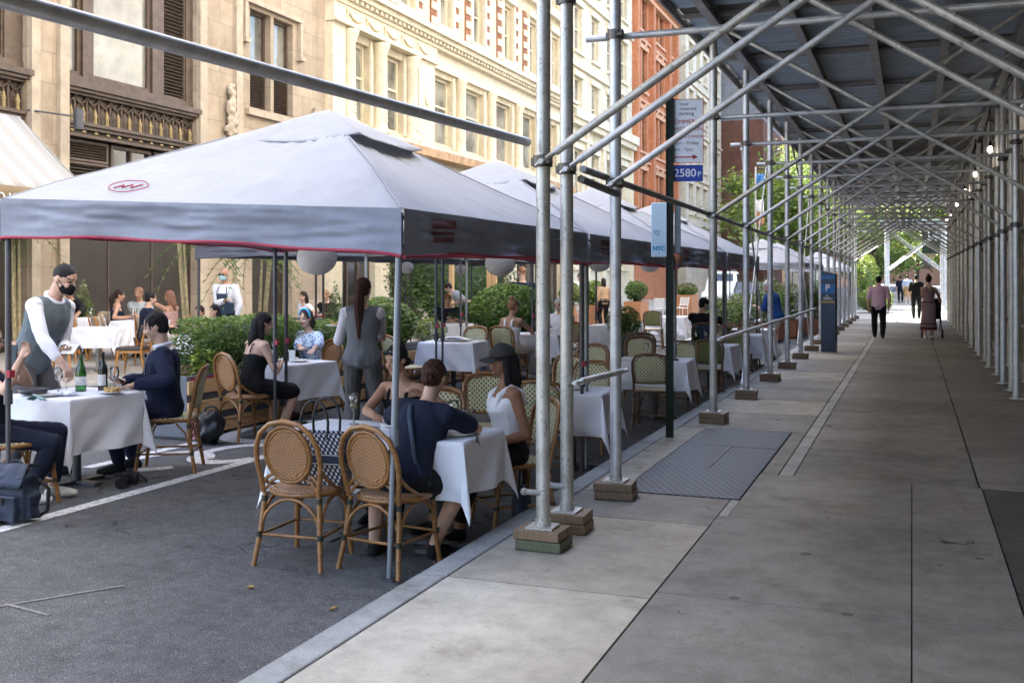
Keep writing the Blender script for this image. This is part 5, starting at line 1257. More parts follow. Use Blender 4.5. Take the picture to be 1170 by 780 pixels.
shrub('boxwood_hedge', 'clipped boxwood hedge behind the suited man and the black dress', (-7.12, 10.0, pl[2]), (.66, 1.7, .62), 15000, .046, ['leaf_d', 'leaf_m', 'leaf_m', 'leaf_l'], 'box', G_, 3)
shrub('boxwood_hedge', 'clipped boxwood hedge right behind the tent leg and the blue blouse', (-7.12, 11.6, pl2[2]), (.6, 1.5, .5), 9500, .046, ['leaf_d', 'leaf_m', 'leaf_m', 'leaf_l'], 'box', G_, 4)
shrub('yellow_shrub', 'small bright yellow green plant in the planter end left of the black dress', (-6.98, 9.2, pl[2]), (.3, .3, .34), 260, .06, ['leaf_y', 'leaf_l'], 'ball', None, 5, 4)
shrub('dusty_succulent', 'pale dusty pink ground plant at the planter end by the suited man', (-7.15, 8.95, pl[2]), (.4, .3, .15), 380, .06, ['leaf_v', 'leaf_l', 'leaf_r'], 'ball', None, 6, 3)
shrub('variegated_shrub', 'loose variegated shrub behind the waitress and the near tent leg', (-7.0, 13.3, pl3[2]), (.75, 1.7, .78), 7000, .075, ['leaf_d', 'leaf_m', 'leaf_l', 'leaf_v'], 'ball', G_, 7)
shrub('pale_flowering_plant', 'pale yellow flowering plant by the menus', (-6.85, 14.5, pl4[2]), (.5, .6, .45), 700, .07, ['leaf_l', 'leaf_v', 'leaf_y'], 'ball', None, 8)
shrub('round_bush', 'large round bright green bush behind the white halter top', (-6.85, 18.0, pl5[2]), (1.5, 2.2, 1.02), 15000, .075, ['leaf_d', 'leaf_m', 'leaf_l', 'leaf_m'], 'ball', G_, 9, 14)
def pot(label, x, y, z, r, h, m_='terra'):
    t = thing('plant_pot', label, 'pot', (x, y, z)); MB().lathe([(r*.7, 0), (r, h), (r*1.05, h), (r*.92, h-.02), (r*.85, h-.06)], 20).build('shell', m_, t); MB().lathe([(r*.85, h-.06), (0, h-.055)], 16).build('soil', 'soil', t); return (x, y, z+h-.06)
p = pot('dark round pot under the conical topiary', -7.75, 13.2, zr(-7.75), .22, .4, 'legd'); shrub('conical_topiary', 'dark conical topiary left of the waitress with the ponytail', p, (.5, .5, 1.3), 3600, .05, ['leaf_d', 'leaf_d', 'leaf_m'], 'cone', None, 10)
x, y = at(95, 20.9); p = pot('pot under the pale topiary', x, y, fz(x), .2, .4, 'legd'); shrub('conical_topiary', 'pale green conical topiary right of the man in the black shirt', p, (.62, .62, 1.15), 2200, .07, ['leaf_m', 'leaf_l', 'leaf_v'], 'cone', None, 11)
p = pot('dull grey tub left of the blue blouse', -8.0, 12.0, zr(-8.0), .3, .4, 'metalpot'); shrub('low_bush', 'rounded bush in a tub behind the tent leg', p, (1.0, .9, .5), 2600, .055, ['leaf_d', 'leaf_m', 'leaf_l'], 'ball', None, 12)
x, y = at(318, 18.5); p = pot('tub on the far kerb near the waiter', x, y, .01, .3, .35, 'metalpot'); shrub('low_bush', 'small bright bush right of the aproned waiter', p, (1.1, .9, .6), 2000, .07, ['leaf_d', 'leaf_m', 'leaf_l'], 'ball', None, 13)
x, y = at(713, 19.5); p = pot('tall tapered zinc pot between the two farther scaffold posts', x, y, zr(x), .17, .62, 'metalpot'); shrub('pot_shrub', 'light green round shrub in the zinc pot', p, (.68, .68, .62), 1800, .06, ['leaf_m', 'leaf_l', 'leaf_l'], 'ball', None, 14)
x, y = at(545, 22); shrub('dark_shrub', 'dark green shrub behind the pale table and the empty cane chair', (x, y, zr(x)), (1.6, 1.4, 1.2), 3600, .08, ['leaf_d', 'leaf_d', 'leaf_m'], 'ball', None, 15)
x, y = at(535, 31); shrub('ivy_screen', 'tall screen of dark ivy behind the small lantern', (x-.3, y, fz(x)), (1.2, 7.5, 3.4), 15000, .12, ['leaf_d', 'leaf_m', 'leaf_d', 'leaf_l'], 'box', None, 16)
for k, u in enumerate((516, 559, 565)):
    x, y = at(u, 28.5); t = thing('wooden_post', '%s pale wooden post in front of the ivy' % ('single', 'left of the paired', 'right of the paired')[k], 'post', (x, y, fz(x) if x < FX else zr(x))); MB().box((0, 0, 1.25), (.12, .12, 2.5)).build('shaft', 'pine', t, bev=.01); MB().box((0, 0, 2.53), (.16, .16, .05)).build('post_cap', 'pine', t)
# orange planters along the far kerb
def far_planter(u0, u1, d, l, sl, mats, h=.78, hs=.9, seed=20, n=1500):
    xa, ya = at(u0, d); xb, yb = at(u1, d); cx = (xa+xb)/2; L = math.hypot(xb-xa, yb-ya)
    t, p = planter(l, cx-.35, cx+.35, (ya+yb)/2-L*.72, (ya+yb)/2+L*.72, h, 'cedar', fz(cx) if cx < FX else zr(cx), 'orange planters along the far kerb')
    shrub('planter_shrub', sl, p, (.9, L*1.35, hs), n, .11, mats, 'ball', 'shrubs in the orange planters', seed, 10)
far_planter(640, 664, 38, 'orange planter box just right of the second scaffold post', 'yellow green shrub left of the tan topped woman', ['leaf_m', 'leaf_l', 'leaf_y'], seed=21)
far_planter(668, 690, 36, 'orange planter box behind the two white slatted chairs', 'bushy shrub right behind the two white slatted chairs', ['leaf_m', 'leaf_l', 'leaf_y'], seed=22)
far_planter(714, 741, 41, 'orange planter box left of the sign pole', 'pair of green bushes left of the sign pole', ['leaf_d', 'leaf_m', 'leaf_l'], seed=23)
far_planter(771, 800, 44, 'orange planter box right of the sign pole', 'low planting with dusky flowers right of the sign pole', ['leaf_m', 'leaf_l', 'leaf_r'], .95, .55, 24)
for k, (u, d, w_, h_, l, sl) in enumerate(((822, 24, 1.6, .8, 'terracotta trough behind the seated teal mask', 'leafy planting in the trough behind the teal mask'), (848, 27, 1.7, .9, 'terracotta trough between the scaffold posts', 'weedy planting between the thin rods'), (880, 29, 1.8, 1.3, 'dark trough left of the man in the blue polo', 'tall dark shrub left of the blue polo'), (900, 31, 1.6, 1.2, 'dark trough behind the man in the blue polo', 'mixed shrub behind the blue polo'), (930, 33, 1.5, 1.3, 'dark trough left of the parking meter', 'upright shrub left of the parking meter'))):
    x, y = at(u, d); t, p = planter(l, x-.35, x+.35, y-w_/2, y+w_/2, .5, 'terra', zr(x), 'terracotta troughs down the kerb lane'); shrub('trough_shrub', sl, p, (.9, w_, h_), 1500, .1, ['leaf_d', 'leaf_m', 'leaf_l', 'leaf_v'][k % 2:], 'ball', 'shrubs in the kerb lane troughs', 30+k)
# palms by the facade
def palm(label, x, y, z, h, seed):
    t = thing('palm_tree', label, 'palm', (x, y, z), 0, 'slim palms against the facade'); rr = random.Random(seed)
    for k in range(3):
        a = rr.uniform(-.15, .15); b = rr.uniform(-.15, .15); m = MB(); m.tube([(a, b, 0), (a*1.6, b*1.6, h*.5), (a*2.2, b*2.2, h)], [.04, .032, .022], 8); m.build('trunk', 'palmstem', t)
    m = MB()
    for i in range(16):
        an = rr.uniform(0, 6.28); L = rr.uniform(.7, 1.1); el = rr.uniform(.2, 1.2); base = V((rr.uniform(-.15, .15), rr.uniform(-.15, .15), h-rr.uniform(0, .15)))
        sp = [base+V((math.cos(an)*L*t_*math.cos(el*.5), math.sin(an)*L*t_*math.cos(el*.5), L*(el*t_-1.1*t_*t_))) for t_ in [j/10 for j in range(11)]]
        m.tube(sp, .006, 4)
        sd_ = V((-math.sin(an), math.cos(an), 0))
        for j in range(2, 11):
            for s_ in (-1, 1):
                q = sp[j]; e = q+sd_*s_*.24*(1.05-j/12)+V((math.cos(an)*.1, math.sin(an)*.1, -.07)); w2 = V((math.cos(an), math.sin(an), 0))*.018
                m.add([q-w2, q+w2, e], [(0, 1, 2)])
    m.build('crown', 'leaf_m', t)
x, y = at(22, 19.5); palm('slim palm beside the awning above the leaning waiter', x, y, fz(x), 2.35, 3); x, y = at(222, 20.4); palm('slim palm beside the bronze panels near the aproned waiter', x, y, fz(x), 2.3, 4); x, y = at(290, 20.5); palm('slim palm just right of the aproned waiter', x, y, fz(x), 2.1, 5)
# street trees
def tree(label, x, y, h, cr, ch, n, seed, mats=('leaf_m', 'leaf_l', 'leaf_l', 'leaf_y'), size=.32):
    z = zr(x) if x < KX and x > FX else 0
    t = thing('street_tree', label, 'tree', (x, y, z), 0, 'street trees'); rr = random.Random(seed)
    m = MB(); m.tube([(0, 0, 0), (.05, 0, h*.3), (.0, .08, h*.6), (.05, .05, h*.92)], [.17, .13, .08, .02], 10)
    cl = []
    for i in range(16):
        a = rr.uniform(0, 6.28); r = cr*rr.uniform(.35, .9); zz = h-ch*rr.uniform(.1, .95); e = V((math.cos(a)*r, math.sin(a)*r, zz)); s0 = V((0, 0, h*.3+(zz-h*.3)*.45))
        m.tube([s0, s0.lerp(e, .5)+V((0, 0, .15)), e], [.05, .03, .012], 6); cl.append((e, rr.uniform(.45, .85)*cr*.5))
    m.build('trunk', 'trunk', t)
    def samp(q):
        c, r = cl[int(q.random()*len(cl))]; p = V((q.gauss(0, .5), q.gauss(0, .5), q.gauss(0, .38)))*r
        return c+p, int(q.random()*2.2+(p.z/r+.6)*1.6) if r else 0
    m = MB(); leaves(m, n, lambda q: (lambda s_: (s_[0], max(0, min(len(mats)-1, s_[1]))))(samp(q)), size, list(range(len(mats))), rr); m.build('crown', list(mats), t)
tree('pale green street tree behind the thin scaffold rods', -7.6, 62, 8.6, 3.6, 5.2, 9000, 1)
tree('farther street tree rising behind the thin scaffold rods and the flag', -8.3, 90, 11, 4.2, 7, 9000, 2)
tree('street tree behind the row of scaffold posts above the white tents', -6.5, 72, 10, 4.2, 7, 9000, 3)
tree('bright tree at the sunlit end of the covered pavement', -2.5, 76, 8, 3.2, 6, 4600, 4)
tree('darker tree past the end of the shed on the right', 2.5, 86, 9, 3.4, 6.5, 4200, 5, ('leaf_d', 'leaf_m', 'leaf_l'))
shrub('roadside_bush', 'bright yellow green bush at the sunlit end of the pavement', (-1.6, 52, 0), (1.6, 2.5, 1.3), 2600, .14, ['leaf_m', 'leaf_l', 'leaf_y'], 'ball', None, 40)
shrub('roadside_bush', 'tall yellow green bush by the white posts beyond the shed', (-2.2, 57, 0), (1.4, 2, 2.9), 2600, .14, ['leaf_m', 'leaf_l', 'leaf_y'], 'ball', None, 41)

# ------------------------------------------------------------------ signs, meter, vehicles
sx, sy = -2.34, 10.72
t = thing('sign_pole', 'dark green parking sign pole with a white sign and a blue number plate', 'sign', (sx, sy, 0), R(14))
m = MB(); m.bx(-.035, .035, -.005, .005, 0, 3.5); m.bx(-.04, -.03, -.03, .005, 0, 3.5); m.bx(.03, .04, -.03, .005, 0, 3.5); m.build('post', 'signg', t)
b = MB(); b.bx(.0, .345, .008, .012, 2.83, 3.49); sg = b.build('sign', 'signw', t); b = MB(); 
for (p, q, r, s) in ((0, .345, 2.83, 2.836), (0, .345, 3.484, 3.49), (.339, .345, 2.83, 3.49)): b.bx(p, q, .0055, .0078, r, s)
b.build('border', 'signr', sg)
for (tx, z, s, mm, x0) in (('hour', 3.425, .05, 'signk', .1), ('metered', 3.375, .05, 'signk', .1), ('parking', 3.325, .05, 'signk', .1), ('COMMERCIAL', 3.235, .062, 'signr', .0), ('VEHICLES ONLY', 3.165, .058, 'signr', -.02), ('OTHERS NO STANDING', 3.09, .04, 'signr', -.05), ('Mon - Friday', 3.02, .052, 'signk', .03), ('7am - 7pm', 2.955, .05, 'signk', .02)):
    text(tx, s, 'lettering', mm, sg, (x0, .0065, z), (PI/2, 0, 0), .0008, 'LEFT', .0)
b = MB(); b.bx(.05, .24, .0055, .0075, 2.885, 2.898); b.add([(.235, .0055, 2.865), (.235, .0055, 2.918), (.29, .0055, 2.8915)], [(0, 1, 2)]); b.build('arrow', 'signr', sg)
b = MB(); b.bx(.0, .34, .008, .012, 2.64, 2.81); bp_ = b.build('number_plate', 'signb', t); text('2580', .115, 'lettering', 'signw', bp_, (.042, .0065, 2.69), (PI/2, 0, 0), .0008, 'LEFT', .001); text('P', .075, 'lettering', 'signw', bp_, (.285, .0065, 2.69), (PI/2, 0, 0), .0008)
b = MB(); b.bx(-.19, -.03, -.06, -.04, 1.86, 2.42); nb = b.build('notice_panel', 'nycw', t, bev=.008)
text('NYC', .06, 'lettering', 'nycb', nb, (-.175, -.0625, 1.93), (PI/2, 0, 0), .001, 'LEFT', .003)
b = MB(); b.tube([(-.15, -.063, 2.1), (-.165, -.063, 2.12), (-.15, -.063, 2.14), (-.135, -.063, 2.128), (-.12, -.063, 2.14), (-.108, -.063, 2.12), (-.125, -.063, 2.09)], .004, 5, 0, True); b.build('heart', 'nycb', nb)
b = MB(); b.bx(.05, .115, .02, .05, 1.9, 2.42); b.build('back_panel', 'legp', t, bev=.006); b = MB(); b.lathe([(.04, 1.8), (.045, 1.86), (.035, 1.9)], 12, (.08, .03, 0)); b.build('clip_box', 'terra', t)
t = thing('parking_meter', 'blue grey pay and display parking meter on the kerb', 'parking meter', (-1.72, 24.3, 0), R(-8))
m = MB(); m.bx(-.155, .155, -.11, .11, 0, 1.55); m.add([(-.155, -.11, 1.55), (.155, -.11, 1.55), (.155, .11, 1.55), (-.155, .11, 1.55), (-.155, -.11, 1.8), (.155, -.11, 1.72), (.155, .11, 1.72), (-.155, .11, 1.8)], [(0, 1, 5, 4), (1, 2, 6, 5), (2, 3, 7, 6), (3, 0, 4, 7), (4, 5, 6, 7)]); m.build('case', 'meter', t)
m = MB(); m.bx(-.15, .15, -.115, -.112, 1.62, 1.7); m.bx(-.15, .15, -.115, -.112, 1.3, 1.5); mf = m.build('face', 'meterb', t)
text('P', .2, 'lettering', 'white', t, (-.06, -.1165, 1.36), (PI/2, 0, 0), .001, 'LEFT', .004)
m = MB(); m.bx(-.1, .06, -.117, -.1145, 1.2, 1.215); m.bx(-.1, .1, -.117, -.1145, 1.165, 1.18); m.bx(-.04, .0, -.117, -.1145, 1.24, 1.26); m.build('instruction', 'paper', t); m = MB(); m.bx(-.14, .14, -.115, -.112, 1.09, 1.13); m.build('stripe', 'food', t)
t = thing('street_flag', 'green, white and orange striped flag hanging from a pole', 'flag', (-6.3, 46, zr(-6.3))); MB().tube([(0, 0, 0), (0, 0, 6.4)], .04, 8).build('pole', 'metalpot', t)
for k, mm in enumerate(('meterb', 'leaf_m', 'white', 'cedar')):
    z1 = 6.1-k*.55
    MB().grid(lambda a, b: (.03+.32*b, .04*math.sin(6*b+2*a), z1-.55*a), 4, 8).build('stripe', mm, t, solid=.006)
def car(label, x, y, rz, pm, L=4.2, H=1.45, name='parked_car', cat='car'):
    t = thing(name, label, cat, (x, y, zr(x)), rz); W = .86
    prof = [(-L/2, .35), (-L/2+.02, .75), (-L/2+.12, .9), (-L*.18, .98), (-L*.05, H-.06), (L*.08, H), (L*.3, H-.03), (L*.44, .98), (L/2-.04, .92), (L/2, .5), (L/2-.02, .3)]
    n = len(prof); m = MB()
    vs = []
    for xx, k in ((-W, 0), (-W*.9, 1), (W*.9, 1), (W, 0)):
        for (yy, zz) in prof: vs.append((xx*(.82 if zz > 1.1 else 1), yy, zz+(.02 if k else -.02)))
    fs = [(a*n+i, a*n+i+1, (a+1)*n+i+1, (a+1)*n+i) for a in range(3) for i in range(n-1)]; fs += [tuple(range(n)), tuple(range(3*n, 4*n))]
    m.add(vs, fs, 0, False); m.build('body', pm, t, bev=.03)
    m = MB(); zb = H-.12
    m.add([(-.62, -L*.155, 1.03), (.62, -L*.155, 1.03), (.56, -L*.065, zb), (-.56, -L*.065, zb)], [(0, 1, 2, 3)]); m.build('windscreen', 'pane_d', t, loc=(0, -.03, .01))
    for s_ in (-1, 1):
        m = MB(); m.add([(s_*.865, -L*.12, 1.0), (s_*.865, L*.38, 1.0), (s_*.74, L*.28, zb), (s_*.74, -L*.03, zb)], [(0, 1, 2, 3)]); m.build('side_window', 'pane_d', t)
        for yy in (-L*.31, L*.31):
            m = MB(); m.tube([(s_*.72, yy, .32), (s_*.89, yy, .32)], .32, 20); wl = m.build('wheel', 'tyre', t); m = MB(); m.tube([(s_*.86, yy, .32), (s_*.895, yy, .32)], .2, 14); m.build('rim', 'metalpot', wl)
        m = MB(); m.ell((s_*.6, -L/2+.04, .72), (.16, .06, .08)); m.build('headlight', 'white', t)
    m = MB(); m.bx(-.4, .4, -L/2-.01, -L/2+.03, .5, .62); m.build('grille', 'black', t)
x, y = at(858, 52); car('dark parked hatchback far down the street behind the tents', x, y, R(10), 'carpaint'); x, y = at(826, 56); car('white van far down the street left of the dark hatchback', x, y, R(4), 'white', 4.8, 2.0, 'parked_van', 'van')
t = thing('shop_sign', 'dark green shop sign with pale lettering beyond the shed', 'sign', (3.0, 72, 4.0)); MB().bx(-2.4, 1.6, 0, .1, -.8, .8).build('board', 'signg', t); text('Le Ca', .8, 'lettering', 'white', t, (-2.1, -.03, 0), (PI/2, 0, 0), .005)

for (l, x, y, h, cr, ch, n, sd) in (('tall sunlit tree closing the view past the shed on the left', -5.5, 104, 11, 4.5, 9, 6000, 11), ('tall sunlit tree closing the view in the middle of the far street', 0.5, 112, 11, 4.5, 9.5, 6000, 12), ('tall sunlit tree closing the view on the far right', 5.5, 100, 10, 4, 8, 5000, 13)):
    tree(l, x, y, h, cr, ch, n, sd, size=.42)
# grit and leaf scraps in the gutter
m = MB(); rr = random.Random(77)
for i in range(700):
    y = 3.5+34*rr.random()**2; x = KX-.02-abs(rr.gauss(0, .10)); s = rr.uniform(.004, .014); an = rr.uniform(0, 6); z = zr(x)+.003
    if rr.random() < .25: x = rr.uniform(-2.5, 1.2); z = .004; s *= .6
    dx, dy = s*math.cos(an), s*math.sin(an); m.add([(x-dx, y-dy, z), (x+dy*.5, y-dx*.5, z+s*.5), (x+dx, y+dy, z), (x-dy*.5, y+dx*.5, z+s*.3)], [(0, 1, 2, 3)], rr.randrange(3))
tag(m.build('gutter_grit', ['soil', 'pad', 'food']), 'grit and dry leaf scraps along the gutter', 'litter', kind='stuff')
# ------------------------------------------------------------------ people
import numpy as np
def FM(name, col, kind='cloth', **k):
    key = 'P_'+name
    if key not in MT:
        if kind == 'skin': MT[key] = mat('skin '+name, col, .5, 0, .16, 11, .15, 70, spec=.3)
        elif kind == 'hair': MT[key] = mat('hair '+name, col, .55, 0, .5, 16, .6, 60, (9, 9, 1.2), spec=.22)
        else: MT[key] = fabric(name, col, 0, k.get('fold', .45), .9, .1)
    return key
SK = {'light': FM('light', (.56, .35, .26), 'skin'), 'pink': FM('pink', (.6, .36, .28), 'skin'), 'tan': FM('tan', (.42, .235, .15), 'skin'), 'brown': FM('brown', (.24, .115, .065), 'skin')}
MT['P_lip'] = mat('lip', (.38, .13, .11), .4, 0, .1); MT['P_brow'] = mat('brow and lash', (.03, .02, .016), .6, 0, .2)
HR = {'black': FM('black', (.012, .010, .010), 'hair'), 'dark': FM('dark brown', (.028, .016, .012), 'hair'), 'auburn': FM('auburn', (.05, .018, .012), 'hair'), 'brown': FM('brown', (.1, .055, .03), 'hair'), 'ginger': FM('ginger', (.3, .12, .045), 'hair'), 'white': FM('white', (.6, .59, .57), 'hair'), 'blond': FM('fair', (.28, .18, .09), 'hair')}
def W(x, y, z): return ('w', x, y, z)
TORS = {'m': [(-.10, .095, .075, 0), (-.07, .15, .105, 0), (0, .168, .12, -.005), (.10, .155, .112, .005), (.2, .15, .108, .008), (.3, .168, .118, .01), (.38, .182, .118, .004), (.43, .175, .098, -.004), (.47, .135, .082, -.008), (.5, .075, .066, -.006), (.53, .058, .058, 0)],
        'f': [(-.10, .1, .075, 0), (-.07, .155, .11, -.005), (0, .172, .122, -.01), (.09, .145, .105, 0), (.17, .126, .095, .004), (.25, .136, .104, .01), (.32, .15, .125, .022), (.38, .155, .108, .01), (.43, .152, .088, -.002), (.47, .115, .07, -.006), (.5, .06, .056, -.004), (.53, .048, .05, 0)]}
def human(label, x, y, z, rz, H=1.7, sex='m', skin='light', hip=None, lean=0, side=0, twist=0, head=(0, 0), hands=(None, None), hints=(None, None), feet=(None, None), fyaw=(0, 0), curl=(.5, .5), palms=(None, None), hair=('short', 'dark', 0), wear=(), shoes='black', vox=.012, seat=None, cat='person', build=1.0):
    t = thing('person', label, cat, (x, y, z), rz); k = H/1.7; cr_, sr_ = math.cos(rz), math.sin(rz)
    def loc(p):
        if p is None: return None
        if p[0] == 'w':
            dx, dy = p[1]-x, p[2]-y; return V((cr_*dx+sr_*dy, -sr_*dx+cr_*dy, p[3]-z))
        return V(p)
    hipz = (seat+.085*k) if seat else .905*k
    hp = V(hip) if hip else V((0, 0, 0)); hp.z += hipz
    u = (Matrix.Rotation(R(side), 3, 'Y') @ Matrix.Rotation(R(-lean), 3, 'X')) @ V((0, 0, 1))
    fw0 = V((0, 1, 0)); xr = V((1, 0, 0))
    tw = Matrix.Rotation(R(twist), 3, u)
    rs = tw @ xr; rs = (rs-u*rs.dot(u)).normalized(); fs = u.cross(rs)
    rh = (xr-u*xr.dot(u)).normalized(); fh = u.cross(rh)
    tab = TORS[sex]
    def sec(tt):
        for i in range(len(tab)-1):
            if tab[i][0] <= tt <= tab[i+1][0]:
                f = (tt-tab[i][0])/(tab[i+1][0]-tab[i][0]); return [tab[i][j]*(1-f)+tab[i+1][j]*f for j in (1, 2, 3)]
        return list((tab[0] if tt < tab[0][0] else tab[-1])[1:])
    curve = .03*math.sin(R(max(0, lean)))*0
    def spine(tt): return hp + u*tt*k
    def torso(m, inf, t0, t1, fit=1.0):
        n = max(4, int((t1-t0)/.03)); rings = []
        for i in range(n+1):
            tt = t0+(t1-t0)*i/n; w_, d_, o_ = sec(tt); f = max(0, min(1, tt/.4)); r_ = (rh*(1-f)+rs*f).normalized(); g_ = u.cross(r_)
            e = 1 if 0 < i < n else .9
            rings.append((spine(tt)+g_*o_*k, r_*(w_*k*build*fit+inf)*e, g_*(d_*k*build*fit+inf)*e))
        m.loft(rings, 0, 18)
    nb = spine(.5); hyaw, hpit = R(head[1]), R(head[0])
    hm = Matrix.Rotation(hyaw, 3, 'Z') @ Matrix.Rotation(-hpit, 3, 'X') 
    if len(head) > 2: hm = Matrix.Rotation(R(head[2]), 3, 'Y') @ hm
    hr, hf, hu = hm @ V((1, 0, 0)), hm @ V((0, 1, 0)), hm @ V((0, 0, 1))
    hc = nb + u*.045*k + hu*.128*k + hf*.02*k
    kk = k*(.98 if sex == 'm' else .95)
    def hd(a, b, c): return hc + (hr*a+hf*b+hu*c)*kk
    sw = .178 if sex == 'm' else .155
    S = [spine(.432)+rs*s_*sw*k*build for s_ in (-1, 1)]; J = [hp+rh*s_*.088*k-u*.02*k for s_ in (-1, 1)]
    def ik(a, c, la, lb, hint):
        d = c-a; L = d.length; mx = (la+lb)*.985
        if L > mx: c = a+d*(mx/L); d = c-a; L = mx
        L = max(L, abs(la-lb)+.02)
        q = (la*la-lb*lb+L*L)/(2*L); h_ = math.sqrt(max(0, la*la-q*q)); dn = d.normalized()
        hv = hint-dn*hint.dot(dn); hv = hv.normalized() if hv.length > 1e-4 else dn.orthogonal().normalized()
        return a+dn*q+hv*h_, c
    UA, FA, TH, SH = .295*k, .255*k, .435*k, .415*k
    arms = []; legs = []
    for i, s_ in enumerate((-1, 1)):
        tg_ = loc(hands[i])
        if tg_ is None: tg_ = S[i]+V((s_*.07, .05, -.525))*k
        h_ = V(hints[i]) if hints[i] else V((s_*.55, -.6, -.55))
        e, wv = ik(S[i], tg_, UA, FA, h_); arms.append((S[i], e, wv))
        ft = loc(feet[i])
        if ft is None: ft = V((s_*.1*k, 0, 0)) if not seat else V((s_*.11*k, .42*k, 0))
        ft = V((ft.x, ft.y, ft.z+.085*k))
        kn, an = ik(J[i], ft, TH, SH, V((s_*.15, 1, .25)) if not seat else V((s_*.2, .5, 1))); legs.append((J[i], kn, an))
    def arm(m, i, inf, f0=0, f1=2.0, tight=1):
        a, e, wv = arms[i]; rr_ = (.9 if sex == 'f' else 1.02)*k*tight
        ru, re, rw = .05*rr_+inf, .040*rr_+inf, .0275*rr_+inf
        if f1 > 0:
            q = min(f1, 1); m.cap(a, ru*1.06, a.lerp(e, q), ru*(1-q)+re*q, 12)
        if f1 > 1:
            q = f1-1; md = e.lerp(wv, min(.3, q)); m.cap(e, re, md, re*1.06, 12); m.cap(md, re*1.06, e.lerp(wv, q), re*(1-q)+rw*q, 12)
    def leg(m, i, inf, f1=2.0, flare=0):
        a, kn, an = legs[i]; rr_ = k*(1.0 if sex == 'm' else .98)*build
        m.cap(a, .088*rr_+inf, a.lerp(kn, min(f1, 1)), (.088*(1-min(f1, 1))+.056*min(f1, 1))*rr_+inf, 12)
        if f1 > 1:
            q = f1-1; md = kn.lerp(an, min(.35, q)); m.cap(kn, .055*rr_+inf, md, .058*rr_+inf+flare*.3, 12)
            if q > .35: m.cap(md, .058*rr_+inf+flare*.3, kn.lerp(an, q), (.058*(1-q)+.038*q)*rr_+inf+flare, 12)
    def foot(m, i, inf):
        _, kn, an = legs[i]; f = Matrix.Rotation(R(fyaw[i]), 3, 'Z') @ V((0, 1, 0)); dz = V((0, 0, 1))
        m.cap(an-dz*.02*k, .036*k+inf, an-dz*.052*k-f*.03*k, .032*k+inf*.5, 10); m.cap(an-dz*.03*k, .034*k+inf, an-dz*.056*k+f*.135*k, .026*k+inf*.5, 10); m.cap(an-dz*.056*k+f*.08*k+(V((f.y, -f.x, 0)))*.012*k, .03*k+inf*.4, an-dz*.058*k+f*.15*k, .024*k+inf*.4, 10)
    # ---- the body: one skin
    m = MB(); torso(m, 0, -.1, .53); nr = .054 if sex == 'm' else .045
    m.cap(nb-u*.03*k, nr*k*1.05, hd(0, -.02, -.06), nr*k, 12)
    m.ell(hd(0, -.006, .022), (.074*kk, .093*kk, .094*kk), hm, 18, 14); m.ell(hd(0, .02, -.035), (.062*kk, .07*kk, .08*kk), hm, 16, 12); m.ell(hd(0, .062, -.092), (.03*kk, .024*kk, .024*kk), hm, 10, 8)
    for s_ in (-1, 1):
        m.ell(hd(s_*.074, -.012, -.005), (.009*kk, .02*kk, .031*kk), hm, 8, 6); m.ell(hd(s_*.034, .066, -.03), (.026*kk, .02*kk, .024*kk), hm, 10, 8)
    m.cap(hd(0, .083, .014), .0075*kk, hd(0, .101, -.022), .0125*kk, 8); m.cap(hd(-.011, .09, -.026), .009*kk, hd(.011, .09, -.026), .009*kk, 8)
    m.cap(hd(-.036, .074, .03), .0095*kk, hd(.036, .074, .03), .0095*kk, 8); m.cap(hd(-.017, .08, -.058), .0095*kk, hd(.017, .08, -.058), .0095*kk, 8)
    for i, s_ in enumerate((-1, 1)):
        arm(m, i, 0); leg(m, i, 0); foot(m, i, 0)
        a, e, wv = arms[i]; m.cap(spine(.44)+rs*s_*.06*k, .05*k, a, .056*k*(.92 if sex == 'f' else 1.05), 12)
        d = (wv-e).normalized(); pn = V(palms[i]) if palms[i] else (V((0, 0, -1)) if abs(d.z) < .8 else V((-s_, 0, 0)))
        if palms[i] is None and abs(d.z) < .8 and seat is None and hands[i] is None: pn = V((-s_, 0, 0))
        pn = (pn-d*pn.dot(d)).normalized(); sd_ = d.cross(pn)*s_
        hk = k*(1.0 if sex == 'm' else .93); rot = Matrix((sd_, d, pn)).transposed()
        m.ell(wv+d*.048*hk, (.039*hk, .055*hk, .0155*hk), rot, 12, 8); m.cap(wv-d*.01*k, .026*hk, wv+d*.03*hk, .022*hk, 8)
        for j in range(4):
            b = wv+d*(.088-.004*abs(j-1.3))*hk+sd_*(.030-.0200*j)*hk; L = (.068, .076, .071, .055)[j]*hk; a1 = R(38*curl[i]+4*j*curl[i]); a2 = R(100*curl[i]); spd = sd_*(.14-.093*j)
            d1 = (d*math.cos(a1)+pn*math.sin(a1)+spd).normalized(); d2 = (d*math.cos(a2)+pn*math.sin(a2)+spd*.5).normalized(); r_ = .0088*hk
            p1 = b+d1*L*.52; m.cap(b-d1*.01, r_*1.05, p1, r_, 8); m.cap(p1, r_, p1+d2*L*.48, r_*.85, 8)
        b = wv+d*.026*hk+sd_*.030*hk; d1 = (d*.62+sd_*.68+pn*.35).normalized(); d2 = (d*.9+sd_*.2+pn*.45).normalized(); p1 = b+d1*.038*hk; m.cap(b, .0125*hk, p1, .0105*hk, 8); m.cap(p1, .0105*hk, p1+d2*.03*hk, .0085*hk, 8)
    me = remesh(m, 'body', [SK[skin], 'P_lip', 'P_brow'], vox, 3 if vox < .01 else 2)
    npoly = len(me.polygons); ce = np.empty(npoly*3, dtype=np.float32); me.polygons.foreach_get('center', ce); ce = ce.reshape(-1, 3)
    rel = (ce-np.array(hc, dtype=np.float32))/kk; px = rel @ np.array(hr, dtype=np.float32); py = rel @ np.array(hf, dtype=np.float32); pz = rel @ np.array(hu, dtype=np.float32)
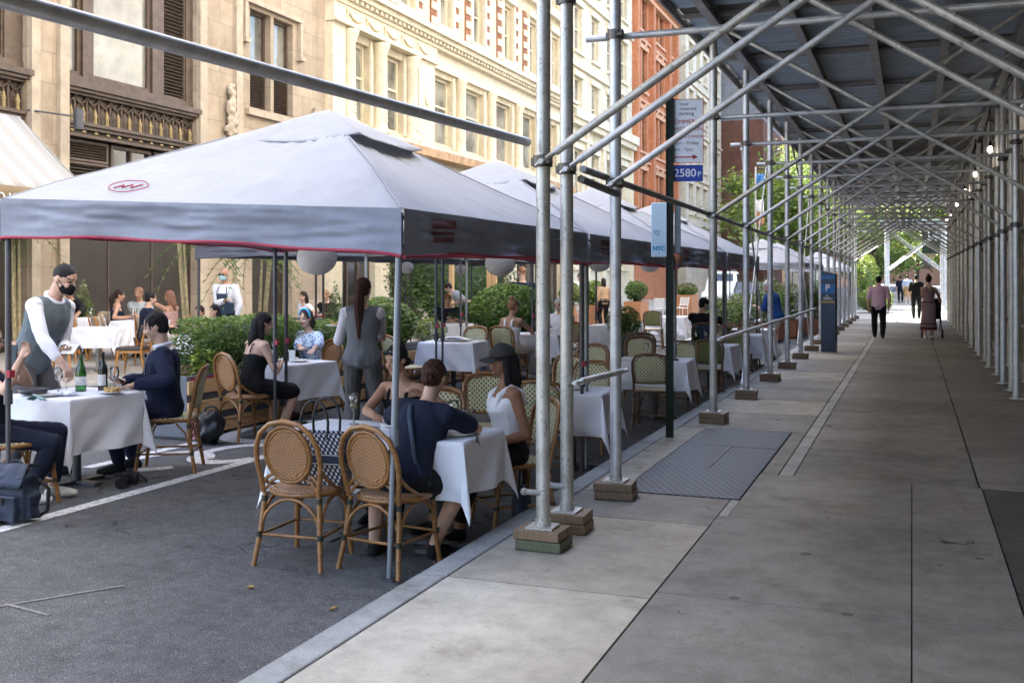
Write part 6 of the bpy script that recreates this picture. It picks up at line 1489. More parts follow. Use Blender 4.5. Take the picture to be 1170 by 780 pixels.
    mi = np.zeros(npoly, dtype=np.int32); fr = py > .055
    mi[fr & (np.abs(px) < .024) & (np.abs(pz+.057) < .0085)] = 1
    mi[fr & (np.abs(np.abs(px)-.031) < .016) & (np.abs(pz-.006) < .0055)] = 2
    mi[fr & (np.abs(np.abs(px)-.033) < .02) & (np.abs(pz-.031) < .0042)] = 2
    me.polygons.foreach_set('material_index', mi)
    bo = bpy.data.objects.new('body', me); C.objects.link(bo); bo.parent = t
    def part(mb_, name, mm, vx=None, sm=3):
        o = bpy.data.objects.new(name, remesh(mb_, name, mm, vx or vox, sm)); C.objects.link(o); o.parent = t
        if vox < .008 and name not in ('hair', 'mask', 'shoe'): rough_up(o.data, .008, (15, 15, 7), rz*9)
        return o
    # ---- hair
    st, hcol, hl = hair
    if st != 'bald':
        m = MB()
        if st == 'buzz': m.ell(hd(0, -.012, .034), (.0765*kk, .0935*kk, .087*kk), hm, 18, 12)
        else:
            m.ell(hd(0, -.016, .034), (.083*kk, .098*kk, .092*kk), hm, 18, 12); m.ell(hd(0, -.045, -.01), (.076*kk, .062*kk, .075*kk), hm, 14, 10)
        if st in ('long', 'bob'):
            for s_ in (-1, 1): m.cap(hd(s_*.058, -.03, 0), .034*kk, hd(s_*.066, -.045, 0)-V((0, 0, hl*.75)), .026*kk, 10)
            base = hd(0, -.07, 0); m.cap(base, .062*kk, base-u*hl*.55-fs*.02, .062*kk, 12); m.cap(base-u*hl*.5-fs*.02, .062*kk, base-u*hl-fs*.02, .03*kk, 12)
        if st == 'bun': m.ell(hd(0, -.115, .045), (.043*kk, .04*kk, .042*kk), hm, 12, 10)
        if st == 'lowbun': m.ell(hd(0, -.105, -.045), (.05*kk, .042*kk, .042*kk), hm, 12, 10)
        if st == 'top': m.ell(hd(0, -.06, .125), (.045*kk, .045*kk, .042*kk), hm, 12, 10)
        if st == 'pony':
            b = hd(0, -.105, .02); c_ = b-hf*.045-u*hl*.35; m.cap(b, .034, c_, .055, 10); m.cap(c_, .055, b-hf*.03-u*hl, .024, 10)
        ho = part(m, 'hair', HR[hcol], min(vox, .008), 3); rough_up(ho.data, .0065 if st != 'buzz' else .001, (75, 75, 14), rz*7)
    # ---- clothes
    for g in wear:
        kind, mm = g[0], g[1]; m = MB()
        if kind == 'top':       # t0, t1, sleeve, inflate
            t0, t1, sl, inf = g[2], g[3], g[4], g[5]; torso(m, inf, t0, t1)
            for i, s_ in enumerate((-1, 1)):
                if sl > 0: m.cap(spine(min(.43, t1))+rs*s_*.06*k, .054*k+inf, arms[i][0], .058*k*(.92 if sex == 'f' else 1.05)+inf, 12); arm(m, i, inf*1.1, 0, sl)
            if len(g) > 6 and g[6] == 'waistcoat':
                for s_ in (-1, 1): m.cap(spine(.43)+rs*s_*.05*k, .056*k+inf, spine(.438)+rs*s_*.118*k, .053*k+inf, 12)
            part(m, g[6] if len(g) > 6 else 'shirt', mm)
        elif kind == 'straps':
            for s_ in (-1, 1):
                w_, d_, o_ = sec(.36); a = spine(.34)+rs*s_*.075*k+fs*(d_*k+.0); top_ = spine(.475)+rs*s_*.072*k; b = spine(.34)+rs*s_*.06*k-fs*(d_*.93*k)
                c1 = spine(.42)+rs*s_*.078*k+fs*(sec(.42)[1]*k*.98); c2 = spine(.43)+rs*s_*.068*k-fs*(sec(.42)[1]*k*1.02)
                m = MB(); m.tube([a, c1, top_+u*.004, c2, b], g[2], 7); m.build('strap', mm, t)
        elif kind == 'bottom':
            torso(m, g[3], -.095, .145)
            for i in (0, 1): leg(m, i, g[3], g[2], g[4] if len(g) > 4 else 0); m.cap(hp+rh*(-1, 1)[i]*.05*k, .1*k+g[3], legs[i][0], .093*k+g[3], 12)
            part(m, 'trousers' if g[2] > 1.3 else 'shorts', mm)
        elif kind == 'skirt':   # length below hip, bottom half width
            n = 14; rings = []; L = g[2]
            if seat:
                for i in (0, 1): leg(m, i, .03, g[2])
                torso(m, .016, -.09, .12)
                a, b = legs[0], legs[1]; m.cap(a[0].lerp(b[0], .5), .11, a[0].lerp(a[1], g[2]*.9).lerp(b[0].lerp(b[1], g[2]*.9), .5), .075)
            else:
                for j in range(n+1):
                    f = j/n; zz = hp.z+.12*k-(L+.12*k)*f; ww = (sec(.1)[0]*k+.01)*(1-f)**1.0+g[3]*f; dd = (sec(.1)[1]*k+.015)*(1-f)+g[3]*.82*f; ww = max(ww, .18*k if f > .12 else ww)
                    rings.append((V((hp.x, hp.y, zz)), V((ww, 0, 0)), V((0, dd, 0))))
                m.loft(rings, 0, 24)
            part(m, 'skirt', mm)
        elif kind == 'mask':
            m.ell(hd(0, .042, -.05), (.062*kk, .07*kk, .058*kk), hm, 16, 12); m.cap(hd(0, .088, -.006), .012*kk, hd(0, .102, -.03), .017*kk); m.cap(hd(0, .1, -.03), .018*kk, hd(0, .092, -.075), .022*kk); m.cap(hd(-.04, .062, -.022), .016*kk, hd(.04, .062, -.022), .016*kk)
            part(m, 'mask', mm, .007, 2)
            mk_ = t.children[-1]
            for s_ in (-1, 1): e = MB(); e.tube([hd(s_*.062, .05, -.035), hd(s_*.077, .0, .0)], .003, 5); e.tube([hd(s_*.06, .04, -.08), hd(s_*.077, -.01, -.02)], .003, 5); e.build('ear_loop', mm, mk_)
        elif kind == 'shades':
            e = MB(); dz = g[2]; dy = g[3]
            for s_ in (-1, 1):
                e.ell(hd(s_*.034, dy, dz), (.028*kk, .008*kk, .022*kk), hm, 14, 8); e.tube([hd(s_*.06, dy-.005, dz), hd(s_*.082, dy-.06, dz-.01), hd(s_*.082, dy-.11, dz-.015)], .003, 5)
            e.tube([hd(-.012, dy, dz+.005), hd(.012, dy, dz+.005)], .003, 5); e.build('sunglasses', mm, t)
        elif kind == 'cap':
            n = 20; vs = []
            e = MB()
            def dome(a, b):
                th = 2*PI*b; ph = PI/2*a; return hd(.086*math.cos(th)*math.cos(ph), -.008+.102*math.sin(th)*math.cos(ph), .032+.098*math.sin(ph))
            e.grid(dome, 8, 24); e.grid(lambda a, b: hd((b-.5)*.16*(1-.25*a*a), .075*math.cos((b-.5)*2.2)+.015+.085*a*math.cos((b-.5)*1.6), .036-.02*a-.03*(2*b-1)**2), 6, 14)
            e.ell(hd(0, -.008, .13), (.008, .008, .006)); e.build('cap', mm, t, solid=.004)
        elif kind == 'band':
            e = MB(); e.tube([hd(.086*math.cos(a), .02-.012*math.sin(a), .03+.098*math.sin(a)) for a in [PI*i/14 for i in range(15)]], .013, 7); e.build('headband', mm, t)
        elif kind == 'apron':
            e = MB()
            def ap(a, b):
                tt = .34-.62*a; ww = (.1 if tt > .2 else .19)*k; xx = (b-.5)*2*ww
                if tt >= -.05: w_, d_, o_ = sec(tt); q = xx/(w_*k+.03); return spine(tt)+rs*xx+fs*((d_*k+.03)*math.sqrt(max(.05, 1-q*q*.85))+o_*k)
                return spine(-.05)+rs*xx*1.05-V((0, 0, -( tt+.05)*-1*k))*1+fs*(.155*k*math.sqrt(max(.05, 1-(xx/(.22*k))**2*.8))+.0)
            e.grid(ap, 18, 14); e.build('apron', mm, t, solid=.005)
            for s_ in (-1, 1): e = MB(); e.tube([spine(.34)+rs*s_*.095*k+fs*(sec(.34)[1]*k+.02), spine(.45)+rs*s_*.075*k+fs*(sec(.45)[1]*k+.012), spine(.49)+rs*s_*.06*k], .008, 6); e.build('apron_strap', mm, t)
        elif kind == 'lapel':   # shirt front and tie under an open jacket
            e = MB()
            def vf(a, b): tt = .12+.37*a; ww = (.012+.062*a)*k; xx = (b-.5)*2*ww; w_, d_, o_ = sec(tt); return spine(tt)+rs*xx+fs*(d_*k+.026+o_*k-.4*xx*xx)
            e.grid(vf, 12, 6); e.build('shirt_front', mm, t, solid=.004)
            e = MB(); e.grid(lambda a, b: V(vf(a*.97, .5))+rs*(b-.5)*.05*k*(1.1-.6*a)+fs*.006, 12, 2); e.build('tie', g[2], t, solid=.004)
            e = MB(); e.tube([nb+u*.0+(rs*math.cos(a)+fs*math.sin(a))*.066*k+u*(.015-.012*math.sin(a)) for a in [2*PI*i/18 for i in range(18)]], .016, 7, 0, True); e.build('collar', mm, t)
        elif kind == 'collar':
            e = MB(); e.tube([nb-u*.004+(rs*math.cos(a)*1.02+fs*math.sin(a))*.068*k+u*(.012-.018*math.sin(a)) for a in [2*PI*i/18 for i in range(18)]], .017, 7, 0, True); e.build('collar', mm, t)
        elif kind == 'sling':
            e = MB(); p_ = [spine(.43)+rs*(-.09)*k+fs*.11*k, spine(.485)+rs*(-.075)*k+fs*.03*k+u*.012, spine(.48)+rs*(-.07)*k-fs*.03*k+u*.012]; 
            for tt, xx in ((.43, -.05), (.34, .0), (.22, .05), (.1, .1), (.02, .15)): w_, d_, o_ = sec(tt); p_.append(spine(tt)+rs*xx*k-fs*((d_*k)*math.sqrt(max(.1, 1-(xx/w_)**2))+.026))
            p_.append(spine(-.02)+rs*.19*k); e.tube(p_, .017, 6, 0, False, .5); e.build('bag_strap', mm, t)
        elif kind == 'belt':
            e = MB(); w_, d_, o_ = sec(.075); e.tube([spine(.075)+(rh*math.cos(a)*(w_*k+.018)+fh*math.sin(a)*(d_*k+.018)) for a in [2*PI*i/24 for i in range(24)]], .014, 6, 0, True); e.build('belt', mm, t)
        elif kind == 'watch':
            i = g[2]; a, e_, wv = arms[i]; c_ = wv.lerp(e_, .12); d = (wv-e_).normalized(); e = MB(); e.tube([c_-d*.013, c_+d*.013], .036*k, 14); e.build('watch', mm, t)
    if shoes:
        m = MB()
        for i in (0, 1):
          m = MB(); foot(m, i, .009)
          part(m, 'shoe', FM('shoe '+shoes, {'black': (.015, .015, .016), 'white': (.7, .69, .66), 'brown': (.1, .05, .03)}[shoes]))
    return t, dict(hands=[a[2] for a in arms], hc=hc, rz=rz)

NV = .0065
navy = FM('navy cotton', (.014, .018, .035)); navysuit = FM('navy suiting', (.016, .022, .05)); blk = FM('black cloth', (.011, .011, .012)); wsh = FM('white shirting', (.76, .76, .82)); gry = FM('grey waistcoat', (.15, .155, .17)); gryt = FM('grey trouser', (.10, .095, .10))
wst = FM('slate waistcoat', (.135, .165, .18)); wtank = FM('white ribbed cotton', (.78, .76, .78)); khk = FM('pale chino', (.45, .42, .4)); pnk = FM('pink polo', (.62, .42, .55)); blu = FM('blue polo', (.02, .07, .22)); tanc = FM('tan knit', (.5, .33, .2)); grt = FM('grey tee', (.36, .38, .38)); drs = FM('mauve dress', (.26, .17, .19)); dkg = FM('charcoal cap', (.05, .048, .048)); apn = FM('navy denim apron', (.035, .055, .09)); jean = FM('washed jean', (.12, .17, .25)); shk = FM('khaki short', (.45, .28, .12)); slv = FM('pale lilac shirting', (.66, .62, .68)); rose = FM('dusty rose top', (.5, .3, .27)); tie = FM('burgundy tie', (.1, .02, .03))

# waiter leaning over the left table
x, y = at(34, 8.72); hx, hy = at(78, 8.25); cx_, cy_ = at(74, 8.6)
human('waiter in grey waistcoat and black mask leaning over the left table with a white slip', x, y, zr(x), R(-78), 1.84, 'm', 'light', None, 24, 0, -8, (24, -4), (W(cx_, cy_, 1.06), W(hx, hy, .87)), ((-.5, -.4, -.6), (.5, -.5, -.2)), ((-.13, .1, 0), (.1, -.12, 0)), (8, -8), (.6, .75), ((.3, .2, 1), None), ('buzz', 'black', 0),
      (('top', wsh, -.08, .49, 1.72, .007), ('top', wst, -.1, .488, 0, .022, 'waistcoat'), ('bottom', gryt, 1.95, .014), ('collar', wsh), ('mask', blk), ('watch', blk, 0)), 'black', NV)
t = thing('order_slip', 'folded white slip in the leaning waiter hand', 'paper', (*at(80, 8.52), 1.07), .5); MB().box((0, 0, 0), (.1, .19, .006), rot=Matrix.Rotation(.35, 3, 'X')).build('sheet', 'paper', t)
# diner at the left edge taking a picture
x, y = -6.3, 5.84; hx, hy = at(24, 7.5)
human('diner at the left edge in a sleeveless navy top holding up a phone', x, y, zr(x), R(-50), 1.68, 'f', 'light', None, -6, 0, 0, (8, 4), (W(*at(18, 7.75), 1.06), W(hx, hy, 1.07)), ((-.5, .3, -.8), (.9, .5, -.7)), ((-.1, .4, 0), (.1, .25, 0)), (0, -10), (.7, .8), ((0, 0, 1), (0, .2, 1)), ('short', 'brown', 0), (('top', navy, -.1, .455, .12, .012), ('bottom', navy, 1.85, .014), ('shades', 'legd', .005, .1), ('watch', 'phone', 0)), 'white', NV, .45)
phone(*at(14, 7.55), 1.09, R(15), 'phone held up by the diner at the left edge', R(80))
t = thing('face_mask', 'pale blue face mask dangling at the left table edge', 'mask', (*at(42, 7.7), .74), .3); MB().grid(lambda a, b: ((a-.5)*.1, (b-.5)*.1, .02+.03*math.cos(3*(a-.5))-.02*b), 8, 6).build('cloth', 'maskb', t, solid=.004); MB().tube(arch((-.05, 0, .02), (-.05, .05, .02), .03, 6, (-1, 0, 0)), .002, 4).build('loop', 'white', t)
# man in the suit
x, y = -6.0, 7.42
human('man in navy suit and white shirt seated at the left table looking at a phone', x, y, zr(x), R(122), 1.79, 'm', 'light', (0, .02, 0), 3, 0, 4, (16, 0), (W(*at(156, 8.68), .765), W(*at(142, 8.8), .78)), ((-.7, -.5, -.45), (.7, -.4, -.4)), ((-.13, .38, 0), (.12, .3, 0)), (0, 0), (.35, .6), (None, (0, 0, 1)), ('short', 'black', 0),
      (('top', navysuit, -.13, .475, 1.86, .022, 'jacket'), ('top', wsh, .3, .5, 0, .006), ('lapel', wsh, tie), ('bottom', navysuit, 1.92, .016), ), 'black', NV, .45)
phone(*at(137, 8.7), .8, R(140), 'phone in the hand of the man in the navy suit', R(30))
# black dress
x, y = -6.38, 9.13
human('dark haired woman in a black strappy dress seated with her back to the camera', x, y, zr(x), -.38, 1.68, 'f', 'light', (0, .03, 0), 10, 0, -4, (16, -24), (W(*at(306, 10.9), .77), W(*at(322, 11.0), .76)), (None, (.6, -.5, -.5)), ((-.1, .36, 0), (.14, .3, 0)), (0, 0), (.5, .5), (None, None), ('long', 'black', .34), (('top', blk, -.12, .335, 0, .012, 'dress'), ('straps', blk, .007), ('skirt', blk, .9)), 'white', NV, .45)
# blue print blouse
x, y = -6.72, 10.98
human('woman in a blue print blouse and headband facing the camera with folded arms', x, y, zr(x), 2.86, 1.63, 'f', 'light', (0, .04, 0), 8, 0, 0, (10, 8), (W(*at(356, 11.75), .78), W(*at(342, 11.72), .765)), ((-.8, -.3, -.3), (.8, -.3, -.3)), (None, None), (0, 0), (.3, .3), (None, None), ('bob', 'dark', .13), (('top', 'print', -.12, .485, 1.35, .02), ('bottom', khk, 1.9, .015), ('band', 'nycb')), 'brown', NV, .45)
# waitress
x, y = at(414, 10.3)
human('waitress in a grey waistcoat with a long ponytail carrying a plate, seen from behind', x, y, zr(x), R(17), 1.69, 'f', 'light', None, 1, 0, 3, (5, -6), (W(*at(391, 10.62), 1.12), W(*at(436, 10.8), 1.05)), ((-.25, -.3, -1), (.25, -.3, -1)), ((-.12, 0, 0), (.12, -.06, 0)), (5, -12), (.5, .6), ((0, 0, 1), None), ('pony', 'auburn', .5), (('top', slv, -.08, .49, 1.8, .016), ('top', gry, -.105, .485, 0, .024, 'waistcoat'), ('bottom', gryt, 1.95, .02, .014)), 'black', NV)
plate(*at(386, 10.7), 1.15, 'plate of food carried by the waitress with the ponytail', .13, True)
# sunglasses on her head
x, y = -3.48, 7.06
human('woman with sunglasses pushed up on her head across the near table', x, y, zr(x), R(176), 1.62, 'f', 'tan', (0, .05, 0), 14, 0, 0, (14, -12), (W(-3.25, 6.72, .83), W(-3.5, 6.5, .69)), ((-.8, -.2, -.5), (.9, -.3, -.3)), (None, None), (0, 0), (.8, .4), (None, None), ('lowbun', 'black', 0), (('top', blk, -.1, .4, 0, .012), ('straps', blk, .014), ('bottom', blk, 1.9, .014), ('shades', 'phone', .082, .078)), 'black', NV, .45)
# navy T-shirt, back to us
x, y = -2.95, 5.86
human('person in a navy T-shirt with elbows on the near table, back to the camera', x, y, zr(x), -.1, 1.7, 'f', 'light', (0, .0, 0), 27, 5, 0, (22, 10), (W(-3.08, 6.42, .69), W(-2.86, 6.4, .69)), ((-1, .1, -.25), (1, .1, -.25)), ((-.26, .06, 0), (.1, .2, 0)), (10, -5), (.5, .5), (None, None), ('lowbun', 'auburn', 0), (('top', navy, -.14, .49, .72, .022), ('bottom', blk, .8, .02), ('sling', 'navybag')), 'black', NV, .45)
# black cap
x, y = -2.71, 7.1
human('woman in a charcoal cap and white tank top at the near table', x, y, zr(x), R(133), 1.68, 'f', 'brown', (0, .02, 0), 2, 0, 0, (6, -16), ((-.14, .2, .62), (.1, .28, .62)), ((-.3, -.9, -.3), (.3, -.9, -.3)), (W(-2.86, 6.5, zr(-2.9)), W(-3.1, 6.6, zr(-3.1))), (30, 0), (.4, .4), (None, None), ('long', 'black', .3), (('top', wtank, -.12, .405, 0, .012), ('straps', wtank, .026), ('bottom', blk, 1.8, .014), ('cap', dkg)), 'black', NV, .45)
# middle ground
fv = .011
x, y = -6.0, 15.68
human('woman in a white halter top with hair up, seen from behind in a chair', x, y, zr(x), R(-10), 1.7, 'f', 'tan', None, 5, 0, 0, (8, -20), (None, W(-5.78, 16.15, .74)), (None, (.8, -.4, -.3)), (None, None), (0, 0), (.4, .4), (None, None), ('top', 'brown', 0), (('top', wtank, -.1, .34, 0, .012), ('straps', wtank, .02), ('bottom', khk, 1.9, .014)), 'white', fv, .45)
human('white haired elderly man in a white shirt behind the two scaffold posts', -5.62, 17.22, zr(-5.62), R(165), 1.72, 'm', 'pink', None, 6, 0, 0, (14, 0), (W(-5.75, 16.75, .73), W(-5.9, 16.8, .73)), (None, None), (None, None), (0, 0), (.4, .4), (None, None), ('short', 'white', 0), (('top', wsh, -.1, .5, 1.7, .02), ('bottom', gryt, 1.9, .015)), 'black', fv, .45)
human('ginger man in a dark polo seated behind the pale shrub', -9.1, 20.1, zr(-9.1), R(205), 1.75, 'm', 'pink', None, 8, 0, 0, (16, 0), (W(-8.85, 19.72, .75), W(-8.65, 19.8, .75)), (None, None), (None, None), (0, 0), (.4, .4), (None, None), ('short', 'ginger', 0), (('top', navy, -.1, .5, .75, .02), ('bottom', jean, 1.9, .015)), 'black', fv, .45)
place('K', -9.12, 20.12, R(205), 'dark chair under the ginger man in the dark polo', GC, zr(-9.1))
x, y = at(535, 26.5); human('person in a grey tee bending over in front of the dark ivy', x, y, 0.0, R(110), 1.74, 'm', 'light', None, 48, 0, 0, (35, 0), (W(*at(520, 26.3), 1.0), W(*at(545, 26), .95)), (None, None), (None, None), (0, 0), (.4, .4), (None, None), ('short', 'dark', 0), (('top', grt, -.1, .5, .8, .018), ('bottom', jean, 1.9, .015)), 'black', fv)
x, y = at(597, 21.2); human('standing man in a dark navy shirt and pale mask behind the big round bush', x, y, zr(x), R(20), 1.88, 'm', 'light', None, 2, 0, 0, (4, 30), (None, None), (None, None), (None, None), (0, 0), (.4, .4), (None, None), ('buzz', 'brown', 0), (('top', navy, -.1, .5, .8, .02), ('bottom', blk, 1.9, .015), ('mask', 'maskb')), 'black', fv)
x, y = at(690, 34.5); human('dark haired woman in a tan knit top walking by the orange planters', x, y, zr(x), R(35), 1.68, 'f', 'light', None, 2, 0, 0, (4, 0), (None, None), (None, None), (None, None), (0, 0), (.4, .4), (None, None), ('long', 'dark', .2), (('top', tanc, -.1, .49, 1.6, .02), ('bottom', blk, 1.9, .02)), 'black', .012)
x, y = at(662, 39); human('distant person in a pale shirt behind the orange planter right of the second scaffold post', x, y, .1, R(200), 1.7, 'm', 'light', None, 0, 0, 0, (4, 0), (None, None), (None, None), (None, None), (0, 0), (.4, .4), (None, None), ('short', 'dark', 0), (('top', wsh, -.1, .5, .8, .02), ('bottom', blk, 1.9, .02)), 'black', .014)
x, y = -3.7, 19.72; human('diner in a black shirt and teal mask seated right of the sign pole', x, y, zr(x), R(0), 1.78, 'm', 'light', None, 8, 0, 0, (10, -50), (W(-3.5, 20.2, .74), W(-3.1, 20.0, .72)), (None, (.9, -.3, -.3)), (None, None), (0, 0), (.4, .4), (None, None), ('short', 'black', 0), (('top', blk, -.1, .5, .8, .022), ('bottom', blk, 1.9, .015), ('mask', 'maskb')), 'black', fv, .45)
human('grey haired man in a blue polo and pale trousers leaning by the scaffold posts', -2.72, 23.1, zr(-2.72), R(78), 1.76, 'm', 'pink', None, 14, 0, 0, (18, 0), (W(-3.15, 23.1, 1.02), W(-3.05, 23.35, .98)), (None, None), ((-.12, -.12, 0), (.12, .12, 0)), (0, 0), (.4, .4), (None, None), ('short', 'white', 0), (('top', blu, -.12, .5, .85, .03), ('bottom', khk, 1.95, .022), ('collar', blu)), 'black', fv, build=1.1)
# far pavement diners
def far(u, d, l, rz, H, sex, skin, hair, wear, seat=.46, hd_=(8, 0), hands=(None, None), hints=(None, None), lean=6, **k):
    x, y = at(u, d); z = fz(x) if x < FX else zr(x)
    hs = tuple(W(*at(*h[:2]), h[2]+z) if h else None for h in hands)
    return human(l, x, y, z, R(rz), H, sex, skin, None, lean, 0, 0, hd_, hs, hints, (None, None), (0, 0), (.5, .5), (None, None), hair, wear, 'black', fv, seat, **k)
far(82, 20.75, 'man in a black shirt bent over a phone by the bronze panels', 195, 1.76, 'm', 'tan', ('short', 'black', 0), (('top', blk, -.1, .5, 1.7, .022), ('bottom', blk, 1.9, .015)), hd_=(28, 0), hands=((90, 20.2, .82), (78, 20.2, .82)), hints=((-.9, -.2, -.3), (.9, -.2, -.3)))
x, y = at(84, 20.15); phone(x, y, fz(x)+.82, .4, 'phone held by the man in the black shirt', .5)
far(131, 20.3, 'woman with a high ponytail and dark blue vest at the chatting group', -48, 1.68, 'f', 'tan', ('pony', 'dark', .3), (('top', navy, -.1, .38, 0, .014), ('straps', navy, .014), ('bottom', khk, 1.9, .015)), hands=((148, 20.2, .8), (146, 20.0, .78)))
far(161, 21.0, 'tanned man facing the camera at the chatting group', 195, 1.74, 'm', 'tan', ('short', 'brown', 0), (('top', grt, -.1, .5, .8, .02), ('bottom', khk, 1.9, .015)), hands=((166, 20.5, .8), (156, 20.5, .8)))
far(166, 18.9, 'dark haired man in a navy tee reaching sideways at the far table', -38, 1.74, 'm', 'light', ('short', 'black', 0), (('top', navy, -.12, .5, .8, .022), ('bottom', khk, 1.9, .015)), hands=((186, 19.2, .86), (195, 18.9, .72)), hints=(None, (.5, -.5, -.6)))
far(197, 20.5, 'long haired woman in dusty rose with her elbow out', 85, 1.7, 'f', 'tan', ('long', 'brown', .3), (('top', rose, -.1, .38, 0, .014), ('straps', rose, .014), ('skirt', blk, .8)), hd_=(2, 10), hands=((188, 20.0, 1.0), (182, 20.6, .85)), hints=((-1, -.6, .2), None))
far(231, 18.3, 'smiling woman in a grey vest behind the boxwood hedge', 185, 1.66, 'f', 'light', ('lowbun', 'dark', 0), (('top', grt, -.1, .38, 0, .014), ('straps', grt, .02), ('bottom', jean, 1.9, .015)), hd_=(6, 10), hands=((240, 17.9, .85), (226, 17.9, .8)))
far(250, 18.25, 'woman with a mask under her chin behind the boxwood hedge', 150, 1.66, 'f', 'light', ('long', 'black', .22), (('top', rose, -.1, .42, .1, .014), ('bottom', jean, 1.9, .015)), hd_=(6, 10), hands=((240, 17.8, .82), (245, 17.8, .8)))
far(258, 20.0, 'bald waiter in a white shirt, blue mask and navy apron by the facade', 188, 1.82, 'm', 'tan', ('bald', '', 0), (('top', wsh, -.1, .5, 1.75, .018), ('bottom', blk, 1.95, .015), ('apron', apn), ('mask', 'maskb'), ('shades', 'legd', .008, .095)), None, (6, -6), ((None), (257, 19.75, 1.2)), ((-.9, -.2, -.3), (.9, -.5, -.5)), 2)
far(350, 23.5, 'dark haired woman far back at a black table by the stone building', 160, 1.66, 'f', 'light', ('long', 'dark', .2), (('top', wsh, -.1, .44, .3, .016), ('bottom', jean, 1.9, .015)), hands=((352, 23.1, .8), (345, 23.1, .8)))
far(375, 23.8, 'older man in a dark jacket far back beside the conical topiary', 170, 1.74, 'm', 'pink', ('short', 'blond', 0), (('top', blk, -.1, .5, 1.8, .022), ('bottom', blk, 1.9, .015)), hands=((371, 23.3, .8), (380, 23.3, .8)))
x, y = at(352, 22.9); table(x, y, .3, .7, .7, .74, 'small black table far back by the stone building', 'dark cloth', z=fz(x)) if False else None
t = thing('bistro_table', 'small black round table far back by the stone building', 'table', (x, y, fz(x))); MB().lathe([(.35, .72), (.36, .735), (.35, .75), (0, .75)], 20).build('tabletop', 'legd', t); MB().lathe([(.2, 0), (.2, .02), (.03, .05), (.03, .71)], 12).build('pedestal', 'legd', t)
for (u, d, rz, l) in ((350, 23.5, R(160), 'dark chair under the dark haired woman far back'), (375, 23.8, R(170), 'dark chair under the older man far back'), (82, 20.75, R(195), 'taupe chair under the man in the black shirt'), (131, 20.3, R(-48), 'taupe chair under the woman with the high ponytail'), (161, 21.0, R(195), 'taupe chair under the tanned man'), (231, 18.3, R(185), 'taupe chair under the smiling woman in grey'), (250, 18.25, R(150), 'taupe chair under the woman with the lowered mask')):
    x, y = at(u, d); place('T' if u < 300 else 'K', x, y, rz, l, GC, fz(x))
# walkers under the shed
x, y = at(1004, 28.8); human('man in a pink polo and black trousers walking away under the shed', x, y, 0, R(2), 1.70, 'm', 'light', None, 1, 0, 0, (2, 0), (None, None), (None, None), ((-.1, .14, 0), (.1, -.14, 0)), (6, -6), (.6, .6), (None, None), ('short', 'black', 0), (('top', pnk, -.14, .5, .8, .022), ('bottom', blk, 1.97, .02), ('collar', pnk)), 'black', fv, build=1.1)
x, y = at(1061, 28.2); WXY = (x, y)
human('woman in a long sleeveless mauve dress pushing a stroller, hair in a bun', x, y, 0, R(-2), 1.72, 'f', 'light', None, 2, 0, 0, (2, -8), (W(x-.1, y+.5, 1.02), W(x+.3, y+.5, 1.02)), (None, None), ((-.08, -.1, 0), (.08, .16, 0)), (0, 0), (.6, .6), (None, None), ('top', 'dark', 0), (('top', drs, -.1, .44, 0, .016, 'dress_top'), ('straps', drs, .03), ('skirt', drs, .68, .215), ('belt', 'P_burgundy tie')), 'white', fv)
m = MB(); m.lathe([(.214, .27), (.222, .27), (.222, .32), (.21, .325)], 24); m.lathe([(.208, .40), (.2175, .40), (.2165, .425), (.206, .425)], 24)
t = bpy.data.objects[[o.name for o in bpy.data.objects if o.get('label', '').startswith('woman in a long sleeveless')][0]]; hm_ = m.build('hem_stripe', 'P_burgundy tie', t); hm_.scale = (1, .83, 1)
x, y = WXY[0]+.1, WXY[1]+.85
t = thing('baby_stroller', 'black baby stroller pushed by the woman in the mauve dress', 'stroller', (x, y, 0)); m = MB()
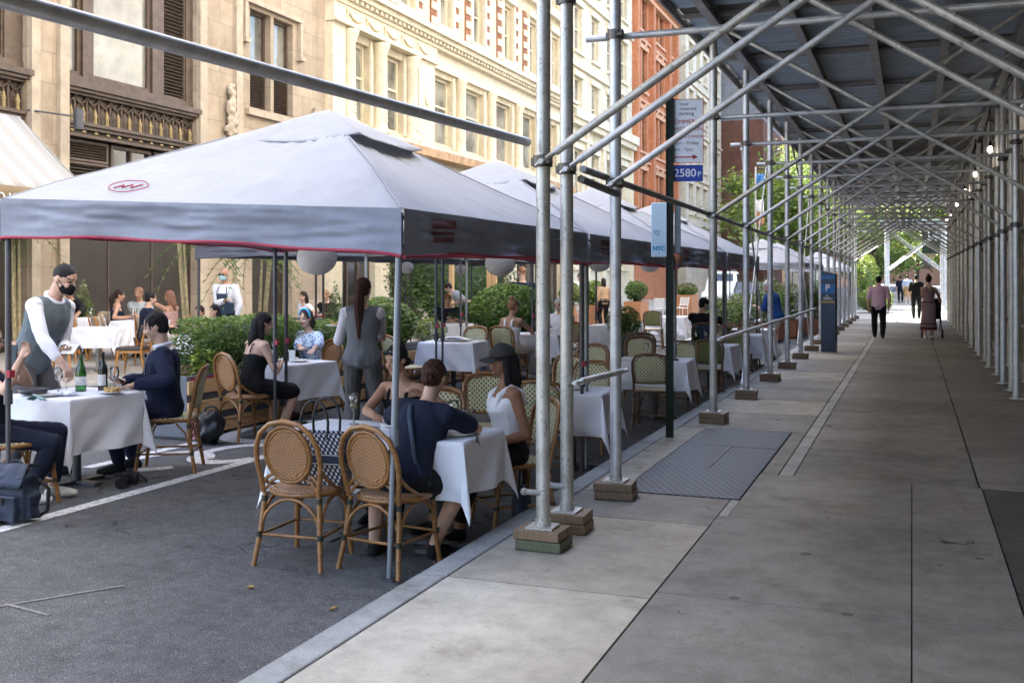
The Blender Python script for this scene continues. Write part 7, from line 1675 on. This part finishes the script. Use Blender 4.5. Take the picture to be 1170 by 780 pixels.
for s_ in (-1, 1): m.tube([(s_*.22, -.35, 1.05), (s_*.22, -.1, .75), (s_*.2, .3, .16)], .014, 7); m.tube([(s_*.22, .05, .7), (s_*.24, -.3, .16)], .014, 7)
m.tube([(-.22, -.35, 1.05), (.22, -.35, 1.05)], .016, 7); m.build('frame', 'blackl', t)
m = MB(); m.grid(lambda a, b: ((b-.5)*.42, -.12+.4*a, .85-.45*a+.1*a*a), 6, 4); m.build('seat', 'blackl', t, solid=.03); m = MB(); m.grid(lambda a, b: ((b-.5)*.46, -.1+.3*math.sin(2*a), .85+.22*math.cos(2*a-.4)), 8, 4); m.build('hood', 'blackl', t, solid=.015)
for s_ in (-1, 1):
    for yy in (-.3, .32): m = MB(); m.tube([(s_*.24, yy, .12), (s_*.28, yy, .12)], .12, 16); m.build('wheel', 'tyre', t)
x, y = at(1047, 42); human('man in black clothes walking ahead of the woman in the mauve dress', x, y, 0, 0, 1.78, 'm', 'light', None, 1, 0, 0, (2, 0), (None, None), (None, None), ((-.1, -.14, 0), (.1, .14, 0)), (0, 0), (.6, .6), (None, None), ('short', 'black', 0), (('top', blk, -.12, .5, .85, .025), ('bottom', blk, 1.97, .02)), 'black', .012)
x, y = at(1037, 66); human('man in a pale blue shirt and khaki shorts in the sun beyond the shed', x, y, 0, 0, 1.82, 'm', 'light', None, 1, 0, 0, (2, 0), (None, None), (None, None), ((-.1, -.14, 0), (.1, .14, 0)), (0, 0), (.6, .6), (None, None), ('short', 'dark', 0), (('top', FM('pale blue shirt', (.5, .58, .7)), -.12, .5, .85, .03), ('bottom', shk, .95, .035)), 'white', .014)
x, y = at(1029, 70); human('distant person in dark clothes left of the man in khaki shorts', x, y, 0, 0, 1.75, 'm', 'light', None, 1, 0, 0, (2, 0), (None, None), (None, None), ((-.1, -.14, 0), (.1, .14, 0)), (0, 0), (.6, .6), (None, None), ('short', 'dark', 0), (('top', navy, -.12, .5, .85, .03), ('bottom', blk, 1.9, .02)), 'black', .014)
